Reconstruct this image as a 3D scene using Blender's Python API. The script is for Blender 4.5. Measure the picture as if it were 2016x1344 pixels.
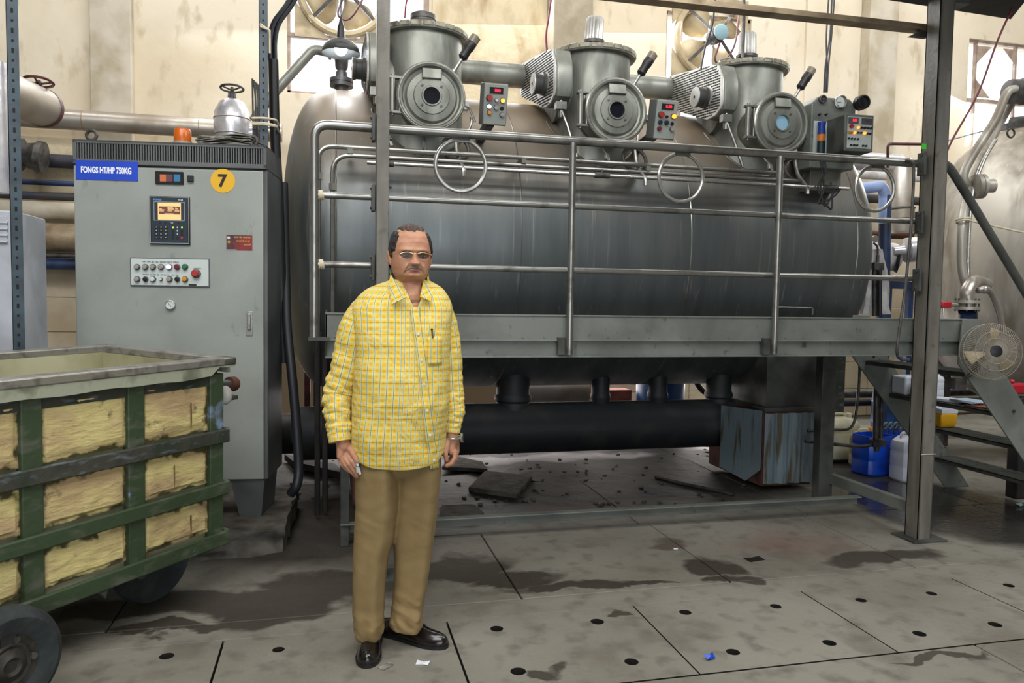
import bpy, bmesh, math, random
from mathutils import Vector, Matrix, noise
random.seed(7)
PI = math.pi
R = math.radians
for o in list(bpy.data.objects):
    bpy.data.objects.remove(o, do_unlink=True)
COL = bpy.context.scene.collection
SC = bpy.context.scene

# ------------------------------------------------------------------ camera
FPX = 1500.0
YAW, PITCH, ROLL = R(13.5), R(3.17), R(.83)
CAM = Vector((0, 0, 1.4))
FWD = Vector((math.sin(YAW)*math.cos(PITCH), math.cos(YAW)*math.cos(PITCH), -math.sin(PITCH)))
_r0 = Vector((math.cos(YAW), -math.sin(YAW), 0)); _u0 = _r0.cross(FWD)
RGT = _r0*math.cos(ROLL) + _u0*math.sin(ROLL)
UPV = _u0*math.cos(ROLL) - _r0*math.sin(ROLL)
cd = bpy.data.cameras.new('camera'); cam = bpy.data.objects.new('camera', cd); COL.objects.link(cam)
cd.sensor_width = 36; cd.lens = FPX/2016*36; cd.clip_start = .05; cd.clip_end = 300
mw = Matrix.Identity(4)
for i in range(3):
    mw[i][0] = RGT[i]; mw[i][1] = UPV[i]; mw[i][2] = -FWD[i]; mw[i][3] = CAM[i]
cam.matrix_world = mw
SC.camera = cam

# ------------------------------------------------------------------ light
w = bpy.data.worlds.new('world'); SC.world = w; w.use_nodes = True
bg = w.node_tree.nodes['Background']; bg.inputs[0].default_value = (.86, .93, 1, 1); bg.inputs[1].default_value = 3.2
def area(name, loc, target, sx, sy, power, col=(1, 1, 1)):
    l = bpy.data.lights.new(name, 'AREA'); l.shape = 'RECTANGLE'; l.size = sx; l.size_y = sy; l.energy = power; l.color = col
    o = bpy.data.objects.new(name, l); COL.objects.link(o); o.location = loc
    o.rotation_euler = (Vector(target)-Vector(loc)).to_track_quat('-Z', 'Y').to_euler()
    return o
area('ceiling_light_front', (-1.5, -1.0, 5.6), (.8, 4.2, .8), 4.5, 2.5, 230, (1, .98, .95))
area('ceiling_light_mid', (.6, 1.7, 5.2), (.6, 4.6, 1.2), 6, .8, 130, (1, .985, .96))
area('window_light_right', (8.4, 8.0, 4.1), (7.6, 4.0, 1.4), 2, 1.2, 120, (.95, .98, 1))
area('ceiling_light_right', (5.0, 1.5, 5.6), (4.4, 5.5, 1.0), 3, 2, 150, (.95, .98, 1))
area('window_light_back', (1.6, 8.0, 4.6), (1.8, 4.0, 2.2), 6, 1.0, 190, (.97, .98, 1))
area('roof_light_back', (2.5, 6.0, 6.8), (2.5, 8.2, 3.0), 13, .8, 270, (1, .98, .95))  # unseen wall wash added to brighten the back wall evenly
area('window_light_low', (2.5, 8.0, .62), (2.5, 6.6, 0), 6, .4, 55, (1, .93, .9))  # added fill near the floor, not a window; lifts the ground behind the machine
SC.view_settings.view_transform = 'Standard'; SC.view_settings.look = 'None'
SC.view_settings.exposure = 0; SC.view_settings.gamma = 1; SC.view_settings.use_curve_mapping = False

# ------------------------------------------------------------------ picture to place
def ray(px, py): return FWD + RGT*((px-1008)/FPX) + UPV*((672-py)/FPX)
def atY(px, py, Y): d = ray(px, py); return CAM + d*(Y/d.y)
def atX(px, py, X): d = ray(px, py); return CAM + d*(X/d.x)
def atZ(px, py, Z): d = ray(px, py); return CAM + d*((Z-1.4)/d.z)

# ------------------------------------------------------------------ materials
def srgb(r, g, b):
    f = lambda c: (c/255/12.92) if c/255 <= .04045 else ((c/255+.055)/1.055)**2.4
    return (f(r), f(g), f(b), 1)
def mat(name, col, rough=.5, metal=0, var=None, vscale=3, vdet=6, vlo=.4, vhi=.65, stretch=(1, 1, 1),
        var2=None, v2scale=12, v2lo=.55, v2hi=.7, v2stretch=(1, 1, 1), bump=0, bscale=40, bstretch=(1, 1, 1), rvar=0,
        emit=None, estr=0, alpha=1, trans=0, coat=0, spec=.5, coord='P', top_tint=None, attr=None):
    m = bpy.data.materials.new(name); m.use_nodes = True; nt = m.node_tree; N = nt.nodes; L = nt.links
    b = N['Principled BSDF']
    b.inputs['Base Color'].default_value = col; b.inputs['Roughness'].default_value = rough
    b.inputs['Metallic'].default_value = metal; b.inputs['Specular IOR Level'].default_value = spec
    b.inputs['Alpha'].default_value = alpha; b.inputs['Transmission Weight'].default_value = trans
    b.inputs['Coat Weight'].default_value = coat
    if emit: b.inputs['Emission Color'].default_value = emit; b.inputs['Emission Strength'].default_value = estr
    if coord == 'P': src = N.new('ShaderNodeNewGeometry').outputs['Position']
    else: src = N.new('ShaderNodeTexCoord').outputs['Object']
    def nz(scale, st, det=6, dist=0):
        mp = N.new('ShaderNodeMapping'); mp.inputs['Scale'].default_value = st; L.new(src, mp.inputs['Vector'])
        n = N.new('ShaderNodeTexNoise'); n.inputs['Scale'].default_value = scale; n.inputs['Detail'].default_value = det
        n.inputs['Distortion'].default_value = dist
        L.new(mp.outputs[0], n.inputs['Vector']); return n.outputs['Fac']
    def mr(v, lo, hi, a=0, z=1):
        q = N.new('ShaderNodeMapRange'); q.inputs[1].default_value = lo; q.inputs[2].default_value = hi
        q.inputs[3].default_value = a; q.inputs[4].default_value = z; L.new(v, q.inputs[0]); return q.outputs[0]
    cur = None
    def mix(f, c2):
        nonlocal cur
        x = N.new('ShaderNodeMix'); x.data_type = 'RGBA'; L.new(f, x.inputs[0])
        if cur is None: x.inputs[6].default_value = col
        else: L.new(cur, x.inputs[6])
        x.inputs[7].default_value = c2; cur = x.outputs[2]
    if var:
        f = mr(nz(vscale, stretch, vdet, .3), vlo, vhi); mix(f, var)
        if rvar: L.new(mr(f, 0, 1, rough, rough+rvar), b.inputs['Roughness'])
    if var2: mix(mr(nz(v2scale, v2stretch), v2lo, v2hi), var2)
    if top_tint:  # tint and lower metal where normals point up, broken by noise
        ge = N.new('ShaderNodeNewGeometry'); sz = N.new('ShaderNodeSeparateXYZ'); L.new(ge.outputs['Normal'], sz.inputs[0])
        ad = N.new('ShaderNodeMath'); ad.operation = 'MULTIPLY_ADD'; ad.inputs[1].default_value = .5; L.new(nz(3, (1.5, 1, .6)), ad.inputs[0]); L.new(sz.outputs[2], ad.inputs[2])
        fd = mr(ad.outputs[0], .4, 1.1, 0, .85); mix(fd, top_tint)
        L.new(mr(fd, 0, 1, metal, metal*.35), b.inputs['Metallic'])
    if attr:
        at = N.new('ShaderNodeAttribute'); at.attribute_name = 'grime'; ad = N.new('ShaderNodeMath'); ad.operation = 'MULTIPLY_ADD'; ad.inputs[1].default_value = .27; L.new(at.outputs['Fac'], ad.inputs[0]); L.new(nz(14, (1, 1, 1)), ad.inputs[2]); mix(mr(ad.outputs[0], .62, .74), attr)
    if cur is not None: L.new(cur, b.inputs['Base Color'])
    if bump:
        bp = N.new('ShaderNodeBump'); bp.inputs['Strength'].default_value = bump; bp.inputs['Distance'].default_value = .01
        L.new(nz(bscale, bstretch), bp.inputs['Height']); L.new(bp.outputs[0], b.inputs['Normal'])
    return m
M = {}
M['wall'] = mat('cream_plaster', srgb(222, 212, 192), .9, var=srgb(206, 192, 166), vscale=.9, vlo=.42, vhi=.7, var2=srgb(184, 168, 140), v2scale=7, v2lo=.58, v2hi=.78, v2stretch=(1, 1, .5), bump=.35, bscale=9)
M['wall_stain'] = mat('stained_plaster', srgb(208, 194, 164), .9, var=srgb(168, 148, 114), vscale=5, vlo=.48, vhi=.74, stretch=(1, 1, .5), bump=.8, bscale=14)
M['wall_grey'] = mat('grey_cream_plaster', srgb(198, 190, 174), .9, var=srgb(168, 156, 132), vscale=3, bump=.3, bscale=12)
M['post_grey'] = mat('worn_post_paint', srgb(120, 117, 109), .5, .1, var=srgb(98, 95, 88), vscale=5, stretch=(3, 3, .6), var2=srgb(84, 78, 72), v2scale=16, v2lo=.62, v2hi=.78, bump=.2, bscale=40)
M['grey'] = mat('grey_machine_paint', srgb(118, 122, 116), .42, var=srgb(96, 100, 95), vscale=4, var2=srgb(60, 62, 60), v2scale=18, v2lo=.62, v2hi=.8, bump=.12, bscale=60)
M['grey_dk'] = mat('dark_grey_paint', srgb(80, 82, 78), .5, var=srgb(50, 52, 50), vscale=6, bump=.15, bscale=60)
M['cab'] = mat('cabinet_grey_paint', srgb(152, 158, 153), .5, var=srgb(130, 135, 130), vscale=2.2, vlo=.4, vhi=.75, var2=srgb(98, 100, 96), v2scale=9, v2lo=.66, v2hi=.82, v2stretch=(1, 1, .6), bump=.05, bscale=90)
M['cab_dk'] = mat('cabinet_side_paint', srgb(92, 96, 96), .5, var=srgb(70, 72, 74), vscale=3)
M['steel'] = mat('vessel_steel', srgb(116, 121, 121), .38, .68, top_tint=srgb(140, 122, 100), var=srgb(88, 94, 96), vscale=2.2, stretch=(2.6, 1, .35), vlo=.3, vhi=.7, var2=srgb(158, 156, 148), v2scale=7, v2stretch=(5, 2, .12), v2lo=.62, v2hi=.82, bump=.05, bscale=30, rvar=.14)
M['steel_t'] = mat('turret_steel', srgb(142, 144, 136), .42, .5, var=srgb(108, 110, 103), vscale=4, stretch=(2, 2, .8), bump=.06, bscale=40, rvar=.15)
M['steel_b'] = mat('polished_steel', srgb(196, 196, 192), .24, .85, var=srgb(168, 168, 164), vscale=12, rvar=.15)
M['steel_r'] = mat('rail_steel', srgb(150, 150, 146), .3, .85, var=srgb(96, 94, 90), vscale=9, vlo=.5, vhi=.75, rvar=.15)
M['galv'] = mat('perforated_plate_metal', srgb(206, 205, 200), .42, .4, var=srgb(160, 158, 154), vscale=8)
M['dark'] = mat('dark_grime', srgb(28, 28, 30), .7, var=srgb(44, 42, 40), vscale=8)
M['slot'] = mat('slot_black', srgb(16, 16, 17), .8)
M['pipe_dk'] = mat('dark_header_paint', srgb(34, 37, 42), .55, .1, var=srgb(60, 58, 50), vscale=5, vlo=.5, vhi=.8, bump=.2)
M['insul'] = mat('aluminium_cladding', srgb(186, 180, 172), .34, .7, var=srgb(150, 140, 126), vscale=3, rvar=.2, bump=.15, bscale=14)
M['insul_tan'] = mat('dusty_cladding', srgb(176, 158, 132), .5, .35, var=srgb(128, 110, 86), vscale=5, bump=.4, bscale=16)
M['silver'] = mat('bright_foil_cladding', srgb(224, 224, 228), .3, .6, var=srgb(176, 176, 184), vscale=6, bump=.3, bscale=18)
M['white_wrap'] = mat('white_wrap', srgb(214, 214, 214), .6, .1, var=srgb(170, 166, 160), vscale=7, bump=.5, bscale=16)
M['blue_pipe'] = mat('blue_pipe_paint', srgb(40, 62, 104), .45, var=srgb(26, 34, 56), vscale=6)
M['pale_blue'] = mat('pale_blue_pipe_paint', srgb(150, 170, 214), .5, var=srgb(112, 130, 170), vscale=5)
M['navy'] = mat('navy_pipe_paint', srgb(38, 44, 62), .5, var=srgb(66, 60, 56), vscale=6)
M['maroon'] = mat('maroon_paint', srgb(92, 34, 38), .5, var=srgb(60, 28, 28), vscale=14)
M['red'] = mat('red_paint', srgb(176, 26, 44), .4)
M['teal'] = mat('slotted_angle_paint', srgb(66, 82, 92), .5, var=srgb(48, 60, 68), vscale=8)
M['black'] = mat('black_plastic', srgb(24, 24, 27), .45)
M['cable'] = mat('black_cable', srgb(30, 32, 38), .5)
M['cable_red'] = mat('red_cable', srgb(120, 34, 52), .5)
M['rope'] = mat('cream_cord', srgb(206, 196, 172), .8)
M['tile'] = mat('beige_wall_tile', srgb(210, 197, 172), .35, var=srgb(192, 176, 148), vscale=4)
M['grout'] = mat('tile_grout', srgb(120, 104, 84), .9)
M['green'] = mat('worn_green_paint', srgb(54, 70, 46), .6, var=srgb(84, 90, 76), vscale=9, vlo=.52, vhi=.68, stretch=(1, 1, 2.4), var2=srgb(112, 132, 160), v2scale=4.5, v2lo=.66, v2hi=.7, bump=.4, bscale=30, coord='O')
M['green_dk'] = mat('grimy_green_paint', srgb(62, 62, 54), .65, var=srgb(40, 52, 40), vscale=9, var2=srgb(92, 98, 104), v2scale=16, v2stretch=(1, 1, 3), bump=.6, bscale=26, coord='O')
M['rim'] = mat('worn_rim_metal', srgb(160, 158, 152), .32, .6, var=srgb(104, 100, 94), vscale=16, vlo=.5, vhi=.72, rvar=.2, bump=.2, coord='O')
M['lip'] = mat('old_white_paint', srgb(158, 162, 142), .6, var=srgb(112, 114, 96), vscale=9, vlo=.5, vhi=.7, coord='O')
M['frp'] = mat('cart_liner_resin', srgb(184, 182, 152), .5, var=srgb(150, 146, 114), vscale=4, coord='O')
M['yellow_panel'] = mat('worn_yellow_panel', srgb(212, 196, 134), .65, var=srgb(188, 162, 120), vscale=4, vlo=.42, vhi=.62, stretch=(1, 1, 2.2), var2=srgb(120, 102, 60), v2scale=9, v2lo=.68, v2hi=.78, bump=.8, bscale=18, bstretch=(1, 1, 3), coord='O', attr=srgb(74, 70, 36))
M['panel_stain'] = mat('panel_grime', srgb(96, 70, 46), .8, var=srgb(120, 106, 60), vscale=20, coord='O')
M['rubber'] = mat('worn_tyre_rubber', srgb(34, 40, 42), .8, var=srgb(52, 58, 58), vscale=12, bump=.4, coord='O')
M['hub'] = mat('dirty_hub_metal', srgb(70, 66, 60), .6, .5, var=srgb(42, 40, 38), vscale=20, coord='O')
M['concrete'] = mat('rough_concrete', srgb(98, 94, 87), .92, var=srgb(62, 57, 50), vscale=9, bump=1, bscale=22)
M['blue_bin'] = mat('blue_plastic', srgb(16, 84, 214), .35, var=srgb(12, 58, 168), vscale=6)
M['blue_drum'] = mat('blue_drum_plastic', srgb(28, 74, 130), .4, var=srgb(18, 46, 88), vscale=4)
M['jug'] = mat('translucent_white_plastic', srgb(206, 202, 178), .4, var=srgb(176, 168, 130), vscale=5)
M['jug_w'] = mat('white_plastic', srgb(222, 226, 236), .35)
M['jug_y'] = mat('yellow_liquid_jug', srgb(236, 176, 30), .3)
M['lightblue'] = mat('pale_blue_sheet', srgb(128, 144, 152), .5, .2, var=srgb(92, 84, 66), vscale=6, vlo=.52, vhi=.66, stretch=(3, 3, .4), bump=.2)
M['brick'] = mat('red_brick_block', srgb(176, 100, 80), .8, var=srgb(140, 84, 70), vscale=12)
M['rust'] = mat('rusty_steel', srgb(92, 52, 38), .8, var=srgb(60, 40, 32), vscale=12)
M['paper'] = mat('newsprint', srgb(150, 148, 138), .9, var=srgb(84, 82, 78), vscale=30, stretch=(1, 1, 1))
M['white'] = mat('white_paper', srgb(225, 228, 235), .8)
M['sheet_grey'] = mat('louvred_box_paint', srgb(186, 190, 200), .5, var=srgb(160, 164, 172), vscale=4)
M['cast'] = mat('cast_iron_grey', srgb(92, 90, 88), .5, .4, var=srgb(60, 58, 56), vscale=14, bump=.3)
M['tank2'] = mat('second_vessel_steel', srgb(184, 179, 168), .42, .35, var=srgb(128, 120, 108), vscale=3, stretch=(2.4, 1, .4), var2=srgb(186, 182, 172), v2scale=8, v2stretch=(4, 2, .2), v2lo=.6, v2hi=.8, rvar=.12)
M['beacon'] = mat('amber_beacon_lens', srgb(214, 104, 22), .25, trans=.2)
M['sign_blue'] = mat('blue_sign', srgb(18, 66, 190), .5)
M['sign_white'] = mat('white_lettering', srgb(236, 240, 248), .6)
M['sign_yellow'] = mat('yellow_disc', srgb(222, 172, 34), .6)
M['ink'] = mat('black_ink', srgb(24, 22, 20), .6)
M['sticker'] = mat('dark_red_sticker', srgb(132, 40, 40), .5, var=srgb(64, 40, 50), vscale=14)
M['gold'] = mat('gold_lettering', srgb(224, 184, 92), .5)
M['ctrl'] = mat('controller_face', srgb(38, 50, 62), .4)
M['panel_w'] = mat('pale_button_panel', srgb(196, 206, 204), .4)
M['btn_grey'] = mat('grey_button', srgb(150, 146, 140), .4)
M['btn_red'] = mat('red_button', srgb(170, 50, 48), .4)
M['btn_crim'] = mat('crimson_button', srgb(120, 24, 50), .4)
M['btn_green'] = mat('green_button', srgb(30, 116, 70), .4)
M['btn_amber'] = mat('amber_button', srgb(214, 140, 30), .4)
M['lit_amber'] = mat('lit_amber_lamp', srgb(255, 150, 40), .4, emit=srgb(255, 150, 50), estr=2.2)
M['lit_white'] = mat('lit_white_lamp', srgb(240, 240, 255), .4, emit=srgb(214, 214, 255), estr=3)
M['lit_red'] = mat('lit_red_digits', srgb(255, 40, 60), .4, emit=srgb(255, 40, 70), estr=1.6)
M['lit_green'] = mat('lit_green_lamp', srgb(180, 240, 40), .4, emit=srgb(180, 240, 40), estr=1.2)
M['screen'] = mat('amber_screen', srgb(226, 178, 120), .3, emit=srgb(226, 176, 118), estr=.75)
M['screen_dk'] = mat('screen_dark_field', srgb(96, 64, 62), .3, emit=srgb(96, 64, 62), estr=.5)
M['bulb'] = mat('lit_bulb', (1, 1, 1, 1), .3, emit=(.85, .9, 1, 1), estr=60)
M['glass_dk'] = mat('dark_sight_glass', srgb(22, 25, 34), .12, coat=.5)
M['glass_lit'] = mat('lit_sight_glass', srgb(110, 140, 156), .15, emit=srgb(120, 160, 180), estr=.45)
M['dial'] = mat('dial_face', srgb(206, 212, 212), .35)
M['fan_cream'] = mat('cream_fan_blades', srgb(180, 164, 132), .5, var=srgb(150, 134, 104), vscale=6)
M['motor_blue'] = mat('pale_blue_motor_cap', srgb(128, 160, 170), .5)
M['fwin'] = mat('window_frame_paint', srgb(150, 128, 116), .6, var=srgb(190, 176, 160), vscale=6)
M['mesh_wire'] = mat('window_mesh_wire', srgb(200, 204, 220), .6)
M['far'] = mat('far_building_render', srgb(236, 236, 240), .9)
M['far_w'] = mat('far_building_window', srgb(170, 176, 200), .6)
M['orange'] = mat('orange_lens', srgb(226, 128, 24), .35)
M['cobalt'] = mat('cobalt_lens', srgb(22, 56, 150), .3)
M['teal_dk'] = mat('dark_teal_base', srgb(18, 42, 52), .4)
M['green_sticker'] = mat('green_sticker', srgb(60, 196, 50), .6)
M['ceil'] = mat('ceiling_paint', srgb(150, 142, 126), .9)
M['shed'] = mat('shed_wall_paint', srgb(176, 170, 156), .9)

# ------------------------------------------------------------------ mesh building
class MB:
    def __init__(s, Mx=None): s.bm = bmesh.new(); s.M = Mx
    def v(s, p):
        p = Vector(p)
        return s.bm.verts.new(s.M @ p if s.M is not None else p)
    def f(s, vs, mi=0):
        try: fc = s.bm.faces.new(vs); fc.material_index = mi; return fc
        except ValueError: return None
    def box(s, a, b, rot=None):
        """axis box between corners a and b (rot: 3x3 about its centre)"""
        a, b = Vector(a), Vector(b); c = (a+b)/2; h = (b-a)/2; V = []
        for x in (-1, 1):
            for y in (-1, 1):
                for z in (-1, 1):
                    p = Vector((x*h.x, y*h.y, z*h.z))
                    if rot is not None: p = rot @ p
                    V.append(s.v(c+p))
        for q in ((0, 1, 3, 2), (4, 6, 7, 5), (0, 4, 5, 1), (2, 3, 7, 6), (0, 2, 6, 4), (1, 5, 7, 3)): s.f([V[i] for i in q])
        return s
    def beam(s, p0, p1, wd, ht, up=(0, 0, 1)):
        p0, p1 = Vector(p0), Vector(p1); d = (p1-p0).normalized(); up = Vector(up)
        sd = d.cross(up).normalized(); u2 = sd.cross(d)
        A = [p0+sd*x*wd/2+u2*z*ht/2 for x, z in ((-1, -1), (1, -1), (1, 1), (-1, 1))]
        B = [q+(p1-p0) for q in A]
        a = [s.v(q) for q in A]; b = [s.v(q) for q in B]
        s.f(a[::-1]); s.f(b)
        for i in range(4): s.f([a[i], a[(i+1) % 4], b[(i+1) % 4], b[i]])
        return s
    def prism(s, pts, ext):
        """closed polygon pts (3-D) pushed along ext"""
        e = Vector(ext); a = [s.v(p) for p in pts]; b = [s.v(Vector(p)+e) for p in pts]
        s.f(a); s.f(b[::-1]); n = len(a)
        for i in range(n): s.f([a[i], b[i], b[(i+1) % n], a[(i+1) % n]])
        return s
    @staticmethod
    def frame(ax):
        ax = Vector(ax).normalized(); t = Vector((0, 0, 1)) if abs(ax.z) < .9 else Vector((1, 0, 0))
        u = ax.cross(t).normalized(); return u, ax.cross(u), ax
    def loft(s, rings, cap0=True, cap1=True, close=True):
        V = [[s.v(p) for p in r] for r in rings]; n = len(V[0])
        for a, b in zip(V, V[1:]):
            for i in range(n if close else n-1): s.f([a[i], a[(i+1) % n], b[(i+1) % n], b[i]])
        if cap0: s.f(V[0][::-1])
        if cap1: s.f(V[-1])
        return s
    def lathe(s, o, ax, prof, n=24, cap0=True, cap1=True, sy=1):
        o = Vector(o); u, v, a = s.frame(ax)
        rings = [[o+a*h+(u*math.cos(2*PI*i/n)+v*sy*math.sin(2*PI*i/n))*max(r, 1e-4) for i in range(n)] for r, h in prof]
        return s.loft(rings, cap0, cap1)
    def cyl(s, p0, p1, r, r1=None, n=16):
        p0, p1 = Vector(p0), Vector(p1); d = p1-p0
        return s.lathe(p0, d, [(r, 0), (r if r1 is None else r1, d.length)], n)
    def disc_stack(s, o, ax, prof, n=24): return s.lathe(o, ax, prof, n)
    def ball(s, c, r, n=12, sc=(1, 1, 1), rot=None):
        c = Vector(c); rings = []
        for j in range(1, n):
            t = PI*j/n; rr = math.sin(t)*r; z = -math.cos(t)*r; ring = []
            for i in range(n*2):
                p = Vector((rr*math.cos(PI*i/n)*sc[0], rr*math.sin(PI*i/n)*sc[1], z*sc[2]))
                ring.append(c+(rot @ p if rot is not None else p))
            rings.append(ring)
        return s.loft(rings)
    def capsule(s, p0, p1, r0, r1, n=10):
        p0, p1 = Vector(p0), Vector(p1); d = (p1-p0); L = d.length
        prof = [(r0*math.sin(t*PI/8), -r0*math.cos(t*PI/8)) for t in range(1, 5)] + [(r1*math.cos(t*PI/8), L+r1*math.sin(t*PI/8)) for t in range(0, 4)]
        return s.lathe(p0, d, prof, n)
    def tube(s, pts, r, n=10, fil=0, closed=False, rr=None):
        pts = [Vector(p) for p in pts]
        if fil: pts = fillet(pts, fil)
        m = len(pts); rings = []; prev = None
        for i, p in enumerate(pts):
            if closed: t = (pts[(i+1) % m]-pts[i-1]).normalized()
            else: t = (pts[min(i+1, m-1)]-pts[max(i-1, 0)]).normalized()
            if prev is None: u = s.frame(t)[0]
            else: u = (prev-t*prev.dot(t)).normalized()
            prev = u; v = t.cross(u); rad = rr[i] if rr else r
            rings.append([p+(u*math.cos(2*PI*k/n)+v*math.sin(2*PI*k/n))*rad for k in range(n)])
        if closed:
            V = [[s.v(q) for q in g] for g in rings]
            for a in range(m):
                A, B = V[a], V[(a+1) % m]
                for k in range(n): s.f([A[k], A[(k+1) % n], B[(k+1) % n], B[k]])
            return s
        return s.loft(rings)
    def torus(s, c, ax, Rr, r, n=40, k=10, sc=(1, 1)):
        u, v, a = s.frame(ax); c = Vector(c)
        V = []
        for i in range(n):
            t = 2*PI*i/n; d = u*math.cos(t)*sc[0]+v*math.sin(t)*sc[1]; d0 = d.normalized()
            V.append([s.v(c+d*Rr+(d0*math.cos(2*PI*j/k)+a*math.sin(2*PI*j/k))*r) for j in range(k)])
        for i in range(n):
            A, B = V[i], V[(i+1) % n]
            for j in range(k): s.f([A[j], A[(j+1) % k], B[(j+1) % k], B[j]])
        return s
def fillet(pts, r, n=6):
    out = [pts[0]]
    for i in range(1, len(pts)-1):
        a, b, c = pts[i-1], pts[i], pts[i+1]; d1 = (a-b); d2 = (c-b)
        k = min(r, d1.length*.49, d2.length*.49); p = b+d1.normalized()*k; q = b+d2.normalized()*k
        for j in range(n+1):
            t = j/n; out.append(p*(1-t)**2+b*2*t*(1-t)+q*t*t)
    out.append(pts[-1]); return out
def bez(pts, n=8):
    """smooth curve through the points"""
    P = [Vector(p) for p in pts]; P = [P[0]*2-P[1]]+P+[P[-1]*2-P[-2]]; out = []
    for i in range(1, len(P)-2):
        for j in range(n):
            t = j/n; a, b, c, d = P[i-1:i+3]
            out.append(.5*((2*b)+(c-a)*t+(2*a-5*b+4*c-d)*t*t+(3*b-a-3*c+d)*t**3))
    out.append(P[-2]); return out
ORG = {}
def root_of(o):
    while o.parent: o = o.parent
    return o
def put(mb, name, m, parent=None, smooth=True, bev=0, bseg=2, ang=35, kind=None, label=None):
    me = bpy.data.meshes.new(name); bmesh.ops.recalc_face_normals(mb.bm, faces=mb.bm.faces); mb.bm.to_mesh(me); mb.bm.free()
    for q in (m if isinstance(m, (list, tuple)) else [m]): me.materials.append(q)
    return link(me, name, parent, smooth, bev, bseg, ang, kind, label)
def link(me, name, parent=None, smooth=True, bev=0, bseg=2, ang=35, kind=None, label=None):
    o = bpy.data.objects.new(name, me); COL.objects.link(o)
    if parent is not None:
        o.parent = parent; rt = root_of(parent)
        if rt.name in ORG: me.transform(Matrix.Translation(-ORG[rt.name]))
    if smooth and len(me.polygons):
        me.polygons.foreach_set('use_smooth', [True]*len(me.polygons)); me.set_sharp_from_angle(angle=R(ang))
    if bev:
        b = o.modifiers.new('bevel', 'BEVEL'); b.width = bev; b.segments = bseg; b.limit_method = 'ANGLE'; b.angle_limit = R(40)
    if kind: o['kind'] = kind
    if label: o['label'] = label
    return o
def thing(name, label, cat, loc=(0, 0, 0), group=None):
    o = bpy.data.objects.new(name, None); COL.objects.link(o); o.location = loc; o.empty_display_size = .1
    o['label'] = label; o['category'] = cat
    if group: o['group'] = group
    ORG[o.name] = Vector(loc); return o
def tag(o, label, cat, group=None):
    o['label'] = label; o['category'] = cat
    if group: o['group'] = group
    return o
def struct(mb, name, m, **k): return put(mb, name, m, kind='structure', **k)
def kids(o): return [c for c in bpy.data.objects if c.parent is o]
def dup(root, delta, label=None, parent=None, rot=None):
    """copy of a thing or part with its children"""
    c = root.copy(); COL.objects.link(c); c.parent = parent if parent is not None else root.parent
    if delta is not None: c.location = root.location+Vector(delta)
    if label: c['label'] = label
    for ch in kids(root): dup(ch, None, None, c)
    return c
def text(body, size, Mx, m, name, parent, ext=.0006, align='CENTER', sx=1, bold=0):
    cu = bpy.data.curves.new(name, 'FONT'); cu.body = body; cu.size = size; cu.extrude = ext; cu.align_x = align; cu.align_y = 'CENTER'
    cu.offset = bold; cu.resolution_u = 3
    t = bpy.data.objects.new(name, cu); COL.objects.link(t); bpy.context.view_layer.update()
    me = bpy.data.meshes.new_from_object(t.evaluated_get(bpy.context.evaluated_depsgraph_get())); bpy.data.objects.remove(t)
    me.transform(Mx @ Matrix.Diagonal((sx, 1, 1, 1))); me.materials.clear(); me.materials.append(m)
    return link(me, name, parent, smooth=False)
def fr(o, x, y, z):
    """matrix with columns x, y, z at o"""
    m = Matrix.Identity(4)
    for i in range(3): m[i][0] = x[i]; m[i][1] = y[i]; m[i][2] = z[i]; m[i][3] = o[i]
    return m
def remesh(o, vox, smooth=6):
    r = o.modifiers.new('r', 'REMESH'); r.mode = 'VOXEL'; r.voxel_size = vox; r.use_smooth_shade = True
    if smooth: s = o.modifiers.new('s', 'SMOOTH'); s.factor = .5; s.iterations = smooth
    bpy.context.view_layer.update()
    me = bpy.data.meshes.new_from_object(o.evaluated_get(bpy.context.evaluated_depsgraph_get()))
    mats = list(o.data.materials); o.modifiers.clear(); o.data = me
    if not len(me.materials):
        for q in mats: me.materials.append(q)
    me.polygons.foreach_set('use_smooth', [True]*len(me.polygons)); return o
# ================================================================== SETTING
WY = 8.2
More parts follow.
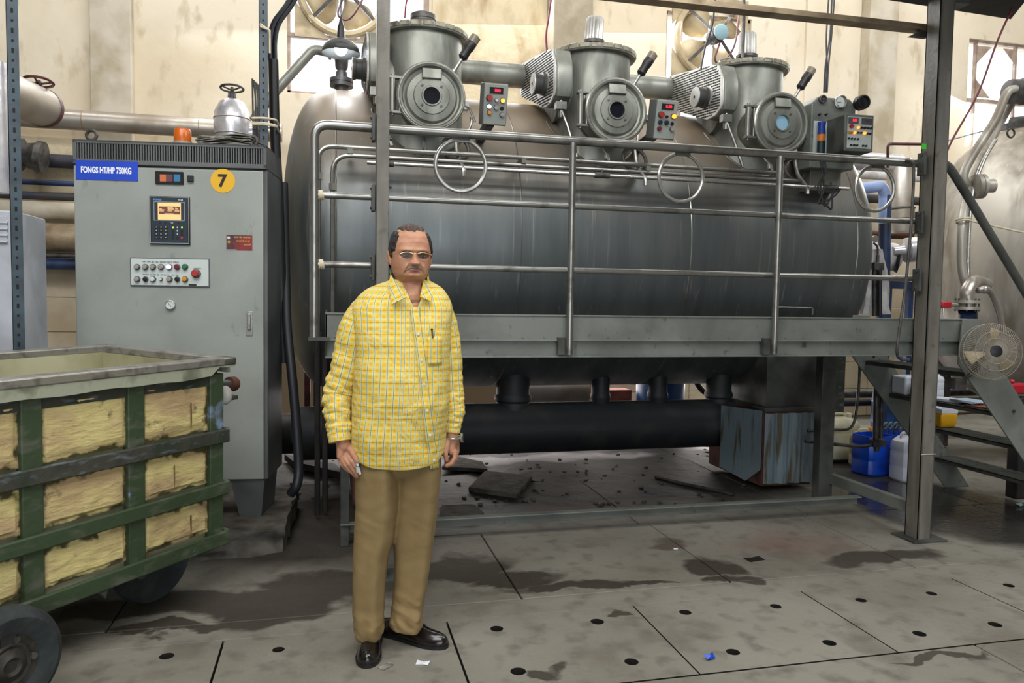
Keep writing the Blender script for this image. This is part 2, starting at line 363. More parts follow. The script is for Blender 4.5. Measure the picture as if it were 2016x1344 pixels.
# floor material with its stains, dirt and wet patches
def floor_mat():
    m = bpy.data.materials.new('worn_concrete_floor'); m.use_nodes = True; nt = m.node_tree; N = nt.nodes; L = nt.links
    b = N['Principled BSDF']; src = N.new('ShaderNodeNewGeometry').outputs['Position']
    sep = N.new('ShaderNodeSeparateXYZ')
    def noise_(scale, det=6, vec=src):
        n = N.new('ShaderNodeTexNoise'); n.inputs['Scale'].default_value = scale; n.inputs['Detail'].default_value = det
        L.new(vec, n.inputs['Vector']); return n
    def mr(v, lo, hi, a=0., z=1.):
        q = N.new('ShaderNodeMapRange'); q.inputs[1].default_value = lo; q.inputs[2].default_value = hi
        q.inputs[3].default_value = a; q.inputs[4].default_value = z; L.new(v, q.inputs[0]); return q.outputs[0]
    # warped position so every stain gets a ragged outline
    wn = noise_(3.5, 5); sub = N.new('ShaderNodeVectorMath'); sub.operation = 'SUBTRACT'; sub.inputs[1].default_value = (.5, .5, .5)
    L.new(wn.outputs['Color'], sub.inputs[0]); sc = N.new('ShaderNodeVectorMath'); sc.operation = 'SCALE'; sc.inputs['Scale'].default_value = .42
    L.new(sub.outputs[0], sc.inputs[0]); ad = N.new('ShaderNodeVectorMath'); L.new(src, ad.inputs[0]); L.new(sc.outputs[0], ad.inputs[1]); wp = ad.outputs[0]
    def blob(cx, cy, rx, ry, soft=.25, rot=0, vec=wp):
        mp = N.new('ShaderNodeMapping'); mp.vector_type = 'TEXTURE'
        mp.inputs['Location'].default_value = (cx, cy, 0); mp.inputs['Rotation'].default_value = (0, 0, rot); mp.inputs['Scale'].default_value = (rx, ry, 100)
        L.new(vec, mp.inputs['Vector']); ln = N.new('ShaderNodeVectorMath'); ln.operation = 'LENGTH'; L.new(mp.outputs[0], ln.inputs[0])
        return mr(ln.outputs['Value'], 1, 1-soft)
    def mx(a, bb):
        q = N.new('ShaderNodeMath'); q.operation = 'MAXIMUM'; L.new(a, q.inputs[0]); L.new(bb, q.inputs[1]); return q.outputs[0]
    cur = None
    def mix(f, c2, amt=1):
        nonlocal cur
        if amt != 1: f = mr(f, 0, 1, 0, amt)
        x = N.new('ShaderNodeMix'); x.data_type = 'RGBA'; L.new(f, x.inputs[0])
        if cur is None: x.inputs[6].default_value = srgb(134, 131, 121)
        else: L.new(cur, x.inputs[6])
        x.inputs[7].default_value = c2; cur = x.outputs[2]
    mix(mr(noise_(1.3).outputs['Fac'], .38, .68), srgb(112, 108, 98))
    mix(mr(noise_(9).outputs['Fac'], .52, .72), srgb(92, 88, 80), .8); mix(mr(noise_(2.6).outputs['Fac'], .56, .64), srgb(104, 98, 88), .6)
    mix(mr(noise_(60, 3).outputs['Fac'], .6, .8), srgb(150, 146, 136), .5)
    # grimy zone below and behind the machine, dye tints
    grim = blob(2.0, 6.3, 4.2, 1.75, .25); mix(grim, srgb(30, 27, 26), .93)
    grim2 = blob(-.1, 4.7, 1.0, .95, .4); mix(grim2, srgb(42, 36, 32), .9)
    mix(blob(1.65, 4.75, .55, .3, .8), srgb(84, 44, 44), .6)
    mix(blob(.85, 4.75, .6, .35, .8), srgb(50, 70, 68), .6)
    mix(blob(2.6, 3.9, .5, .3, .8), srgb(116, 78, 70), .45)
    mix(blob(1.9, 3.98, .14, .12, .4), srgb(76, 62, 54), .8)
    # sand and slurry patches
    sand = blob(-.35, 3.62, .95, .13, .3, .03)
    for a in ((-.18, 3.50, .34, .15, .25, .3), (-.75, 3.63, .5, .14, .25), (.05, 3.75, .4, .2), (.62, 3.82, .36, .22), (.9, 3.62, .28, .1), (1.15, 3.5, .34, .07), (1.45, 3.46, .3, .04), (2.02, 3.6, .16, .14), (1.98, 3.42, .12, .06), (2.95, 3.55, .42, .13), (1.28, 3.165, .05, .045),
              (.8, 2.69, .09, .06), (2.35, 2.5, .3, .03), (-.62, 3.4, .3, .05)):
        sand = mx(sand, blob(*a))
    mix(sand, srgb(56, 50, 42), .92)
    # wet pool on the right
    wet = mx(mx(blob(4.2, 4.3, .75, .95, .2), blob(4.9, 3.7, .7, .5, .2)), blob(3.9, 6.75, .55, .3, .3)); mix(wet, srgb(44, 42, 42), .85)
    # white scum behind the machine
    scum = mx(blob(1.5, 6.45, 1.3, .2, .5, .05), blob(2.6, 6.5, .4, .15, .5)); mix(scum, srgb(176, 170, 176), .8)
    L.new(cur, b.inputs['Base Color'])
    ro = mr(wet, 0, 1, .62, .1); L.new(ro, b.inputs['Roughness'])
    hb = noise_(24, 8); big = noise_(5, 6); ha = N.new('ShaderNodeMath'); ha.operation = 'MULTIPLY'; L.new(big.outputs['Fac'], ha.inputs[0])
    L.new(mx(mx(grim, grim2), sand), ha.inputs[1]); h2 = N.new('ShaderNodeMath'); h2.operation = 'MULTIPLY_ADD'; L.new(ha.outputs[0], h2.inputs[0]); h2.inputs[1].default_value = 5; L.new(hb.outputs['Fac'], h2.inputs[2])
    bp = N.new('ShaderNodeBump'); bp.inputs['Strength'].default_value = .35; bp.inputs['Distance'].default_value = .008
    L.new(h2.outputs[0], bp.inputs['Height']); L.new(bp.outputs[0], b.inputs['Normal'])
    return m
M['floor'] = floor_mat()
M['floor_gap'] = mat('slab_joint_dirt', srgb(16, 15, 14), .95, var=srgb(30, 27, 24), vscale=12)  # joint dirt, taken near black to put shade into gaps and holes
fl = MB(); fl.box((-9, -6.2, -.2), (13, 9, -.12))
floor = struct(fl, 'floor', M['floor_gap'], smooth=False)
ORG[floor.name] = Vector((0, 0, 0))
def slab(x0, y0, x1, y1, holes=(), top=0.0, g=.006, jit=0):
    x0 += g; y0 += g; x1 -= g; y1 -= g
    b = MB()
    if not holes:
        nx, ny = max(1, int((x1-x0)/.25)), max(1, int((y1-y0)/.25))
        if jit:
            V = [[b.v((x0+(x1-x0)*i/nx, y0+(y1-y0)*j/ny, top+jit*(noise.noise(Vector((x0+(x1-x0)*i/nx, y0+(y1-y0)*j/ny, 0))*3)-.4))) for j in range(ny+1)] for i in range(nx+1)]
            for i in range(nx):
                for j in range(ny): b.f([V[i][j], V[i+1][j], V[i+1][j+1], V[i][j+1]])
            return put(b, 'slab', M['floor'], floor, smooth=True, ang=80)
        b.box((x0, y0, -.03), (x1, y1, top))
        return put(b, 'slab', M['floor'], floor, smooth=False, bev=.003, bseg=1)
    bm = b.bm
    def ring(pts):
        vs = [bm.verts.new(p) for p in pts]
        return [bm.edges.new((vs[i], vs[(i+1) % len(vs)])) for i in range(len(vs))], vs
    es, vs = ring([(x0, y0, top), (x1, y0, top), (x1, y1, top), (x0, y1, top)]); walls = [vs]
    for hx, hy, hr in holes:
        e, v = ring([(hx+hr*math.cos(a*PI/8), hy+hr*math.sin(a*PI/8)*1.0, top) for a in range(16)]); es += e; walls.append(v)
    bmesh.ops.triangle_fill(bm, use_beauty=True, edges=es)
    for v in walls:
        lo = [bm.verts.new((q.co.x, q.co.y, -.11)) for q in v]
        for i in range(len(v)):
            k = (i+1) % len(v); b.f([v[i], v[k], lo[k], lo[i]], 1)  # hole and edge walls carry the gap colour as painted shade
    return put(b, 'slab', [M['floor'], M['floor_gap']], floor, smooth=False)
HR = .03
cover = [(-.417, .497, [(-.195, 3.08, .024)]), (.497, 1.36, [(.694, 3.094, .028), (1.14, 3.076, .03), (.694, 2.714, .03), (1.144, 2.698, .028)]),
         (1.36, 2.235, [(1.565, 3.09, .028), (2.01, 3.069, .026), (1.577, 2.692, .028), (2.014, 2.685, .028)]),
         (2.235, 3.11, [(2.453, 3.053, .026), (2.852, 3.056, .025), (2.452, 2.683, .028), (2.855, 2.694, .028)]),
         (3.11, 3.98, [(3.324, 3.069, .026), (3.75, 3.06, .026), (3.33, 2.69, .028)]), (-1.33, -.417, [(-.612, 3.11, .028)])]
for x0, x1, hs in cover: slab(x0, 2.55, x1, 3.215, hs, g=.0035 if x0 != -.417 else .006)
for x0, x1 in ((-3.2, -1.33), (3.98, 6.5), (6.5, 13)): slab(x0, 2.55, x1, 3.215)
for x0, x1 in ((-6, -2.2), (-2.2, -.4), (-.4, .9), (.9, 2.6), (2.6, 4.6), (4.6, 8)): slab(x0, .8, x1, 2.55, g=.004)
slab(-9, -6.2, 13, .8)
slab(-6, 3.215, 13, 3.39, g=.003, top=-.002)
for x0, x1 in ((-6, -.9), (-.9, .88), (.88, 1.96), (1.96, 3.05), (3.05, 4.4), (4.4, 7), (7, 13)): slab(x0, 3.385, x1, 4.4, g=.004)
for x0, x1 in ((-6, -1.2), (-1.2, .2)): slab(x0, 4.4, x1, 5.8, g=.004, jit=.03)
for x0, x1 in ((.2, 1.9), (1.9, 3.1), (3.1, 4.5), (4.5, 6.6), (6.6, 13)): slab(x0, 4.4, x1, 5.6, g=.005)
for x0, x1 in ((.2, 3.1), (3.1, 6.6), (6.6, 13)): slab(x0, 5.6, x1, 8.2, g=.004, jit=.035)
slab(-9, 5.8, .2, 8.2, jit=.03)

M['pilaster'] = mat('bare_grey_pilaster', srgb(168, 158, 138), .9, var=srgb(146, 136, 116), vscale=4, bump=.4, bscale=14)
# walls --------------------------------------------------------------
def wall_with_holes(name, X0, X1, Z0, Z1, holes, m):
    xs = sorted({X0, X1}|{h[0] for h in holes}|{h[1] for h in holes}); zs = sorted({Z0, Z1}|{h[2] for h in holes}|{h[3] for h in holes})
    b = MB()
    for x0, x1 in zip(xs, xs[1:]):
        for z0, z1 in zip(zs, zs[1:]):
            cx, cz = (x0+x1)/2, (z0+z1)/2
            if any(h[0] < cx < h[1] and h[2] < cz < h[3] for h in holes): continue
            b.box((x0, WY, z0), (x1, WY+.28, z1))
    bmesh.ops.remove_doubles(b.bm, verts=b.bm.verts, dist=1e-4)
    return struct(b, name, m, smooth=False)
W1 = (-.42, 1.02, 3.47, 5.5); W2 = (3.72, 4.79, 3.3, 4.7); W3 = (7.84, 9.7, 3.41, 4.77)
wall = wall_with_holes('wall_back', -9, 13, -.05, 7, [W1, W2, W3], M['wall'])
ORG[wall.name] = Vector((0, 0, 0))
b = MB(); b.box((-9.3, -6.2, -.05), (-9, 8.48, 7)); struct(b, 'wall_left', M['shed'], smooth=False)
b = MB(); b.box((13, -6.2, -.05), (13.3, 8.48, 7)); struct(b, 'wall_right', M['wall'], smooth=False)
b = MB(); b.box((-9, -6.5, -.05), (-3, -6.2, 7)); b.box((3.5, -6.5, -.05), (13, -6.2, 7)); b.box((-3, -6.5, 4.2), (3.5, -6.2, 7)); struct(b, 'wall_front', M['shed'], smooth=False)
b = MB(); b.box((-9.3, -6.5, 7), (13.3, 8.48, 7.2)); struct(b, 'ceiling', M['ceil'], smooth=False)
for n, (x0, x1, z0, dp, mm) in enumerate(((-2.22, -1.85, 1.75, .09, 'wall_grey'), (2.3, 2.74, 1.75, .3, 'pilaster'), (6.24, 6.63, 1.75, .2, 'wall_grey'), (5.5, 6.24, 1.75, .04, 'wall'))):
    b = MB(); b.box((x0, WY-dp, z0), (x1, WY+.01, 6.99)); struct(b, 'trim_%d' % (n+1), M[mm], bev=.012, smooth=False)
b = MB(); b.box((1.05, WY-.035, 2.9), (2.3, WY+.01, 6.99))
st = put(b, 'plaster_patch', M['wall_stain'], wall, smooth=False, label='rough water-stained strip of plaster')
# tiles on the lower wall
b = MB(); b.box((-4.5, WY-.012, 0), (12.5, WY+.001, 1.70)); struct(b, 'trim_5', M['grout'], smooth=False)
tm = None
for (xa, xb) in ((-3.26, -1.0), (2.9, 12.2)):
    k = 0
    x = xa
    while x < xb-.1:
        for j in range(5):
            z = .02+j*.335
            if tm is None:
                t = MB(); t.box((0, -.02, 0), (.6, 0, .329)); o = put(t, 'tile', M['tile'], wall, smooth=False, bev=.002, bseg=1); tm = o
            else: o = tm.copy(); COL.objects.link(o)
            o.location = (x, WY-.006, z)
        x += .606
# windows -------------------------------------------------------------
M['pane'] = mat('dusty_window_glass', (.95, .97, 1, 1), .05, trans=1, alpha=.25)
def window(n, W, bars, hb):
    x0, x1, z0, z1 = W; b = MB(); t = .03
    for a in ((x0, z0, x0+t, z1), (x1-t, z0, x1, z1), (x0, z0, x1, z0+t), (x0, z1-t, x1, z1)): b.box((a[0], WY+.04, a[1]), (a[2], WY+.09, a[3]))
    for x in bars: b.box((x-.015, WY+.045, z0), (x+.015, WY+.085, z1))
    for z in hb: b.box((x0, WY+.035, z-.022), (x1, WY+.08, z+.022))
    w_ = struct(b, 'window_%d' % n, M['fwin'], smooth=False); ORG[w_.name] = Vector((0, 0, 0))
    g = MB(); g.box((x0+t, WY+.06, z0+t), (x1-t, WY+.064, (hb[0] if hb else z1)-.02)); put(g, 'pane', M['pane'], w_, smooth=False)
    g = MB()
    s_ = .05; x = x0+t
    while x < x1-t: g.box((x-.0009, WY+.2, z0), (x+.0009, WY+.202, z1)); x += s_
    z = z0+t
    while z < z1-t: g.box((x0, WY+.2, z-.0009), (x1, WY+.202, z+.0009)); z += s_
    q = put(g, 'wire_mesh', M['mesh_wire'], w_, smooth=False, kind='stuff')
    return w_
window(1, W1, (.98,), (4.06,)); window(2, W2, (4.72, 3.93), (3.62,)); window(3, W3, (8.0, 8.62), (4.02,))
# far building outside the left window
fb = thing('apartment_building', 'pale high-rise seen faintly through the left window pane', 'building', (0, 60, 0))
b = MB(); b.box((-9, 60, 0), (12, 70, 28)); put(b, 'wall', M['far'], fb, smooth=False)
fw = None
for i in range(14):
    for j in range(9):
        p = Vector((-8+i*1.4, 59.95, 8+j*2.1))
        if fw is None: t = MB(); t.box((p.x, p.y, p.z), (p.x+.9, p.y+.1, p.z+1.0)); fw = put(t, 'window', M['far_w'], fb, smooth=False); f0 = p
        else:
            o = fw.copy(); COL.objects.link(o); o.location = p-f0
# ================================================================== CONTROL CABINET
a77 = R(7.7); DX = Vector((math.cos(a77), -math.sin(a77), 0)); DY = Vector((math.sin(a77), math.cos(a77), 0)); UZ = Vector((0, 0, 1))
CL = Vector((-1.36, 4.638, 0)); CW = 1.0275; MC = fr(CL, DX, DY, UZ); MCi = MC.inverted()
def cuv(px, py):
    """pixel on the cabinet's front plane -> (u, z)"""
    d = ray(px, py); n = DY; t = (CL-CAM).dot(n)/d.dot(n); q = MCi @ (CAM+d*t); return q.x, q.z
def cbox(b, x0, y0, x1, y1, o0, o1):
    """box on the cabinet front from picture corners; o0..o1 outward distance"""
    a = cuv((x0+x1)/2, y0); c = cuv((x0+x1)/2, y1); l = cuv(x0, (y0+y1)/2); r = cuv(x1, (y0+y1)/2)
    b.M = MC; b.box((l[0], -o1, c[1]), (r[0], -o0, a[1])); return b
cab = thing('control_cabinet', 'tall grey electrical control cabinet numbered 7 with blue sign and keypad', 'cabinet', CL+DX*.5+DY*.2+UZ*.13)
CZ0, CZ1 = .35, 2.105; CD = .42
b = MB(MC); b.box((0, .02, CZ0), (CW, CD, CZ1)); put(b, 'body', M['cab_dk'], cab, bev=.006)
b = MB(MC); b.box((.004, -.002, CZ0+.004), (CW-.02, .03, CZ1-.012)); put(b, 'door', M['cab'], cab, bev=.005)
b = MB(MC); z1 = CZ1+.13; z0 = CZ1+.004
for bx in (((0, 0, z0), (CW, .02, z0+.022)), ((0, 0, z1-.02), (CW, .02, z1)), ((0, 0, z0), (.02, CD, z1)), ((CW-.02, 0, z0), (CW, CD, z1)), ((0, CD-.02, z0), (CW, CD, z1)), ((0, 0, z1-.012), (CW, CD, z1)), ((0, .0, z0-.004), (CW, CD, z0+.004))): b.box(*bx)
put(b, 'vent_box', M['cab_dk'], cab, bev=.003)
b = MB(MC); n = 72
for i in range(n): x = .02+(CW-.04)*(i+.5)/n; b.box((x-.0035, .002, z0+.02), (x+.0035, .016, z1-.018))
put(b, 'slat', M['cab_dk'], cab, smooth=False, kind='stuff')
for u in (.075, CW-.09):
    b = MB(MC); b.torus((u, .06, z1+.034), (0, 1, 0), .026, .009); b.cyl((u, .06, z1), (u, .06, z1+.012), .018); put(b, 'eyebolt', M['cast'], cab)
# feet
for u in (.1, CW-.02):
    b = MB(MC)
    w0 = .15 if u < .5 else -.15
    b.prism([(u, .01, CZ0), (u+w0*1.25, .01, CZ0), (u+w0*.95, .03, .13), (u+w0*.15, .03, .13)], (0, .36, 0)); put(b, 'leg', M['cab_dk'], cab)
# sign
sg = cbox(MB(), 150, 317, 272, 355, .002, .006); so = put(sg, 'name_sign', M['sign_blue'], cab, smooth=False, label='blue sign with white capitals')
def ctext(body, px, py, size, m, name, parent, out, sx=1, rot=0, bold=0, align='CENTER'):
    u, z = cuv(px, py); return text(body, size, MC @ Matrix.Translation((u, -out, z)) @ Matrix.Rotation(PI/2, 4, 'X') @ Matrix.Rotation(rot, 4, 'Z'), m, name, parent, sx=sx, bold=bold, align=align)
ctext('FONGS HT/HP 750KG', 210, 336, .046, M['sign_white'], 'lettering', so, .0065, .6, 0, .0018)
b = MB(MC); u, z = cuv(439, 356); b.lathe((u, -.002, z), (0, -1, 0), [(.066, 0), (.066, .002)], 40); yo = put(b, 'number_disc', M['sign_yellow'], cab, label='yellow disc with black 7')
ctext('7', 438, 357, .095, M['ink'], 'number', yo, .0045, 1.0, 0, .0035)
# indicator window
o = put(cbox(MB(), 307, 338, 362, 363, .002, .012), 'indicator_window', M['slot'], cab, bev=.002)
for x, m_ in ((323, 'orange'), (335, 'btn_crim'), (350, 'motor_blue')): put(cbox(MB(), x-6.5, 344, x+6.5, 358, .012, .014), 'tile', mat('indicator_'+m_, {'orange': srgb(196, 110, 70), 'btn_crim': srgb(100, 62, 70), 'motor_blue': srgb(50, 116, 160)}[m_], .4), o, smooth=False)
put(cbox(MB(), 370, 346, 382, 358, .002, .018), 'door_lock', M['black'], cab, bev=.002)
# controller
co = put(cbox(MB(), 296, 387, 375, 482, .002, .014), 'controller', M['black'], cab, bev=.003)
put(cbox(MB(), 299.5, 390, 371.5, 479, .014, .0155), 'face', M['ctrl'], co, bev=.001)
b = MB()
for a in ((305, 398, 365, 398.6), (305, 434, 365, 434.6), (305, 398, 305.6, 434), (364.4, 398, 365, 434)): cbox(b, a[0], a[1], a[2], a[3], .0155, .0162)
for a in ((297.5, 388.5, 374, 389), (298.5, 478.6, 373.5, 479.2), (297.5, 389, 298.1, 479), (373, 389, 373.6, 479)): cbox(b, *a, .0155, .0162)
put(b, 'face_outline', M['dial'], co, smooth=False)
put(cbox(MB(), 313, 400, 358, 433, .0155, .0175), 'screen', M['screen'], co, smooth=False)
b = cbox(MB(), 315, 407, 356.5, 422.5, .0175, .018); put(b, 'screen_field', M['screen_dk'], co, smooth=False)
b = MB()
for x0, x1, y in ((316, 321, 411.5), (316, 326, 413.8), (316, 325, 416), (332, 343, 409.5), (332, 344, 411.7), (333, 345, 413.9), (332, 341, 416), (347, 350, 410), (347, 353, 412), (346, 355.5, 414.4), (346, 355, 416.3), (326, 344, 421.5)): cbox(b, x0, y-.6, x1, y+.6, .018, .0184)
put(b, 'screen_text', M['screen'], co, smooth=False)
ctext('FONGS', 312, 393.6, .013, mat('blue_logo_ink', srgb(96, 150, 200), .5), 'logo', co, .016, 1, 0, .0006)
ctext('FC28', 357, 394.5, .011, M['dial'], 'model_text', co, .016, 1.1, 0, .0003)
keys = ['1', '2', '3', '4', '5', '6', '7', '8', '9', '-', '0', '+']
for i, k in enumerate(keys):
    px = 310+(i % 3)*9.3; py = 447.5+(i//3)*6.8
    kb = put(cbox(MB(), px-3.4, py-2.6, px+3.4, py+2.6, .0155, .018), 'key', M['black'], co, bev=.0008)
    ctext(k, px, py, .011, M['dial'], 'digit', co, .0183, 1, 0, .0003)
for i in range(12):
    px = 342.5+(i % 3)*8.8; py = 448+(i//3)*6.8
    m_ = {0: 'lit_green', 2: 'lit_green', 11: 'btn_red', 1: 'dial', 4: 'dial', 7: 'dial'}.get(i, 'black'); h = 1.6 if i in (0, 2, 1, 4, 7) else 2.5
    put(cbox(MB(), px-h*.8, py-h, px+h*.8, py+h, .0155, .018), 'key', M[m_], co, bev=.0008)
for px in (317, 328, 353): b = MB(MC); u, z = cuv(px, 439); b.lathe((u, -.0155, z), (0, -1, 0), [(.0045, 0), (.0045, .002)], 12); put(b, 'key', M['black'], co)
ctext('F3', 341, 439, .013, M['dial'], 'digit', co, .0183)
# button panel
bp = put(cbox(MB(), 257, 508, 414, 565, .002, .008), 'button_panel', M['cab_dk'], cab, bev=.004)
put(cbox(MB(), 259, 510, 411.5, 562, .008, .011), 'face', M['panel_w'], bp, bev=.004)
def btn(px, py, r, m_, parent=bp, ring='btn_grey', out=.011, h=.02):
    b = MB(MC); u, z = cuv(px, py); b.lathe((u, -out, z), (0, -1, 0), [(r*1.35, 0), (r*1.3, h*.5), (r*1.05, h*.55)], 20); b2 = MB(MC)
    b2.lathe((u, -out, z), (0, -1, 0), [(r, h*.4), (r, h), (r*.8, h*1.1)], 20)
    put(b, 'button_collar', M['cast'] if ring else M['black'], parent); put(b2, 'button', M[m_], parent)
for px, m_ in ((272, 'btn_grey'), (288, 'btn_grey'), (303, 'btn_grey'), (319, 'btn_grey'), (335, 'lit_white'), (350.5, 'btn_crim'), (366, 'btn_green')): btn(px, 525.5, .0125, m_)
for px, m_, r in ((272, 'btn_grey', .0125), (288.5, 'black', .011), (303, 'dial', .0125), (319, 'dial', .007), (335.5, 'btn_grey', .0125), (351, 'black', .011), (366, 'btn_amber', .0125)): btn(px, 549.5, r, m_)
btn(388, 538.5, .0185, 'btn_red', h=.032)
rows = ['PUMP 1   PUMP 2   REEL 1   REEL 2   MAIN PUMP  SYSTEM OFF  SYSTEM ON', 'MAIN PUMP   LOW SPEED   REEL    STOP  RUN   CALL    AUTO    RESET']
ctext(rows[0], 318, 516, .0095, M['ink'], 'lettering', bp, .0115, .62); ctext(rows[1], 318, 541, .0095, M['ink'], 'lettering', bp, .0115, .64)
ctext('EMERGENCY', 390, 528.5, .009, M['ink'], 'lettering', bp, .0115, .8)
put(cbox(MB(), 373, 559, 388, 562, .011, .0135), 'tape', M['ink'], bp, smooth=False)
# gauge
b = MB(MC); u, z = cuv(336.5, 600); b.lathe((u, 0, z), (0, -1, 0), [(.026, 0), (.028, .012), (.026, .02), (.0225, .021), (.0225, .015)], 32); go = put(b, 'gauge', M['steel_b'], cab)
b = MB(MC); b.lathe((u, -.0155, z), (0, -1, 0), [(.0224, 0), (.0224, .001)], 32); put(b, 'dial', M['dial'], go)
b = MB(MC); b.beam((u-.01, -.018, z+.012), (u+.008, -.018, z-.01), .0015, .0015); put(b, 'needle', M['ink'], go)
# handle
b = cbox(MB(), 484.5, 613, 498, 661, .002, .006); ho = put(b, 'handle', M['steel_b'], cab, bev=.003)
put(cbox(MB(), 487.5, 616, 495.5, 650, .006, .022), 'grip', M['steel_b'], ho, bev=.006)
# sticker
sk = put(cbox(MB(), 446, 463, 497, 493, .002, .003), 'sticker', M['sticker'], cab, smooth=False, label='dark red sticker with gold lettering')
ctext('अपना पीठ थपथपाना', 477, 467.5, .0135, M['gold'], 'lettering', sk, .0035, .9)
ctext('यह हाथ दे, यह मुझे', 479, 474.5, .0125, M['gold'], 'lettering', sk, .0035, .85)
ctext('आज़माएँगे', 487, 482, .0125, M['gold'], 'lettering', sk, .0035, .9)
b = MB(MC); u, z = cuv(450.5, 468); b.lathe((u, -.003, z), (0, -1, 0), [(.008, 0), (.008, .0008)], 20); put(b, 'emblem', M['dial'], sk)
b = MB(MC); u, z = cuv(451, 476); b.lathe((u, -.003, z), (0, -1, 0), [(.007, 0), (.007, .0008)], 12, sy=1.3); put(b, 'emblem', mat('olive_ink', srgb(150, 150, 70), .6), sk)
put(cbox(MB(), 447, 490.6, 466, 492.5, .003, .0035), 'emblem', M['btn_grey'], sk, smooth=False)
# beacon on the cabinet roof
u, _ = cuv(350, 255); b = MB(MC); b.lathe((u, .08, z1), (0, 0, 1), [(.05, 0), (.05, .018)], 28); be = put(b, 'beacon', M['btn_grey'], cab, label='amber beacon lamp')
b = MB(MC); b.lathe((u, .08, z1+.012), (0, 0, 1), [(.046, 0), (.047, .02), (.045, .07), (.04, .078)], 32); put(b, 'lens', M['beacon'], be)
# newspapers
nw = thing('newspaper_stack', 'loose stack of folded newspapers lying on the control cabinet roof', 'newspapers', MC @ Vector((.78, .15, z1)))
for i in range(6):
    b = MB(MC); a = R(random.uniform(-9, 9)); w_ = random.uniform(.14, .17); zz = z1+.002+i*.009; V = []
    for ix in range(9):
        for iy in range(2):
            x = -w_+2*w_*ix/8; y = (-.1 if iy == 0 else .1)
            V.append((.78+x*math.cos(a)-y*math.sin(a)+i*.004, .14+x*math.sin(a)+y*math.cos(a), zz+.016*math.exp(-((x-.03)/.07)**2)*(i > 1)+.006*math.sin(x*22+i)))
    ring0 = [b.v(p) for p in V]; ring1 = [b.v(Vector(p)+Vector((0, 0, .005))) for p in V]
    for ix in range(8):
        k = ix*2
        b.f([ring0[k], ring0[k+1], ring0[k+3], ring0[k+2]]); b.f([ring1[k], ring1[k+2], ring1[k+3], ring1[k+1]])
        b.f([ring0[k], ring0[k+2], ring1[k+2], ring1[k]]); b.f([ring0[k+1], ring1[k+1], ring1[k+3], ring0[k+3]])
    b.f([ring0[0], ring1[0], ring1[1], ring0[1]]); b.f([ring0[16], ring0[17], ring1[17], ring1[16]])
    put(b, 'newspaper', M['paper'], nw, smooth=False)
# plinth
pl = MB()
def rough_block(b, poly, z0, z1, amp=.02, step=.05):
    pts = []
    for i, p in enumerate(poly):
        q = poly[(i+1) % len(poly)]; n = max(1, int((Vector(q)-Vector(p)).length/step))
        for k in range(n): pts.append(Vector(p).lerp(Vector(q), k/n))
    lv = 6; rings = []
    for j in range(lv+1):
        z = z0+(z1-z0)*j/lv
        rings.append([Vector((p.x+amp*noise.noise(Vector((p.x*9, p.y*9, z*22))), p.y+amp*2.2*noise.noise(Vector((p.x*9+5, p.y*9, z*22)))-(.02*(1-j/lv)), z)) for p in pts])
    b.loft(rings); return b
rough_block(pl, [(-1.45, 4.36), (-.66, 4.23), (-.245, 4.29), (-.2, 5.2), (-1.45, 5.2)], 0, .13)
tag(put(pl, 'concrete_plinth', M['concrete'], smooth=True, ang=50), 'crumbling concrete plinth under the grey control cabinet', 'plinth')

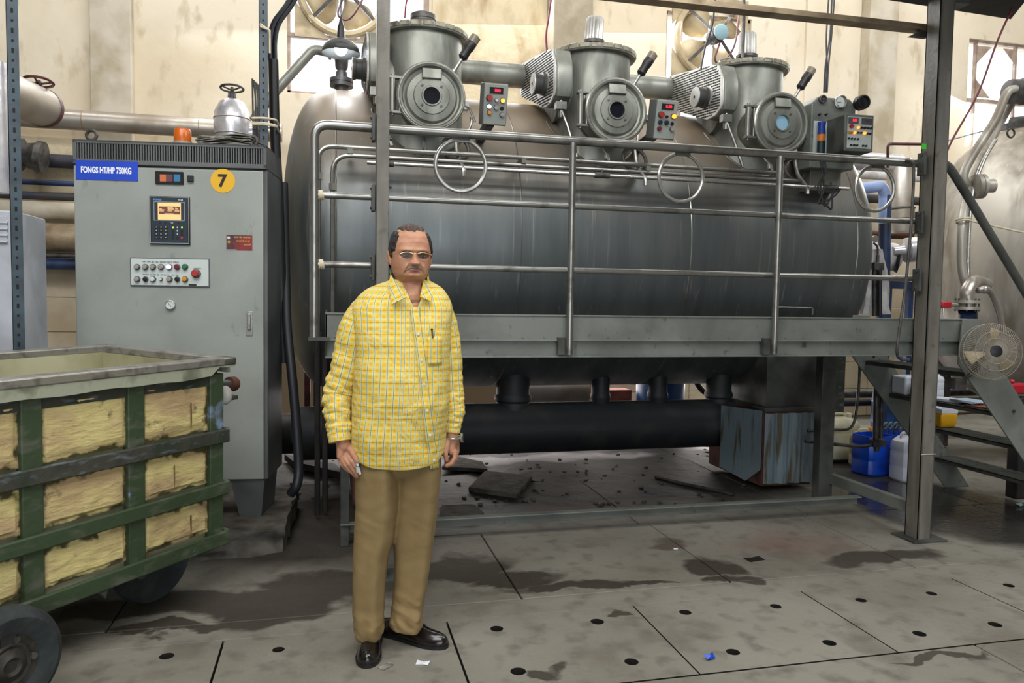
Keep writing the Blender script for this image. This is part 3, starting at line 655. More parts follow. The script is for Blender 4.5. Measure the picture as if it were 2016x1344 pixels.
# ================================================================== CART
def cart():
    ang = R(40); d = Vector((math.sin(ang), math.cos(ang), 0)); n = Vector((-d.y, d.x, 0))
    C0 = Vector((-.485, 3.66, 0)); tl = Matrix.Rotation(R(1.4), 3, n) @ Matrix.Rotation(R(1.2), 3, d)
    # local frame: x along the long side away from the corner (towards camera), y across, z up
    mx_ = fr(C0, -d, n, UZ); T = mx_ @ Matrix.Translation((0, 0, .27)) @ Matrix.Rotation(R(.9), 4, 'Y') @ Matrix.Rotation(R(1.6), 4, 'X') @ Matrix.Translation((0, 0, -.27))
    Lg, Wd, z0, z1 = 1.75, .8, .275, 1.10
    t = thing('cart', 'green-framed trolley with worn yellow panels and metal rim in left foreground', 'cart', mx_ @ Vector((.8, .4, 0)))
    def P(b, name, m, **k): return put(b, name, m, t, **k)
    # liner walls
    for a in (((.02, .02, z0), (Lg-.02, .03, z1-.01)), ((.02, Wd-.03, z0), (Lg-.02, Wd-.02, z1-.01)), ((.02, .02, z0), (.03, Wd-.02, z1-.01)), ((Lg-.03, .02, z0), (Lg-.02, Wd-.02, z1-.01)), ((.02, .02, z0), (Lg-.02, Wd-.02, z0+.01))):
        P(MB(T).box(*a), 'liner_panel', M['frp'])
    # frame posts and rails: long side y=0 is seen
    xs = [0.0, .405, .82, 1.235, 1.65]
    for x in xs: P(MB(T).box((x, -.018, z0), (x+.075, .018, z1-.05)), 'post', M['green'], bev=.004)
    for y in (Wd,): 
        for x in xs: P(MB(T).box((x, y-.018, z0), (x+.075, y+.018, z1-.05)), 'post', M['green'], bev=.004)
    rails = [(z0-.015, .065, 'green'), (.495, .06, 'green'), (.735, .062, 'green_dk')]
    for z, h, m_ in rails:
        P(MB(T).box((-.022, -.036, z), (Lg, -.016, z+h)), 'rail', M[m_], bev=.006)
        P(MB(T).box((-.022, Wd+.016, z), (Lg, Wd+.036, z+h)), 'rail', M[m_], bev=.006)
        P(MB(T).box((-.036, -.02, z), (-.016, Wd+.02, z+h)), 'rail', M[m_], bev=.006)
    # yellow panels
    for i in range(4):
        for (za, zb) in ((z0+.06, .49), (.56, .73), (.80, z1-.05)):
            xa, xb = xs[i]+.07, xs[i+1]+.006; b = MB(T); nx, nz = 26, 14
            V = [[b.v((xa+(xb-xa)*p/nx, -.004+.005*noise.noise(Vector((xa*7+p*.26, zb*9+q*.24, 1)))-(.004 if 1 < p < nx-1 and 1 < q < nz-1 else -.006), za+(zb-za)*q/nz)) for q in range(nz+1)] for p in range(nx+1)]
            for p in range(nx):
                for q in range(nz): b.f([V[p][q], V[p+1][q], V[p+1][q+1], V[p][q+1]])
            pn = P(b, 'side_panel', M['yellow_panel']); ga = pn.data.attributes.new('grime', 'FLOAT', 'POINT')
            for p in range(nx+1):
                for q in range(nz+1): dd = min(p, nx-p)*(xb-xa)/nx; de = min(q, nz-q)*(zb-za)/nz; ga.data[p*(nz+1)+q].value = max(0, 1-min(dd, de)/.03)
            for k in range(1 if (i+int(zb*7)) % 2 else 0):
                rr = random.Random(i*7+k+int(za*10)); px_ = xa+(xb-xa)*rr.uniform(.15, .8); h_ = rr.uniform(.05, .12); zz = zb-.01 if k else za+.02+h_
                s_ = MB(T); s_.prism([(px_, -.0135, zz), (px_+.004, -.0135, zz-.005), (px_+.003, -.0135, zz-h_), (px_-.001, -.0135, zz-h_*.7)], (0, .004, 0)); put(s_, 'grime_streak', M['panel_stain'], pn, smooth=False)
    # end panel
    P(MB(T).box((-.006, .03, z0+.03), (.012, Wd-.03, z1-.04)), 'end_panel', M['yellow_panel'])
    # rim and white lip under it
    for a, c in (((-.045, -.05, z1-.012), (Lg+.04, .028, z1+.022)), ((-.045, Wd-.028, z1-.012), (Lg+.04, Wd+.05, z1+.022)), ((-.045, -.05, z1-.012), (.03, Wd+.05, z1+.022)), ((Lg-.03, -.05, z1-.012), (Lg+.045, Wd+.05, z1+.022))):
        P(MB(T).box(a, c), 'rim', M['rim'], bev=.006)
    b = MB(T); pts = []
    for i in range(41):
        x = -.04+(Lg+.03)*i/40; pts.append((x, -.046, z1-.055+.008*noise.noise(Vector((x*6, 0, 0)))+(.035 if x < .05 else 0)))
    top = [(p[0], -.046, z1-.008) for p in pts]
    V = [b.v(p) for p in pts]; W_ = [b.v(p) for p in top]; V2 = [b.v((p[0], -.02, p[2]+.004)) for p in pts]
    for i in range(40): b.f([V[i], V[i+1], W_[i+1], W_[i]]); b.f([V[i], V2[i], V2[i+1], V[i+1]])
    P(b, 'lip', M['lip'])
    P(MB(T).box((-.045, -.01, z1-.05), (-.03, Wd, z1-.01)), 'lip', M['lip'])
    P(MB(T).box((.03, -.01, z1-.10), (Lg, .03, z1-.012)), 'inner_band', M['green_dk'])
    # push handle tube at the far end
    for y in (.08,):
        b = MB(T); b.cyl((-.02, y, .985), (-.17, y+.02, .972), .022); hb = P(b, 'handle', M['steel_r'])
        b = MB(T); b.lathe((-.17, y+.02, .972), (-1, .1, -.1), [(.034, -.035), (.036, 0), (.03, .012)], 16); put(b, 'end_cap', M['rust'], hb)
        b = MB(T); b.ball((-.085, y-.005, .93), .04, 8, (1, 1, 1.2)); q = put(b, 'plastic_wrap', M['white_wrap'], hb)
        b = MB(T); b.box((-.15, y-.03, .905), (-.05, y+.04, .925)); P(b, 'bracket', M['green_dk'], bev=.003)
        b = MB(T); b.prism([(-.018, y-.06, 1.0), (-.018, y+.06, 1.0), (-.055, y, .88)], (0, 0, -.01)); P(b, 'gusset', M['green_dk'])
    # wheels on the ground: rear disc wheel, front tyre
    def wheel(c, r, w_, ax, disc):
        c = Vector(c); ax = Vector(ax).normalized()
        if disc:
            b = MB(); b.lathe(c-ax*w_/2, ax, [(r*.2, .012), (r*.86, .01), (r*.97, 0), (r, .012), (r, w_-.012), (r*.97, w_), (r*.86, w_-.01), (r*.2, w_-.012)], 44)
            wo = P(b, 'wheel', M['rubber'])
            for k in range(3):
                u, v, _ = MB.frame(ax); p = c+(u*math.cos(k*2.1+.6)+v*math.sin(k*2.1+.6))*r*.42
                b = MB(); b.lathe(p-ax*(w_/2+.002), ax, [(r*.12, 0), (r*.12, w_+.004)], 16); put(b, 'web_hole', M['concrete'], wo)
        else:
            b = MB(); b.lathe(c-ax*w_/2, ax, [(r*.52, .012), (r*.6, 0), (r*.84, -.006), (r*.97, .012), (r, .03), (r, w_-.03), (r*.97, w_-.012), (r*.84, w_+.006), (r*.6, w_), (r*.52, w_-.012)], 44, False, False); wo = P(b, 'wheel', M['rubber'])
            b = MB(); b.lathe(c-ax*w_/2, ax, [(r*.1, -.004), (r*.16, -.012), (r*.3, .004), (r*.36, .0), (r*.42, .018), (r*.54, .012), (r*.56, w_-.02)], 36, True, False); hb = put(b, 'hub', M['hub'], wo)
            u, v, _ = MB.frame(ax)
            for k in range(5):
                p = c+(u*math.cos(k*1.257)+v*math.sin(k*1.257))*r*.44; b = MB(); b.cyl(p-ax*(w_/2-.006), p-ax*(w_/2-.03), .012, n=8); put(b, 'bolt', M['cast'], wo)
        b = MB(); b.beam(c+UZ*r*.2+ax*.0, c+UZ*(.33-c.z), .05, .07, ax); P(b, 'fork', M['dark'])
    axl = n; wheel(Vector((-.775, 3.70, .195))+n*.02, .2, .05, -n, True)
    fw_ = atZ(30, 1300, .2); wheel(Vector((fw_.x-.02, fw_.y, .185))+n*.03, .185, .085, n, False)
    wheel(Vector((-.775, 3.70, .195))+n*.6, .2, .05, -n, True); wheel(Vector((fw_.x-.02, fw_.y, .185))+n*.6, .185, .085, n, False)
    b = MB(T); b.prism([(.56, -.01, z0), (.62, -.01, z0), (.58, -.01, z0-.06)], (0, .02, 0)); P(b, 'bracket', M['green_dk'])
cart()
# ================================================================== DYEING MACHINE
VY, VZ, VR = 5.95, 1.81, 1.1; VX0, VX1 = .04, 3.75
dm = thing('dyeing_machine', 'large horizontal stainless steel dyeing vessel with three loading turrets behind the platform', 'machine', (2.2, VY, 0))
def vsurf(X, Y): return VZ+math.sqrt(max(0, VR*VR-(Y-VY)**2))
def vfront(z): return VY-math.sqrt(max(0, VR*VR-(z-VZ)**2))
SE = .78
prof = [(VR*math.cos(t*PI/28)**SE if t < 14 else 0, -.37*math.sin(t*PI/28)**SE) for t in range(14, 0, -1)]
pr = [(max(r, .01), h) for r, h in prof]+[(VR, 0), (VR, VX1-VX0)]+[(max(.01, VR*abs(math.cos(t*PI/28))**.9), VX1-VX0+.43*math.sin(t*PI/28)**.9) for t in range(1, 15)]
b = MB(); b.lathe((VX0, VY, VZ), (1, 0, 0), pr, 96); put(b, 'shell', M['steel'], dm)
for X in (VX0, 1.22, 2.43, VX1): b = MB(); b.torus((X, VY, VZ), (1, 0, 0), VR-.002, .005, 96, 6); put(b, 'weld_seam', M['steel_r'], dm)
TX = (.61, 1.82, 3.03); TY = 5.24
M['lid_seg'] = mat('flange_segment_paint', srgb(150, 146, 128), .5, .2, var=srgb(88, 82, 72), vscale=14, vlo=.45, vhi=.65)
def turret(X, cap):
    b = MB(); zb = 2.0; r = .262; zt_ = (3.13, 3.10, 3.105)[cap]; up_ = zt_-3.03
    # flared saddle into the vessel, straight barrel above
    pf = [(.40, zb), (.385, zb+.2), (.345, zb+.36), (.29, zb+.5), (.27, zb+.6), (.262, zb+.72), (.262, zt_)]
    rings = []
    for rr, z in pf:
        off = (rr-.25)*.0; rings.append([Vector((X+rr*math.cos(2*PI*i/56), TY+min(rr, .262)*math.sin(2*PI*i/56)*1.0, z)) for i in range(56)])
    b.loft(rings); t = put(b, 'turret', M['steel_t'], dm)
    b = MB(); b.tube([(X+.36*math.cos(a*PI/20), 0, 0) for a in range(0)], .01) if 0 else None; 
    b = MB(); pts = []
    for i in range(25):
        th = PI+PI*i/24; x = X+.335*math.cos(th); y = TY+.27*math.sin(th); y = max(y, VY-1.08); pts.append((x, y-.005, vsurf(x, y)+.0))
    b.tube(pts, .008, 6); put(b, 'saddle_weld', M['steel_r'], t)
    # lid with rim
    b = MB(); b.lathe((X, TY, zt_), (0, 0, 1), [(.264, -.01), (.296, -.006), (.3, .0), (.3, .024), (.294, .03), (.26, .04), (.1, .055)], 64); put(b, 'lid', M['steel_t'], t)
    for k in range(24):
        a = 2*PI*k/24; c_ = Vector((X+.287*math.cos(a), TY+.287*math.sin(a), zt_+.015)); b = MB(); b.box(c_-Vector((.017, .033, .012)), c_+Vector((.017, .033, .019)), Matrix.Rotation(a, 3, 'Z')); put(b, 'lid_clip', M['lid_seg'], t, smooth=False, bev=.003)
    b = MB(); b.tube([(X-.2, TY+.05, 3.05+up_), (X-.2, TY+.05, 3.13+up_), (X-.1, TY+.05, 3.16+up_), (X-.1, TY+.05, 3.06+up_)], .007, 8, .02); put(b, 'lid_handle', M['steel_b'], t)
    # cap on the lid
    if cap == 0:
        b = MB(); b.lathe((X, TY, 3.07+up_), (0, 0, 1), [(.07, 0), (.07, .04), (.085, .045), (.085, .075), (.08, .08), (.08, .09), (.085, .095), (.085, .125), (.06, .14)], 28)
        put(b, 'lid_port', M['cast'], t)
    else:
        b = MB(); b.lathe((X, TY, 3.065+up_), (0, 0, 1), [(.06, 0), (.06, .02), (.085, .03), (.088, .055), (.07, .06), (.07, .075), (.08, .08), (.08, .1)], 28); put(b, 'lid_port', M['cast'], t)
        b = MB(); n = 40; tilt = Matrix.Rotation(R(4 if cap == 1 else 0), 3, 'Y')
        rg = []
        for h, k in ((0, 1), (.15, .95), (.165, .8)):
            rg.append([Vector((X, TY, 3.165+up_))+tilt @ Vector(((.068 if i % 2 else .062)*k*math.cos(2*PI*i/n), (.068 if i % 2 else .062)*k*math.sin(2*PI*i/n), h)) for i in range(n)])
        b.loft(rg); put(b, 'ribbed_cap', M['galv'], t)
    # loading door: neck, ring, dished face, sight glass
    DZ, DYf, dr = 2.64, 4.77, .205
    b = MB(); b.lathe((X, 5.1, DZ), (0, -1, 0), [(.175, 0), (.175, .17), (.195, .18), (.197, .25), (.19, .26), (.19, .30)], 48); put(b, 'door_neck', M['steel_t'], t)
    b = MB(); b.lathe((X, DYf, DZ), (0, -1, 0), [(.196, -.03), (.204, 0), (.205, .02), (.196, .028), (.184, .022), (.174, -.002), (.162, -.006), (.15, .012), (.112, .018), (.108, .026), (.064, .027), (.06, .034), (.052, .034), (.05, .02)], 64, False, False); dr_ = put(b, 'door', M['steel_t'], t)
    b = MB(); b.torus((X, DYf-.012, DZ), (0, 1, 0), .2, .0125, 64, 10); put(b, 'door_ring', M['steel_b'], t)
    b = MB(); b.lathe((X, DYf-.0, DZ), (0, -1, 0), [(.051, 0), (.051, .014)], 32); put(b, 'sight_glass', M['glass_lit' if cap == 2 else 'glass_dk'], t)
    for a in (45, 135, 225, 315): b = MB(); b.lathe((X+.083*math.cos(R(a)), DYf-.026, DZ+.083*math.sin(R(a))), (0, -1, 0), [(.0075, 0), (.0075, .006)], 10); put(b, 'bolt', M['cast'], t)
    b = MB(); b.box((X-.06, DYf-.035, DZ+.10), (X+.06, DYf-.012, DZ+.165), Matrix.Rotation(R(-12), 3, 'X')); put(b, 'maker_plate', M['steel_t'], t, bev=.004)
    # hinge
    b = MB(); b.cyl((X-.235, DYf+.02, DZ-.1), (X-.235, DYf+.02, DZ+.1), .02); b.cyl((X-.19, DYf+.02, DZ-.1), (X-.19, DYf+.02, DZ+.1), .012); put(b, 'hinge_pin', M['steel_r'], t)
    for z in (-.105, .105): b = MB(); b.box((X-.26, DYf-.0, DZ+z-.008), (X-.165, DYf+.045, DZ+z+.008)); b.cyl((X-.235, DYf+.02, DZ+z*1.0-.02), (X-.235, DYf+.02, DZ+z+.02), .012); put(b, 'hinge_bracket', M['steel_r'], t, bev=.002)
    # latch handle
    b = MB(); b.tube([(X+.2, DYf+.03, DZ-.03), (X+.235, DYf-.02, DZ-.05), (X+.27, DYf-.03, DZ-.14)], .008, 8); b.box((X+.19, DYf, DZ-.06), (X+.235, DYf+.05, DZ-.01)); put(b, 'latch', M['steel_b'], t)
    # sampling lamp on a thin arm
    p0 = Vector((X+.14, DYf+.1, DZ+.17)); dd = Vector((.52, -.05, .85)).normalized()
    b = MB(); b.cyl(p0, p0+dd*.12, .011); b.cyl(p0+dd*.0, p0+dd*.04, .017); put(b, 'lamp_arm', M['steel_b'], t)
    b = MB(); b.lathe(p0+dd*.12, dd, [(.016, 0), (.03, .015), (.028, .07), (.032, .08), (.034, .12), (.03, .128)], 20); put(b, 'lamp_body', M['black'], t)
    b = MB(); b.lathe(p0+dd*.245, dd, [(.033, 0), (.034, .045), (.028, .05)], 20); put(b, 'lamp_glass', mat('smoky_lamp_glass_%d' % cap, srgb(120, 112, 96), .3), t)
    # reel drive on the left: nozzle, guard box, perforated plate
    b = MB(); b.cyl((X-.2, TY, 2.83), (X-.30, TY, 2.83), .17, .19, 36); put(b, 'drive_nozzle', M['steel_t'], t)
    Xp = X-.385; out = [(-.36, 3.13), (-.22, 3.14), (-.12, 3.115), (-.0, 3.05)]
    base = [(4.905, 2.985), (4.88, 2.93), (4.875, 2.80), (4.905, 2.745), (4.98, 2.715), (5.10, 2.71), (5.78, 2.955), (5.83, 2.99), (5.84, 3.16), (5.76, 3.2), (5.04, 3.085), (4.95, 3.055)]
    gd = MB(); gd.prism([(Xp+.012, y, z) for y, z in base], (.115, 0, 0)); put(gd, 'guard_box', M['steel_t'], t, bev=.012, bseg=3)
    gd = MB(); gd.prism([(Xp, y, z) for y, z in base], (.012, 0, 0)); put(gd, 'guard_plate', M['galv'], t, bev=.003)
    s_ = MB()
    cy = sum(p[0] for p in base)/len(base)
    def inside(y, z):
        c = False; n = len(base); j = n-1
        for i in range(n):
            yi, zi = base[i]; yj, zj = base[j]
            if ((zi > z) != (zj > z)) and (y < (yj-yi)*(z-zi)/(zj-zi)+yi): c = not c
            j = i
        return c
    z = 2.735
    while z < 3.15:
        y = 4.9; st_ = None
        while y < 5.84:
            zz = z+(y-5.1)*.1; ok = inside(y-.03, zz-.012) and inside(y+.03, zz+.012) and (y-5.17)**2*.25+(zz-2.88)**2 > .0065
            if ok:
                s_.box((Xp-.0012, y-.011, zz-.0048), (Xp+.001, y+.011, zz+.0048))
            y += .0275
        z += .0185
    put(s_, 'perforation', M['slot'], t, smooth=False, kind='stuff')
    # shaft seal in the middle of the guard
    b = MB(); b.lathe((Xp, 5.13, 2.875), (-1, 0, 0), [(.075, 0), (.075, .02), (.065, .025), (.065, .06), (.072, .062), (.072, .08)], 32); put(b, 'shaft_hub', M['grey_dk'], t)
    b = MB(); b.lathe((Xp-.08, 5.13, 2.875), (-1, 0, 0), [(.072, 0), (.07, .006), (.012, .007)], 32); put(b, 'hub_cap', M['galv'], t)
    b = MB(); b.lathe((Xp-.0865, 5.13, 2.875), (-1, 0, 0), [(.01, 0), (.01, .003)], 12); put(b, 'shaft_hole', M['slot'], t)
    b = MB(); b.tube([(Xp+.06, 4.93, 2.72), (Xp+.06, 4.92, 2.66), (Xp+.1, 4.9, 2.55), (Xp+.13, 4.86, 2.42), (Xp+.15, 4.84, 2.34)], .011, 8); b.box((Xp+.02, 4.9, 2.66), (Xp+.09, 4.95, 2.71)); b.cyl((Xp+.06, 4.93, 2.61), (Xp+.06, 4.93, 2.66), .02); put(b, 'drain_pipe', M['steel_r'], t)
    # little stub pipes under the door
    b = MB(); b.tube([(X-.03, 4.9, 2.42), (X-.03, 4.82, 2.36), (X-.03, 4.78, 2.28)], .009, 8); b.cyl((X-.03, 4.845, 2.37), (X-.03, 4.83, 2.335), .015); put(b, 'stub_pipe', M['steel_b'], t)
    b = MB(); b.tube([(X+.17, 4.85, 2.44), (X+.17, 4.80, 2.3), (X+.2, 4.72, 2.2), (X+.2, 4.72, 2.16)], .014, 8, .05); put(b, 'stub_pipe', M['steel_b'], t)
    b = MB(); b.torus((X+.165, 4.83, 2.345), (.1, -1, .35), .085, .012, 32, 8); put(b, 'cable_loop', M['cast'], t)
    return t
T0 = turret(TX[0], 0); T1 = turret(TX[1], 1); T2 = turret(TX[2], 2)
# connecting pipe behind the turrets
b = MB(); p0, p1 = atY(905, 146, 5.75), atY(1420, 183, 5.75); b.cyl((.7, 5.75, 3.1), (3.0, 5.75, 3.1), .088, n=28); put(b, 'connecting_pipe', M['steel_t'], dm)
b = MB(); b.cyl((.2, 6.2, 2.7), (.2, 6.3, 2.8), .05); put(b, 'lifting_lug', M['steel_t'], dm)
# turret control boxes
def cbx(c, w_, h, dpt, tilt, name, label, rows, dig, yaw=0):
    c = Vector(c); Mx = Matrix.Translation(c) @ Matrix.Rotation(R(yaw), 4, 'Z') @ Matrix.Rotation(R(-tilt), 4, 'X')
    b = MB(Mx); b.box((-w_/2, 0, -h/2), (w_/2, dpt, h/2)); o = put(b, name, M['cab_dk'], dm, bev=.006, label=label)
    b = MB(Mx); b.box((-w_/2+.003, -.008, -h/2+.003), (w_/2-.003, .004, h/2-.003)); put(b, 'front_plate', M['cab'], o, bev=.006)
    b = MB(Mx); b.box((-w_*.27, -.012, h*.25), (w_*.28, -.007, h*.4)); put(b, 'display', M['slot'], o)
    sz = h*.1
    text(dig, sz, Mx @ Matrix.Translation((w_*.05, -.0125, h*.325)) @ Matrix.Rotation(PI/2, 4, 'X'), M['lit_red'], 'digits', o, bold=.0005)
    for x, z, r, m_, hh in rows:
        b = MB(Mx); b.lathe((x*w_, -.008, z*h), (0, -1, 0), [(r*1.25, 0), (r*1.2, hh*.5)], 16); put(b, 'button_collar', M['cast'], o)
        b = MB(Mx); b.lathe((x*w_, -.008, z*h), (0, -1, 0), [(r, hh*.4), (r, hh)], 16); put(b, 'button', M[m_], o)
    return o
cbx((.972, 4.57, 2.572), .15, .245, .12, -14, 'control_box', 'small control box with lit white and orange lamps beside the first turret', [(-.27, .14, .016, 'btn_red', .03), (.02, .1, .009, 'dial', .02), (.27, .1, .0125, 'lit_amber', .022), (-.27, -.06, .012, 'lit_white', .02), (.02, -.07, .0125, 'btn_grey', .02), (.27, -.09, .011, 'slot', .002), (-.25, -.2, .011, 'btn_amber', .018), (.28, -.23, .012, 'btn_grey', .018)], '000')
cbx((2.083, 4.57, 2.556), .15, .245, .12, -14, 'control_box', 'small control box with green and red lamps beside the second turret', [(-.27, .12, .016, 'btn_red', .03), (.0, .08, .007, 'slot', .02), (.3, .1, .0135, 'lit_amber', .022), (-.27, -.07, .012, 'teal_dk', .02), (.02, -.07, .0125, 'teal_dk', .02), (.3, -.09, .011, 'slot', .002), (-.27, -.23, .012, 'btn_crim', .018), (.3, -.22, .012, 'btn_grey', .018)], '0.00')
for X in (.972, 2.083): b = MB(); b.beam((X+.0, 4.72, 2.5), (X, vfront(2.45)+.05, 2.45), .05, .05); put(b, 'box_bracket', M['grey_dk'], dm)
# big gauge panel by the third turret
gp0 = atY(1597, 182, 4.72); gp1 = atY(1697, 305, 4.72)
b = MB(); xa, xb, zb_, zt = 3.225, 3.575, 2.34, 2.825; y = 4.70
pts = [(xa, y, zb_), (xb, y, zb_), (xb, y, zt-.05), (xb-.05, y, zt), (xa+.05, y, zt), (xa, y, zt-.05)]
b.prism(pts, (0, .16, 0)); gp = put(b, 'gauge_panel', M['grey'], dm, bev=.008)
def rnd(px, py, Y, prof, m_, name, n=28, par=gp):
    q = atY(px, py, Y); b = MB(); b.lathe(q, (0, -1, 0), prof, n); return put(b, name, M[m_], par)
rnd(1618, 196, 4.70, [(.028, 0), (.028, .02), (.022, .022), (.02, .008), (.008, .006), (.006, .016)], 'cast', 'socket')
rnd(1653, 201, 4.70, [(.045, 0), (.046, .022), (.040, .024), (.040, .016)], 'steel_b', 'gauge'); rnd(1653, 201, 4.682, [(.0398, 0), (.0398, .001)], 'dial', 'dial')
b = MB(); q = atY(1653, 201, 4.678); b.beam(q+Vector((-.025, 0, -.003)), q+Vector((.014, 0, .002)), .002, .002, (0, 1, 0)); put(b, 'needle', M['ink'], gp)
rnd(1691, 204, 4.70, [(.05, 0), (.05, .045), (.048, .058), (.038, .06), (.035, .05)], 'black', 'pressure_switch'); rnd(1692, 204, 4.655, [(.034, 0), (.034, .008)], 'glass_dk', 'switch_window')
for px in (1612, 1625): rnd(px, 226, 4.70, [(.008, 0), (.006, .02)], 'black', 'toggle', 10)
b = MB(); q = atY(1602, 238, 4.699); q2 = atY(1630, 305, 4.699); b.box((q.x, 4.692, q2.z), (q2.x, 4.70, q.z)); put(b, 'stack_light_backing', M['panel_w'], gp)
q = atY(1615, 303, 4.66); b = MB(); b.lathe((q.x, 4.655, q.z), (0, 0, 1), [(.026, 0), (.026, .085)], 20); put(b, 'stack_light_base', M['teal_dk'], gp)
b = MB(); b.lathe((q.x, 4.655, q.z+.086), (0, 0, 1), [(.0235, 0), (.0235, .045)], 20); put(b, 'stack_light_lens', M['orange'], gp)
b = MB(); b.lathe((q.x, 4.655, q.z+.132), (0, 0, 1), [(.026, 0), (.026, .018), (.0235, .02), (.0235, .065), (.027, .067), (.027, .082)], 20); put(b, 'stack_light_lens', M['cobalt'], gp)
Mx = Matrix.Translation(atY(1689, 263, 4.5)) @ Matrix.Rotation(R(-2), 4, 'Z')
b = MB(Mx); b.box((-.105, 0, -.12), (.11, .2, .125)); pb = put(b, 'push_button_box', M['grey_dk'], dm, bev=.008, label='large button box with lit orange lamps mounted on the gauge panel')
b = MB(Mx); b.box((-.105, -.01, -.12), (.11, .002, .125)); put(b, 'front_cover', M['grey'], pb, bev=.008)
b = MB(Mx); b.box((-.088, -.013, -.1), (.094, -.008, .108)); put(b, 'front_plate', M['panel_w'], pb, bev=.004)
for x in (-.045, .055): b = MB(Mx); b.box((x-.04, -.018, .06), (x+.035, -.012, .1)); put(b, 'display', M['cab_dk'], pb)
text('169', .024, Mx @ Matrix.Translation((-.04, -.0188, .081)) @ Matrix.Rotation(PI/2, 4, 'X'), M['lit_red'], 'digits', pb, bold=.0006); text('000', .02, Mx @ Matrix.Translation((.055, -.0188, .079)) @ Matrix.Rotation(PI/2, 4, 'X'), mat('dim_red_digits', srgb(120, 44, 50), .5), 'digits', pb)
bt = [(-.062, .042, .015, 'btn_red')]+[(-.01+i*.024, .036, .0085, 'lit_amber' if i == 0 else 'black') for i in range(5)]+[(-.08+i*.0215, .0, .0085, 'btn_amber' if i < 2 else 'lit_amber') for i in range(3)]+[(-.01, .002, .007, 'black'), (.012, .002, .007, 'black'), (.038, .001, .0095, 'lit_amber'), (.06, .0, .007, 'black'), (.08, .0, .007, 'black')]+[(-.08+i*.023, -.04, .007, 'black') for i in range(4)]+[(-.06+i*.022, -.082, .007, 'black') for i in range(3)]+[(.03+i*.022, -.082, .007, 'black') for i in range(2)]
for x, z, r, m_ in bt: b = MB(Mx); b.lathe((x, -.013, z), (0, -1, 0), [(r, 0), (r*.9, .012)], 12); put(b, 'button', M[m_], pb)
b = MB(); b.box((3.3, 4.8, 2.2), (3.55, 5.1, 2.45)); put(b, 'panel_bracket', M['steel_t'], dm, bev=.004)
# long thin pipes on the vessel front, dropping at the left
PY = 4.76
def hp(b_, pts, r, name, m_='steel_r', fil=.06, par=dm):
    b = MB(); b.tube(pts, r, 10, fil); return put(b, name, M[m_], par)
hp(0, [(3.0, PY, 2.300), (-.065, PY, 2.300), (-.065, PY, 1.15)], .0145, 'spray_pipe', fil=.09)
hp(0, [(3.2, PY, 2.252), (.018, PY, 2.252), (.018, PY, 1.15)], .0145, 'spray_pipe', fil=.11)
hp(0, [(3.56, PY-.03, 2.212), (.22, PY-.03, 2.212)], .0125, 'lance_pipe', m_='steel_b', fil=0)
for X in (.33, 1.72, 3.42): b = MB(); b.cyl((X-.05, PY-.03, 2.212), (X+.05, PY-.03, 2.212), .02); b.cyl((X, PY-.03, 2.212), (X, PY-.03, 2.25), .008); put(b, 'pipe_coupling', M['cast'], dm)
for X in (.12, 1.2, 2.05): b = MB(); b.box((X-.015, PY-.02, 2.262), (X+.015, PY+.14, 2.292)); put(b, 'pipe_clip', M['steel_t'], dm)
for x, z in ((-.065, 2.12), (.018, 2.06)): b = MB(); b.cyl((x, PY, z-.02), (x, PY, z+.02), .026, n=6); put(b, 'union_nut', M['steel_b'], dm)
for X in (-.065, .018): b = MB(); b.beam((X, PY, 1.16), (X, 4.98, 1.16), .03, .03); put(b, 'pipe_foot', M['steel_t'], dm)
# dangling black cables at the right
for k in range(3):
    q = [atY(1610+k*3, 300, 4.7), atY(1618+k*4, 335, 4.7), atY(1622-k*6, 372, 4.7), atY(1612+k*12, 400+k*6, 4.7), atY(1640, 388-k*6, 4.7), atY(1655, 372, 4.7)]
    b = MB(); b.tube(bez(q), .006, 6); put(b, 'cable', M['cable'], dm)
b = MB(); q = atY(1530, 604, 4.9); q2 = atY(1600, 606, 4.9); b.tube([q+UZ*-.05, q, q2, q2-UZ*.05], .007, 8, .02); put(b, 'grab_handle', M['steel_t'], dm)
# safety valve and elbow pipe on top left
vx = .085; vy = 5.85
b = MB(); b.lathe((vx, vy, 2.9), (0, 0, 1), [(.05, -.02), (.05, .04), (.085, .042), (.085, .066), (.08, .067), (.08, .072), (.085, .073), (.085, .1), (.045, .102), (.04, .15)], 28); sv = put(b, 'safety_valve', M['cast'], dm)
b = MB(); b.lathe((vx, vy, 3.0), (0, 0, 1), [(.035, 0), (.032, .06), (.045, .08), (.05, .14), (.048, .22), (.03, .24), (.026, .34), (.018, .36)], 20); put(b, 'valve_body', M['cast'], sv)
b = MB(); b.cyl((vx, vy, 3.17), (vx-.13, vy, 3.19), .035); b.cyl((vx-.07, vy, 3.18), (vx-.09, vy, 3.182), .05, n=6); b.tube([(vx-.12, vy, 3.19), (vx-.2, vy, 3.2), (vx-.52, vy+.03, 2.82), (vx-.62, vy+.03, 2.66)], .035, 14, .1); put(b, 'discharge_pipe', M['steel_t'], sv)
b = MB(); b.torus((-.42, 5.84, 2.72), (0, 1, .2), .05, .008, 24, 6); put(b, 'lifting_eye', M['cast'], dm)
# lower header with nozzles
HY, HZ, HRd = 5.55, .43, .19
b = MB(); b.lathe((-.2, HY, HZ), (1, 0, 0), [(.05, -.06), (.14, -.03), (HRd, 0), (HRd, 3.5), (.14, 3.55), (.05, 3.57)], 48); put(b, 'lower_header', M['pipe_dk'], dm)
for X, r_ in ((.5, .1), (1.346, .125), (2.044, .07), (2.52, .075), (3.05, .1)):
    b = MB(); b.lathe((X, HY, HZ), (0, 0, 1), [(r_, 0), (r_, .2), (r_*1.12, .215), (r_*1.12, .24), (r_, .26), (r_, .5)], 24); put(b, 'header_nozzle', M['pipe_dk'], dm)
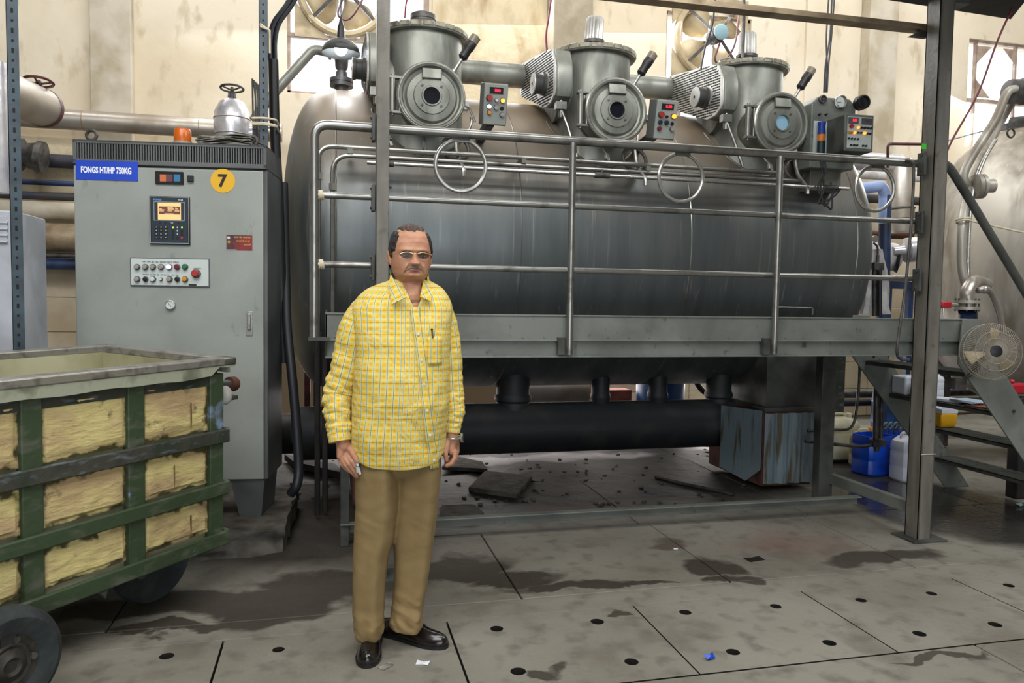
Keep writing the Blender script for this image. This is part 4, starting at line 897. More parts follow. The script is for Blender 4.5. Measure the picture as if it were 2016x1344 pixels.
# end support pedestals
for x0 in (3.14, .15):
    b = MB(); b.box((x0+.06, 5.1, .6), (x0+.52, 5.9, 1.22)); b.prism([(x0+.02, 5.05, .56), (x0+.55, 5.05, .56), (x0+.55, 5.05, .62), (x0+.02, 5.05, .62)], (0, .9, 0)); po = put(b, 'pedestal', M['grey_dk'], dm, bev=.006)
    b = MB(); b.box((x0, 5.04, .03), (x0+.42, 5.85, .59)); put(b, 'pedestal_base', M['rust'], po, bev=.004)
    b = MB(); n = 15; pts = []
    for i in range(n): pts.append(Vector((x0+.015+.4*i/(n-1), 5.015 if i % 4 in (1, 2) else 5.035, 0)))
    lo = [b.v(p+UZ*.05) for p in pts]; hi = [b.v(p+UZ*(.58-.0*random.random())) for p in pts]
    for i in range(n-1): b.f([lo[i], lo[i+1], hi[i+1], hi[i]])
    q = put(b, 'corrugated_sheet', M['lightblue'], po, smooth=False); s_ = q.modifiers.new('s', 'SOLIDIFY'); s_.thickness = .004
    if x0 < 1: continue
    b = MB(); b.prism([(x0-.012, 5.03, .6), (x0-.17, 5.35, .6), (x0-.17, 5.35, .12), (x0-.06, 5.15, .05), (x0-.012, 5.03, .16)], (-.006, -.004, 0)); put(b, 'side_sheet', M['lightblue'], po, smooth=False)

# ================================================================== PLATFORM
pf = thing('platform', 'grey steel walkway platform with tube railing and steps in front of the dyeing vessel', 'platform', (1.8, 4.3, 0))
def PP_(b, name, m_='grey', par=pf, **k): return put(b, name, M[m_], par, **k)
FY = 3.89
# fascia: flat web on top, recessed channel below, flanges
def fascia(x0, x1):
    b = MB(); b.box((x0, FY, 1.185), (x1, FY+.008, 1.32)); b.box((x0, FY-.006, 1.312), (x1, FY+.05, 1.32))
    o = PP_(b, 'fascia', bev=.002)
    b = MB(); b.box((x0, FY+.022, 1.1), (x1, FY+.032, 1.19)); b.box((x0, FY-.015, 1.094), (x1, FY+.032, 1.102)); b.box((x0, FY-.003, 1.18), (x1, FY+.032, 1.188)); put(b, 'channel', M['grey'], o, bev=.002)
    n = int((x1-x0)/.12)
    for i in range(n):
        x = x0+.05+i*.12
        if i % 4 == 3: continue
        b = MB(); b.lathe((x, FY, 1.2), (0, -1, 0), [(.006, 0), (.004, .004)], 8); put(b, 'rivet', M['grey'], o)
fascia(-.02, 3.80)
b = MB(); b.prism([(-.02, FY, 1.32), (-.02, FY, 1.185), (-.02, FY+.02, 1.1), (-.02, 4.78, 1.1), (-.02, 4.78, 1.32)], (.008, 0, 0)); PP_(b, 'end_plate', 'grey_dk')
b = MB(); b.box((-.01, FY+.03, 1.285), (3.8, 4.80, 1.30)); PP_(b, 'deck', 'grey_dk')
for x in (.6, 1.4, 2.2, 3.0): b = MB(); b.box((x, FY+.03, 1.2), (x+.05, 4.8, 1.285)); PP_(b, 'cross_beam', 'grey_dk')
b = MB(); b.box((-.02, 4.74, 1.12), (3.8, 4.79, 1.3)); PP_(b, 'rear_beam', 'grey_dk')
# tall posts
def post(x, yf, z0, z1, w_=.1, m_='grey', name='post', d_=.1, lean=0):
    b = MB(); dx = lean
    b.prism([(x, yf, z0), (x+w_, yf, z0), (x+w_+dx, yf, z1), (x+dx, yf, z1)], (0, d_, 0)); return PP_(b, name, m_, bev=.004)
PF = 3.76
b = MB(); b.prism([(3.395, PF, 0), (3.485, PF, 0), (3.485, PF, 3.16), (3.395, PF, 3.16)], (0, .012, 0)); b.box((3.395, PF, 0), (3.405, PF+.11, 3.16)); b.box((3.475, PF, 0), (3.485, PF+.11, 3.16)); b.box((3.395, PF+.1, 0), (3.485, PF+.11, 3.16)); PR = PP_(b, 'tall_post', 'post_grey', bev=.002)
b = MB(); b.box((3.34, 3.72, 0), (3.57, 3.92, .012)); PP_(b, 'base_plate', 'grey_dk', bev=.002)
post(.219, 3.74, 0, 4.2, .06, 'post_grey', d_=.1, name='tall_post')
b = MB(); b.box((.16, 3.7, 0), (.33, 3.88, .012)); PP_(b, 'base_plate', 'grey_dk')
post(3.36, 4.66, 0, 1.2, .11, 'grey_dk', d_=.08)
post(.06, 4.3, .0, 1.12, .05, 'grey_dk', d_=.05)
# bolted cleats on posts at each rail
for x, sg_ in ((.205, -1), (3.36, -1)):
    for z in (2.232, 1.893, 1.557):
        b = MB(); b.box((x-.006, 3.79, z-.075), (x+.012, 3.85, z+.055)); cl_ = PP_(b, 'cleat', 'grey_dk', bev=.003)
        for dz in (-.055, .04):
            b = MB(); b.lathe((x-.004, 3.82, z+dz), (-1, 0, 0), [(.01, 0), (.008, .008)], 8); put(b, 'bolt', M['cast'], cl_)
for z in (2.3, 2.17, 1.6, 1.52, 1.94):
    b = MB(); b.lathe((.285, 3.8, z), (1, 0, 0), [(.01, 0), (.007, .01)], 8); PP_(b, 'bolt', 'cast')
# rails
RY = 3.86
b = MB(); b.tube([(-.072, RY, 1.2), (-.072, RY, 2.232), (.21, RY, 2.232)], .023, 14, .07); PP_(b, 'handrail', 'steel_r')
b = MB(); b.cyl((.27, RY, 2.232), (3.39, RY, 2.232), .023, n=14); PP_(b, 'handrail', 'steel_r')
for z, x0 in ((1.893, -.072), (1.557, -.072)):
    b = MB(); b.cyl((x0, RY, z), (.215, RY, z), .0155, n=12); PP_(b, 'mid_rail', 'steel_r'); b = MB(); b.cyl((.275, RY, z), (3.38, RY, z), .0155, n=12); PP_(b, 'mid_rail', 'steel_r')
b = MB(); b.box((-.1, RY-.03, 1.185), (.0, RY+.03, 1.2)); PP_(b, 'rail_foot', 'grey_dk')
for X in (1.235, 2.45):
    b = MB(); b.cyl((X, RY-.015, 1.112), (X, RY-.015, 2.22), .019, n=12); PP_(b, 'stanchion', 'steel_r'); b = MB(); b.box((X-.055, RY-.0, 1.11), (X-.01, RY+.035, 1.2)); PP_(b, 'stanchion_bracket', 'grey_dk')
b = MB(); b.tube([(3.48, 3.82, 2.232), (3.56, 3.84, 2.232), (3.66, 3.85, 2.13), (4.62, 3.85, .95), (4.68, 3.85, .9), (4.68, 3.85, .02)], .025, 12, .08); PP_(b, 'stair_handrail', 'grey_dk')
# cord tied round rail ends
for (x, z) in ((-.06, 1.557), (-.062, 1.893)):
    b = MB(); 
    for k in range(3): b.torus((x+.012+k*.008, RY, z), (1, .1, .1*k), .021, .005, 16, 6)
    PP_(b, 'cord_tie', 'rope')
# guide rings on the top rail
for X in (.656, 1.887, 3.13):
    b = MB(); b.torus((X, 3.92, 2.083), (0, 1, 0), .131, .0105, 56, 10); gr = PP_(b, 'guide_ring', 'steel_b')
    b = MB(); b.box((X-.045, 3.9, 2.2), (X+.045, 3.915, 2.255)); put(b, 'ring_bracket', M['steel_r'], gr)
# low beam on the floor and side tie
b = MB(); b.box((.06, 4.33, .07), (3.42, 4.34, .13)); b.box((.06, 4.285, .124), (3.42, 4.34, .132)); PP_(b, 'low_beam', 'grey', bev=.002)
b = MB(); b.prism([(3.44, 3.86, .13), (3.44, 3.86, .2), (3.44, 4.67, .2), (3.44, 4.67, .13)], (.05, 0, 0)); PP_(b, 'tie_beam', 'grey', bev=.002)
# stairs
SX, SZ = 3.79, 1.2
def stringer(y, x0=3.72):
    b = MB(); b.prism([(x0+.02, y, 1.32), (x0+.16, y, 1.32), (x0+.17, y, 1.22), (4.84, y, 0), (4.62, y, 0), (x0, y, 1.05)], (0, .012, 0)); o = PP_(b, 'stringer', 'grey', bev=.002)
    for k in range(4):
        b = MB(); b.lathe((3.93+k*.22, y, 1.02-k*.27), (0, -1, 0), [(.012, 0), (.009, .01)], 8); put(b, 'bolt', M['rust'], o)
stringer(3.86); stringer(4.86)
for k in range(4):
    x = 3.86+k*.215; z = (.985, .738, .508, .243)[k]
    b = MB(); b.box((x, 3.87, z-.03), (x+.012, 4.86, z)); b.box((x+.2, 3.87, z-.03), (x+.21, 4.86, z)); b.box((x, 3.87, z-.008), (x+.21, 4.86, z-.004)); tr = PP_(b, 'tread', 'grey_dk')
    b = MB()
    for i in range(9): b.box((x+.014+i*.0215, 3.87, z-.012), (x+.018+i*.0215, 4.86, z+.003))
    for j in range(30): b.box((x+.01, 3.9+j*.032, z-.008), (x+.2, 3.904+j*.032, z+.001))
    put(b, 'grating', M['grey'], tr, smooth=False, kind='stuff')
# green tag on the tall post
q = atY(1819, 288, PF); b = MB(); b.box((q.x-.016, PF-.001, q.z-.015), (q.x+.016, PF, q.z+.015)); tag(put(b, 'sticker', M['green_sticker'], smooth=False), 'small bright green sticker on the tall right post', 'sticker')
# wire ties
for z in (.52,): b = MB(); b.box((3.39, PF-.004, z), (3.49, PF-.001, z+.004)); PP_(b, 'tie_wire', 'rope')
# ================================================================== BACKGROUND AND CLUTTER
def one(mb, name, m, label, cat, group=None, **k): return tag(put(mb, name, M[m], **k), label, cat, group)
def pipeX(py0, py1, px, Y, x0, x1, m, name, label, n=24):
    """pipe along X whose upper and lower outline cross column px at py0 and py1"""
    z0, z1 = atY(px, py0, Y).z, atY(px, py1, Y).z; r = (z0-z1)/2*.97; b = MB(); b.cyl((x0, Y, (z0+z1)/2), (x1, Y, (z0+z1)/2), r, n=n)
    o = one(b, name, m, label, 'pipe'); return o, (z0+z1)/2, r
o, zz, rr = pipeX(219, 260, 200, 7.85, -5, -.45, 'insul', 'clad_pipe', 'long silver-clad pipe running along the back wall above the control cabinet')
for x in (-3.3, -2.2, -1.2, -.7): b = MB(); b.torus((x, 7.85, zz), (1, 0, 0), rr, .004, 32, 6); put(b, 'cladding_seam', M['insul_tan'], o)
pl_ = [(302, 330, 'navy', 'dark navy pipe just below the topmost pipes left of the cabinet'), (354, 365, 'blue_pipe', 'thin blue pipe on the left back wall'), (378, 394, 'navy', 'thin dark pipe above the pale pipe on the left wall'),
       (396, 432, 'wall_grey', 'pale cream pipe above the dusty lagged pipe on the left wall'), (437, 495, 'insul_tan', 'thick dusty lagged pipe left of the cabinet'), (497, 507, 'cast', 'thin grey pipe under the dusty lagged pipe'), (508, 531, 'blue_pipe', 'lowest blue pipe above the wall tiles on the left')]
for a, c, m_, lb in pl_: pipeX(a, c, 90, 7.9, -5.5, -.6, m_, 'wall_pipe', lb)
b = MB(); b.box((-5.5, WY-.1, 1.76), (-.6, WY+.0, 2.86)); struct(b, 'trim_6', M['wall_stain'], smooth=False)
# blue-grey valve at left
c = atY(70, 308, 7.6); b = MB(); b.lathe(c+Vector((-.5, 0, .05)), (1, 0, -.1), [(.07, 0), (.07, .35), (.14, .36), (.14, .4), (.1, .41), (.12, .5), (.14, .52), (.14, .57), (.08, .58)], 20); one(b, 'gate_valve', 'cast', 'grey flanged valve on the pipes at far left behind the slotted post', 'valve')
# sloped clad duct with maroon flange and valve wheel, far left
def valve_wheel(c, ax, Rr, m_, par, spokes=4):
    b = MB(); b.torus(c, ax, Rr, Rr*.11, 36, 8); u, v, a = MB.frame(ax)
    for k in range(spokes): d = u*math.cos(2*PI*k/spokes)+v*math.sin(2*PI*k/spokes); b.cyl(Vector(c)+d*Rr*.97, Vector(c)-a*Rr*.18, Rr*.07, Rr*.09, 8)
    b.cyl(Vector(c)-a*Rr*.3, Vector(c)+a*Rr*.1, Rr*.16, n=12); put(b, 'handwheel', M[m_], par)
DYY = 5.6
p0, p1 = atY(5, 178, 5.25), atY(84, 212, 5.75); ld = thing('lagged_elbow', 'silver lagged pipe end with maroon flange and red handwheel at upper left', 'valve', p1)
b = MB(); b.lathe(p0-(p1-p0)*.5, p1-p0, [(.125, 0), (.125, (p1-p0).length*1.5-.02), (.118, (p1-p0).length*1.5-.01)], 32); put(b, 'lagging', M['insul'], ld)
b = MB(); b.lathe(p1-(p1-p0).normalized()*.03, p1-p0, [(.1, 0), (.128, .01), (.128, .05), (.1, .055)], 32); put(b, 'flange', M['maroon'], ld)
c = atY(76, 161, DYY); b = MB(); b.cyl(atY(85, 205, DYY), atY(84, 190, DYY), .05, .04); b.cyl(atY(84, 192, DYY), c, .018); b.box(atY(68, 190, DYY)+Vector((0, -.02, -.01)), atY(90, 183, DYY)+Vector((0, .02, 0))); put(b, 'bonnet', M['maroon'], ld)
valve_wheel(c, (0, .15, 1), .083, 'maroon', ld)
# foil-lagged valve behind the cabinet roof
c = atY(457, 240, 6.3); lv = thing('foil_lagged_valve', 'shiny foil-lagged valve with dark handwheel behind the cabinet roof', 'valve', c)
b = MB(); b.lathe(c-UZ*.25, (0, 0, 1), [(.1, 0), (.125, .08), (.135, .22), (.13, .32), (.09, .40), (.05, .42)], 28); b.cyl(c+Vector((.0, 0, -.1)), c+Vector((.16, .05, -.08)), .09, .08, 20); put(b, 'lagging', M['silver'], lv)
for z in (-.1, .02): b = MB(); b.torus(c+UZ*z, (0, 0, 1), .134, .004, 28, 6); put(b, 'lagging_seam', M['insul'], lv)
w0 = atY(457, 174, 6.3); b = MB(); b.cyl(c+UZ*.1, w0, .014); b.beam(c+Vector((-.03, 0, .13)), c+Vector((-.015, 0, .23)), .012, .02); b.beam(c+Vector((.03, 0, .13)), c+Vector((.015, 0, .23)), .012, .02); put(b, 'stem', M['cast'], lv); valve_wheel(w0, (0, .1, 1), .083, 'cast', lv, 3)
# left vertical foil pipe, louvred box, slotted post
b = MB(); q = atY(-4, 300, 4.4); b.cyl((q.x, 4.4, 1.9), (q.x, 4.4, 2.55), .045, n=20); one(b, 'foil_pipe', 'silver', 'bright vertical foil-lagged pipe at the far left edge of the picture', 'pipe')
lb_ = thing('louvred_box', 'pale grey louvred metal box at the left edge behind the cart', 'electrical box', atY(0, 560, 4.1))
A = atY(30, 415, 4.1); B = atY(30, 670, 4.1); b = MB(); b.box((A.x-.6, 4.1, B.z-.5), (A.x, 4.5, A.z)); put(b, 'body', M['sheet_grey'], lb_, bev=.006)
for i in range(4): q = atY(6, 436+i*12.5, 4.1); b = MB(); b.prism([(q.x-.02, 4.1, q.z+.01), (q.x+.022, 4.1, q.z+.01), (q.x+.022, 4.085, q.z-.008), (q.x-.02, 4.085, q.z-.008)], (0, .004, -.004)); put(b, 'louvre', M['sheet_grey'], lb_, smooth=False)
b = MB(); q0 = atY(0, 425, 4.099); q1 = atY(15, 480, 4.099); b.box((q0.x-.3, 4.092, q1.z), (q1.x, 4.1, q0.z)); put(b, 'cover_plate', M['sheet_grey'], lb_, bev=.002)
def slotted(px, y0, y1, Y, label, wd=.045, ztop=None, zbot=None):
    a, c = atY(px, y0, Y), atY(px, y1, Y); x = c.x
    za, zb = ztop or a.z, zbot if zbot is not None else c.z; t = thing('slotted_angle_post', label, 'post', (x, Y, zb))
    b = MB(); b.box((x-wd/2, Y, zb), (x+wd/2, Y+.003, za)); b.box((x-wd/2, Y, zb), (x-wd/2+.003, Y+.04, za)); put(b, 'angle', M['teal'], t)
    b = MB(); z = zb+.03; i = 0
    while z < za:
        hh = .011 if i % 2 else .005; b.box((x-.005, Y-.0012, z-hh), (x+.005, Y-.0002, z+hh)); z += .045; i += 1
    put(b, 'slots', M['slot'], t, smooth=False, kind='stuff')
slotted(32, 10, 430, 4.0, 'teal slotted angle post at the far left edge beside the lagged pipe', .05, 3.6, 0)
slotted(519, 5, 265, 4.75, 'teal slotted angle post standing behind the control cabinet', .05, 3.6, 0)
# conduit bundle behind cabinet
q = [atY(590, -40, 4.9), atY(566, 8, 4.9), atY(540, 45, 4.9), atY(532, 80, 4.9), atY(532, 118, 4.9)]; b = MB(); b.tube(bez(q), .018, 8); b.tube(bez([p+Vector((.03, 0, 0)) for p in q]), .012, 8); one(b, 'cable_bundle', 'cable', 'black cable bundle sweeping down into the conduit by the slotted post', 'cable')
b = MB(); a, c = atY(538, 118, 4.9), atY(541, 262, 4.9); b.tube([a, c, c+Vector((.02, .02, -.4)), c+Vector((.05, 0, -1.4))], .03, 12, .1); one(b, 'conduit', 'black', 'thick black conduit tied to the slotted post behind the cabinet', 'conduit')
b = MB()
for k in range(5): a, c = atY(497+k*3, 155+k*3, 4.85), atY(499+k*2, 270, 4.85); b.tube(bez([a, (a+c)/2+Vector((.01*(k % 2), 0, 0)), c]), .006, 6)
one(b, 'cable_coil', 'cast', 'thin grey cables hanging left of the slotted post behind the cabinet', 'cable')
b = MB()
for z, k in ((241, 0), (246, 1), (236, 2)): a, c = atY(497, z-2*k, 4.73), atY(545, z+6-k*3, 4.73); b.tube([a, (a+c)/2+Vector((0, -.03, 0)), c, c+Vector((0, .25, 0)), a+Vector((0, .22, 0)), a], .006, 6, .03)
for k in (0, 1): a, c = atY(512, 47+k*5, 4.73), atY(531, 60, 4.73); b.tube([a, c, c-UZ*(.05+.08*k)], .006, 6)
one(b, 'cord_lashing', 'rope', 'cream cord lashing binding cables to the slotted post above the cabinet', 'cord')
# thick black hose on the right of the cabinet
q = [atY(558, 360, 5.0), atY(562, 520, 4.95), atY(565, 640, 4.85), atY(575, 740, 4.75), atY(583, 830, 4.7), atY(588, 920, 4.65), atY(584, 955, 4.6), atY(572, 972, 4.62)]
b = MB(); b.tube(bez(q), .028, 12); one(b, 'black_hose', 'cable', 'thick black hose hanging down beside the control cabinet to the floor', 'hose')
# pendant lamp
lp = atY(671, 92, 5.55); pd = thing('pendant_lamp', 'lit pendant lamp with dark bell shade hanging before the left fan', 'lamp', lp)
b = MB(); b.lathe(lp+UZ*-.02, (0, 0, 1), [(.135, -.03), (.12, .02), (.09, .05), (.045, .07), (.03, .075)], 32, False, True); sh = put(b, 'shade', M['grey_dk'], pd); s_ = sh.modifiers.new('s', 'SOLIDIFY'); s_.thickness = .003
b = MB(); b.cyl(lp+UZ*.05, lp+UZ*.14, .03, .022); b.cyl(lp+UZ*.14, lp+UZ*.2, .02, .006); put(b, 'socket', M['black'], pd)
b = MB(); b.tube([lp+UZ*.19, lp+UZ*.6, lp+UZ*1.6], .004, 6); put(b, 'flex', M['cable'], pd)
b = MB(); b.ball(lp+UZ*-.01, .045, 10, (1, 1, 1.15)); put(b, 'bulb', M['bulb'], pd)
# exhaust fans
def fan(cx, cz, label, rot):
    Y = WY-.02; t = thing('exhaust_fan', label, 'fan', (cx, Y, cz)); Rr = .44
    b = MB(); b.lathe((cx, Y, cz), (0, -1, 0), [(Rr-.03, 0), (Rr-.05, .03), (Rr-.035, .05), (Rr, .05), (Rr+.02, .03), (Rr+.025, 0), (Rr-.03, 0)], 48, False, False); put(b, 'ring', M['fan_cream'], t)
    for sx in (-1, 1):
        for sz in (-1, 1):
            b = MB(); k = Rr*.707; b.prism([(cx+sx*Rr*1.08, Y+.005, cz+sz*Rr*1.08), (cx+sx*Rr*1.08, Y+.005, cz+sz*Rr*.3), (cx+sx*k, Y+.005, cz+sz*k), (cx+sx*Rr*.3, Y+.005, cz+sz*Rr*1.08)], (0, .012, 0)); put(b, 'corner_plate', M['fan_cream'], t)
    for k in range(4):
        a = rot+k*PI/2; b = MB(); P = lambda r, da, y: (cx+r*math.cos(a+da), Y+y, cz+r*math.sin(a+da)); n = 8
        top = [P(.07+.33*i/n, -.25-.32*math.sin(PI*min(1, i/n*.9)), .0) for i in range(n+1)]; bot = [P(.07+.33*i/n, .3+.45*math.sin(PI*(.15+.75*i/n)), .09) for i in range(n+1)]
        V = [b.v(p) for p in top]; W_ = [b.v(p) for p in bot]; MID = [b.v((Vector(p)+Vector(q))/2+Vector((0, -.015, 0))) for p, q in zip(top, bot)]
        for i in range(n): b.f([V[i], V[i+1], MID[i+1], MID[i]]); b.f([MID[i], MID[i+1], W_[i+1], W_[i]])
        o = put(b, 'blade', M['fan_cream'], t, ang=80); s_ = o.modifiers.new('s', 'SOLIDIFY'); s_.thickness = .004
    b = MB(); b.lathe((cx, Y+.02, cz), (0, -1, 0), [(.08, 0), (.08, .06), (.06, .07)], 24); put(b, 'hub', M['fan_cream'], t)
    b = MB(); prf = [(.075, 0)]
    for i in range(7): prf += [(.088, .012+i*.022), (.088, .022+i*.022), (.076, .024+i*.022), (.076, .032+i*.022)]
    b.lathe((cx, Y-.06, cz), (0, -1, 0), prf+[(.085, .17), (.085, .19)], 28); put(b, 'motor', M['cast'], t)
    b = MB(); b.lathe((cx, Y-.245, cz), (0, -1, 0), [(.086, 0), (.086, .012), (.07, .022)], 28); put(b, 'motor_cap', M['motor_blue'], t)
    for a in (50, 135, 225, 320):
        a = R(a); b = MB(); b.beam((cx+(Rr-.01)*math.cos(a), Y-.04, cz+(Rr-.01)*math.sin(a)), (cx+.08*math.cos(a), Y-.14, cz+.08*math.sin(a)), .035, .006, (0, 1, 0)); put(b, 'support_arm', M['cast'], t)
    b = MB(); b.tube(bez([(cx+.02, Y-.2, cz-.08), (cx-.05, Y-.22, cz-.3), (cx+.06, Y-.2, cz-.33), (cx+.2, Y-.2, cz-.1), (cx+.3, Y-.1, cz+.3)]), .011, 6); put(b, 'flex', M['maroon'], t)
    return t
fan(.13, 4.51, 'cream exhaust fan in the window above the left turret, half out of frame', .5); fan(4.26, 4.42, 'cream exhaust fan with pale blue motor cap in the middle window', .65)
# octagonal opening gussets in the right window
t = thing('fan_mount_plate', 'square mounting frame with corner gussets in the far right window', 'frame', (8.3, WY, 4.1))
x0, x1, z0, z1 = 8.0, 8.62, 4.06, 4.70
for sx, X in ((1, x0), (-1, x1)):
    for sz, Z in ((1, z0), (-1, z1)): b = MB(); b.prism([(X, WY+.03, Z), (X+sx*.22, WY+.03, Z), (X, WY+.03, Z+sz*.22)], (0, .01, 0)); put(b, 'corner_gusset', M['fwin'], t)
# overhead rail and its bracket, wires
zr = atY(1822, 58, 4.0).z; p1 = atZ(1822, 56, zr); p0 = atZ(1235, -8, zr); p0 = p0+(p0-p1)*.6
b = MB(); b.beam(p0, p1, .05, .034); b.beam(p0-UZ*.02, p1-UZ*.02, .085, .005); orl = one(b, 'overhead_rail', 'insul_tan', 'rusty overhead steel rail running to the tall right post', 'rail', bev=.002)
ORG[orl.name] = Vector((0, 0, 0)); b = MB(); b.prism([p1+Vector((0, -.02, 0)), p1+Vector((-.12, -.02, -.06)), p1+Vector((0, -.02, -.06))], (0, .03, 0)); put(b, 'bracket', M['grey_dk'], orl)
def wire(pts, r, m_, label, Y=None, name='cable', cat='cable'):
    q = [atY(a, c, Y) for a, c in pts] if Y else pts; b = MB(); b.tube(bez(q), r, 6); return one(b, name, m_, label, cat)
wire([(1086, -10), (1080, 35), (1075, 70), (1077, 102)], .007, 'cable_red', 'thin dark cable dropping to the second turret', 5.1)
wire([(1409, -10), (1402, 50), (1388, 95), (1380, 135)], .007, 'cable', 'thin black cable dropping before the middle fan to the third turret guard', 5.1)
wire([(1464, -10), (1464, 40), (1462, 114)], .013, 'cast', 'grey hanging conduit rod left of the third turret', 5.1)
for k, (a, c) in enumerate(((1638, 1622), (1632, 1625), (1643, 1628))): wire([(a, -10), (a-4-k, 70), (c+3, 130), (c, 182)], .006, 'cable', ('left', 'middle', 'right')[k]+'most of three cables hanging to the gauge panel', 4.85)
wire([(804, -10), (799, 10), (797, 36)], .006, 'cable_red', 'short red cable above the first turret lid', 5.3)
q = [atY(1998, 5, 3.9), atY(1964, 80, 3.9), atY(1925, 185, 3.9), atY(1875, 275, 3.9), atY(1857, 318, 3.88)]; b = MB(); b.tube(bez(q), .006, 6); one(b, 'cable', 'cable_red', 'long dark red cable slanting down to the tall right post', 'cable')
q = [atY(1855, 279, 4.3), atY(1920, 262, 5.5), atY(2000, 243, 6.2)]; b = MB(); b.tube(bez(q), .007, 6); one(b, 'cable', 'cable', 'dark cable running from the tall right post to the second vessel', 'cable')
q = [atY(1748, 330, 5.0), atY(1748, 283, 5.0), atY(1824, 284, 5.0)]; b = MB(); b.tube(q, .011, 8, .03); one(b, 'bent_pipe', 'maroon', 'thin dark bent pipe left of the tall right post', 'pipe')
q = [atY(1782, 316, 3.83), atY(1796, 320, 3.81), atY(1799, 340, 3.81), atY(1794, 440, 3.81), atY(1783, 560, 3.81), atY(1772, 640, 3.81), atY(1766, 690, 3.81), atY(1772, 706, 3.81), atY(1790, 708, 3.81)]; b = MB(); b.tube(bez(q), .0085, 8); one(b, 'grey_tube', 'cast', 'thin grey tube looped over the top rail beside the tall right post', 'hose')
# dark canopy over the top right
zc = 3.2; P = [atZ(x, y, zc) for x, y in ((1735, -2), (1990, 38), (2030, -12), (2600, -420), (1500, -330))]; b = MB(); b.prism(P, (0, 0, .25)); one(b, 'canopy', 'dark', 'dark overhead canopy edge at the top right corner resting on the tall post', 'canopy')
b = MB(); q = atZ(1700, 0, 3.2); b.box((3.4, 3.77, 3.14), (3.6, 3.87, 3.2)); 
put(b, 'post_head', M['grey_dk'], pf)

# ---- second vessel on the right -------------------------------------
TY2, TZ2, TR2 = 5.6, 1.78, 1.32; TX2 = 6.15
tk = thing('second_vessel', 'pale stainless steel vessel at right edge behind the steps', 'machine', (TX2+1, TY2, 0))
pr2 = [(max(.01, TR2*math.cos(t*PI/32)), -.62*math.sin(t*PI/32)) for t in range(16, 0, -1)]
b = MB(); b.lathe((TX2, TY2, TZ2), (1, 0, 0), pr2+[(TR2, 0), (TR2, 4.5)], 96); put(b, 'shell', M['tank2'], tk)
b = MB(); b.torus((TX2+.02, TY2, TZ2), (1, 0, 0), TR2, .006, 96, 6); put(b, 'weld_seam', M['steel_r'], tk)
for x in (TX2+1.3, TX2+3): b = MB(); b.box((x, 5.1, 0), (x+.12, 6.1, .7)); put(b, 'saddle_leg', M['grey_dk'], tk)
def tp(pts, r, m_, name, Y=4.5, par=tk, fil=None):
    q = [atY(*p[:2], p[2] if len(p) > 2 else Y) for p in pts]; b = MB(); b.tube(bez(q), r, 12); return put(b, name, M[m_], par)
tp([(2030, 176), (1995, 176), (1980, 188), (1960, 235), (1925, 290), (1900, 335), (1900, 358), (1915, 368), (1938, 367)], .031, 'tank2', 'pipe', 4.75)
tp([(1995, 195, 4.95), (1970, 240, 4.95), (1945, 290, 4.9), (1920, 340, 4.8), (1902, 395, 4.7), (1894, 450, 4.6), (1893, 520, 4.6), (1900, 560, 4.6), (1905, 600, 4.6)], .03, 'tank2', 'pipe')
tp([(1960, 275, 4.8), (1935, 320, 4.75), (1915, 380, 4.7), (1908, 450, 4.65), (1906, 520, 4.6), (1908, 560, 4.6)], .014, 'steel_b', 'pipe')
c = atY(1928, 366, 4.68); b = MB(); b.lathe(c+Vector((.0, .02, 0)), (1, -.25, .05), [(.04, -.03), (.09, -.02), (.09, .01), (.08, .012), (.09, .015), (.09, .04), (.05, .045), (.05, .12)], 28); fo = put(b, 'flange', M['tank2'], tk)
c = atY(2010, 180, 4.8); b = MB(); b.lathe(c, (1, 0, .1), [(.04, -.12), (.09, -.1), (.09, 0), (.1, .02), (.1, .1)], 20); put(b, 'pipe_fitting', M['cast'], tk)
b = MB(); q = atY(1985, 250, 5.2); b.prism([q+Vector((-.02, 0, -.02)), q+Vector((.6, -.1, .1)), q+Vector((.6, -.1, .18)), q+Vector((-.02, 0, .03))], (0, .12, 0)); b.cyl(q+Vector((.1, .06, .06)), q+Vector((.5, .04, .12)), .04); put(b, 'lid_clamp', M['cast'], tk)
b = MB(); c = atY(1990, 262, 5.15); b.torus(c, (0, 1, 0), .035, .008, 20, 6); put(b, 'lifting_eye', M['cast'], tk)
# elbow, flange pair, blue pipe below and small red valve
tp([(1905, 605, 4.5), (1905, 575, 4.5), (1918, 556, 4.55), (1940, 560, 4.75)], .05, 'insul', 'elbow_pipe')
c = atY(1904, 600, 4.5); b = MB(); b.lathe(c+UZ*-.035, (0, 0, 1), [(.085, 0), (.085, .022), (.055, .023), (.055, .045), (.085, .046), (.085, .068)], 28); fo = put(b, 'flange', M['tank2'], tk)
for k in range(8): a = k*PI/4; b = MB(); b.cyl(c+Vector((.072*math.cos(a), .072*math.sin(a), -.045)), c+Vector((.072*math.cos(a), .072*math.sin(a), .045)), .006, n=6); put(b, 'stud', M['cast'], fo)
tp([(1905, 612, 4.5), (1908, 640, 4.55), (1925, 700, 4.8), (1940, 760, 4.9)], .06, 'blue_pipe', 'blue_outlet')
tp([(1925, 572, 4.3), (1945, 570, 4.3), (1962, 600, 4.35), (1975, 650, 4.4)], .02, 'insul', 'pipe')
c = atY(1938, 570, 4.3); b = MB(); b.ball(c, .03, 8); b.cyl(c, c+Vector((-.06, 0, -.01)), .015); put(b, 'cock', M['steel_b'], tk)
c = atY(1857, 600, 4.45); rv = thing('red_valve', 'small red ball valve on a rod left of the flanged elbow', 'valve', c)
b = MB(); b.box(c+Vector((-.035, -.03, -.02)), c+Vector((.045, .03, .022))); b.ball(c+Vector((-.03, 0, 0)), .025, 8); put(b, 'body', M['red'], rv, bev=.008)
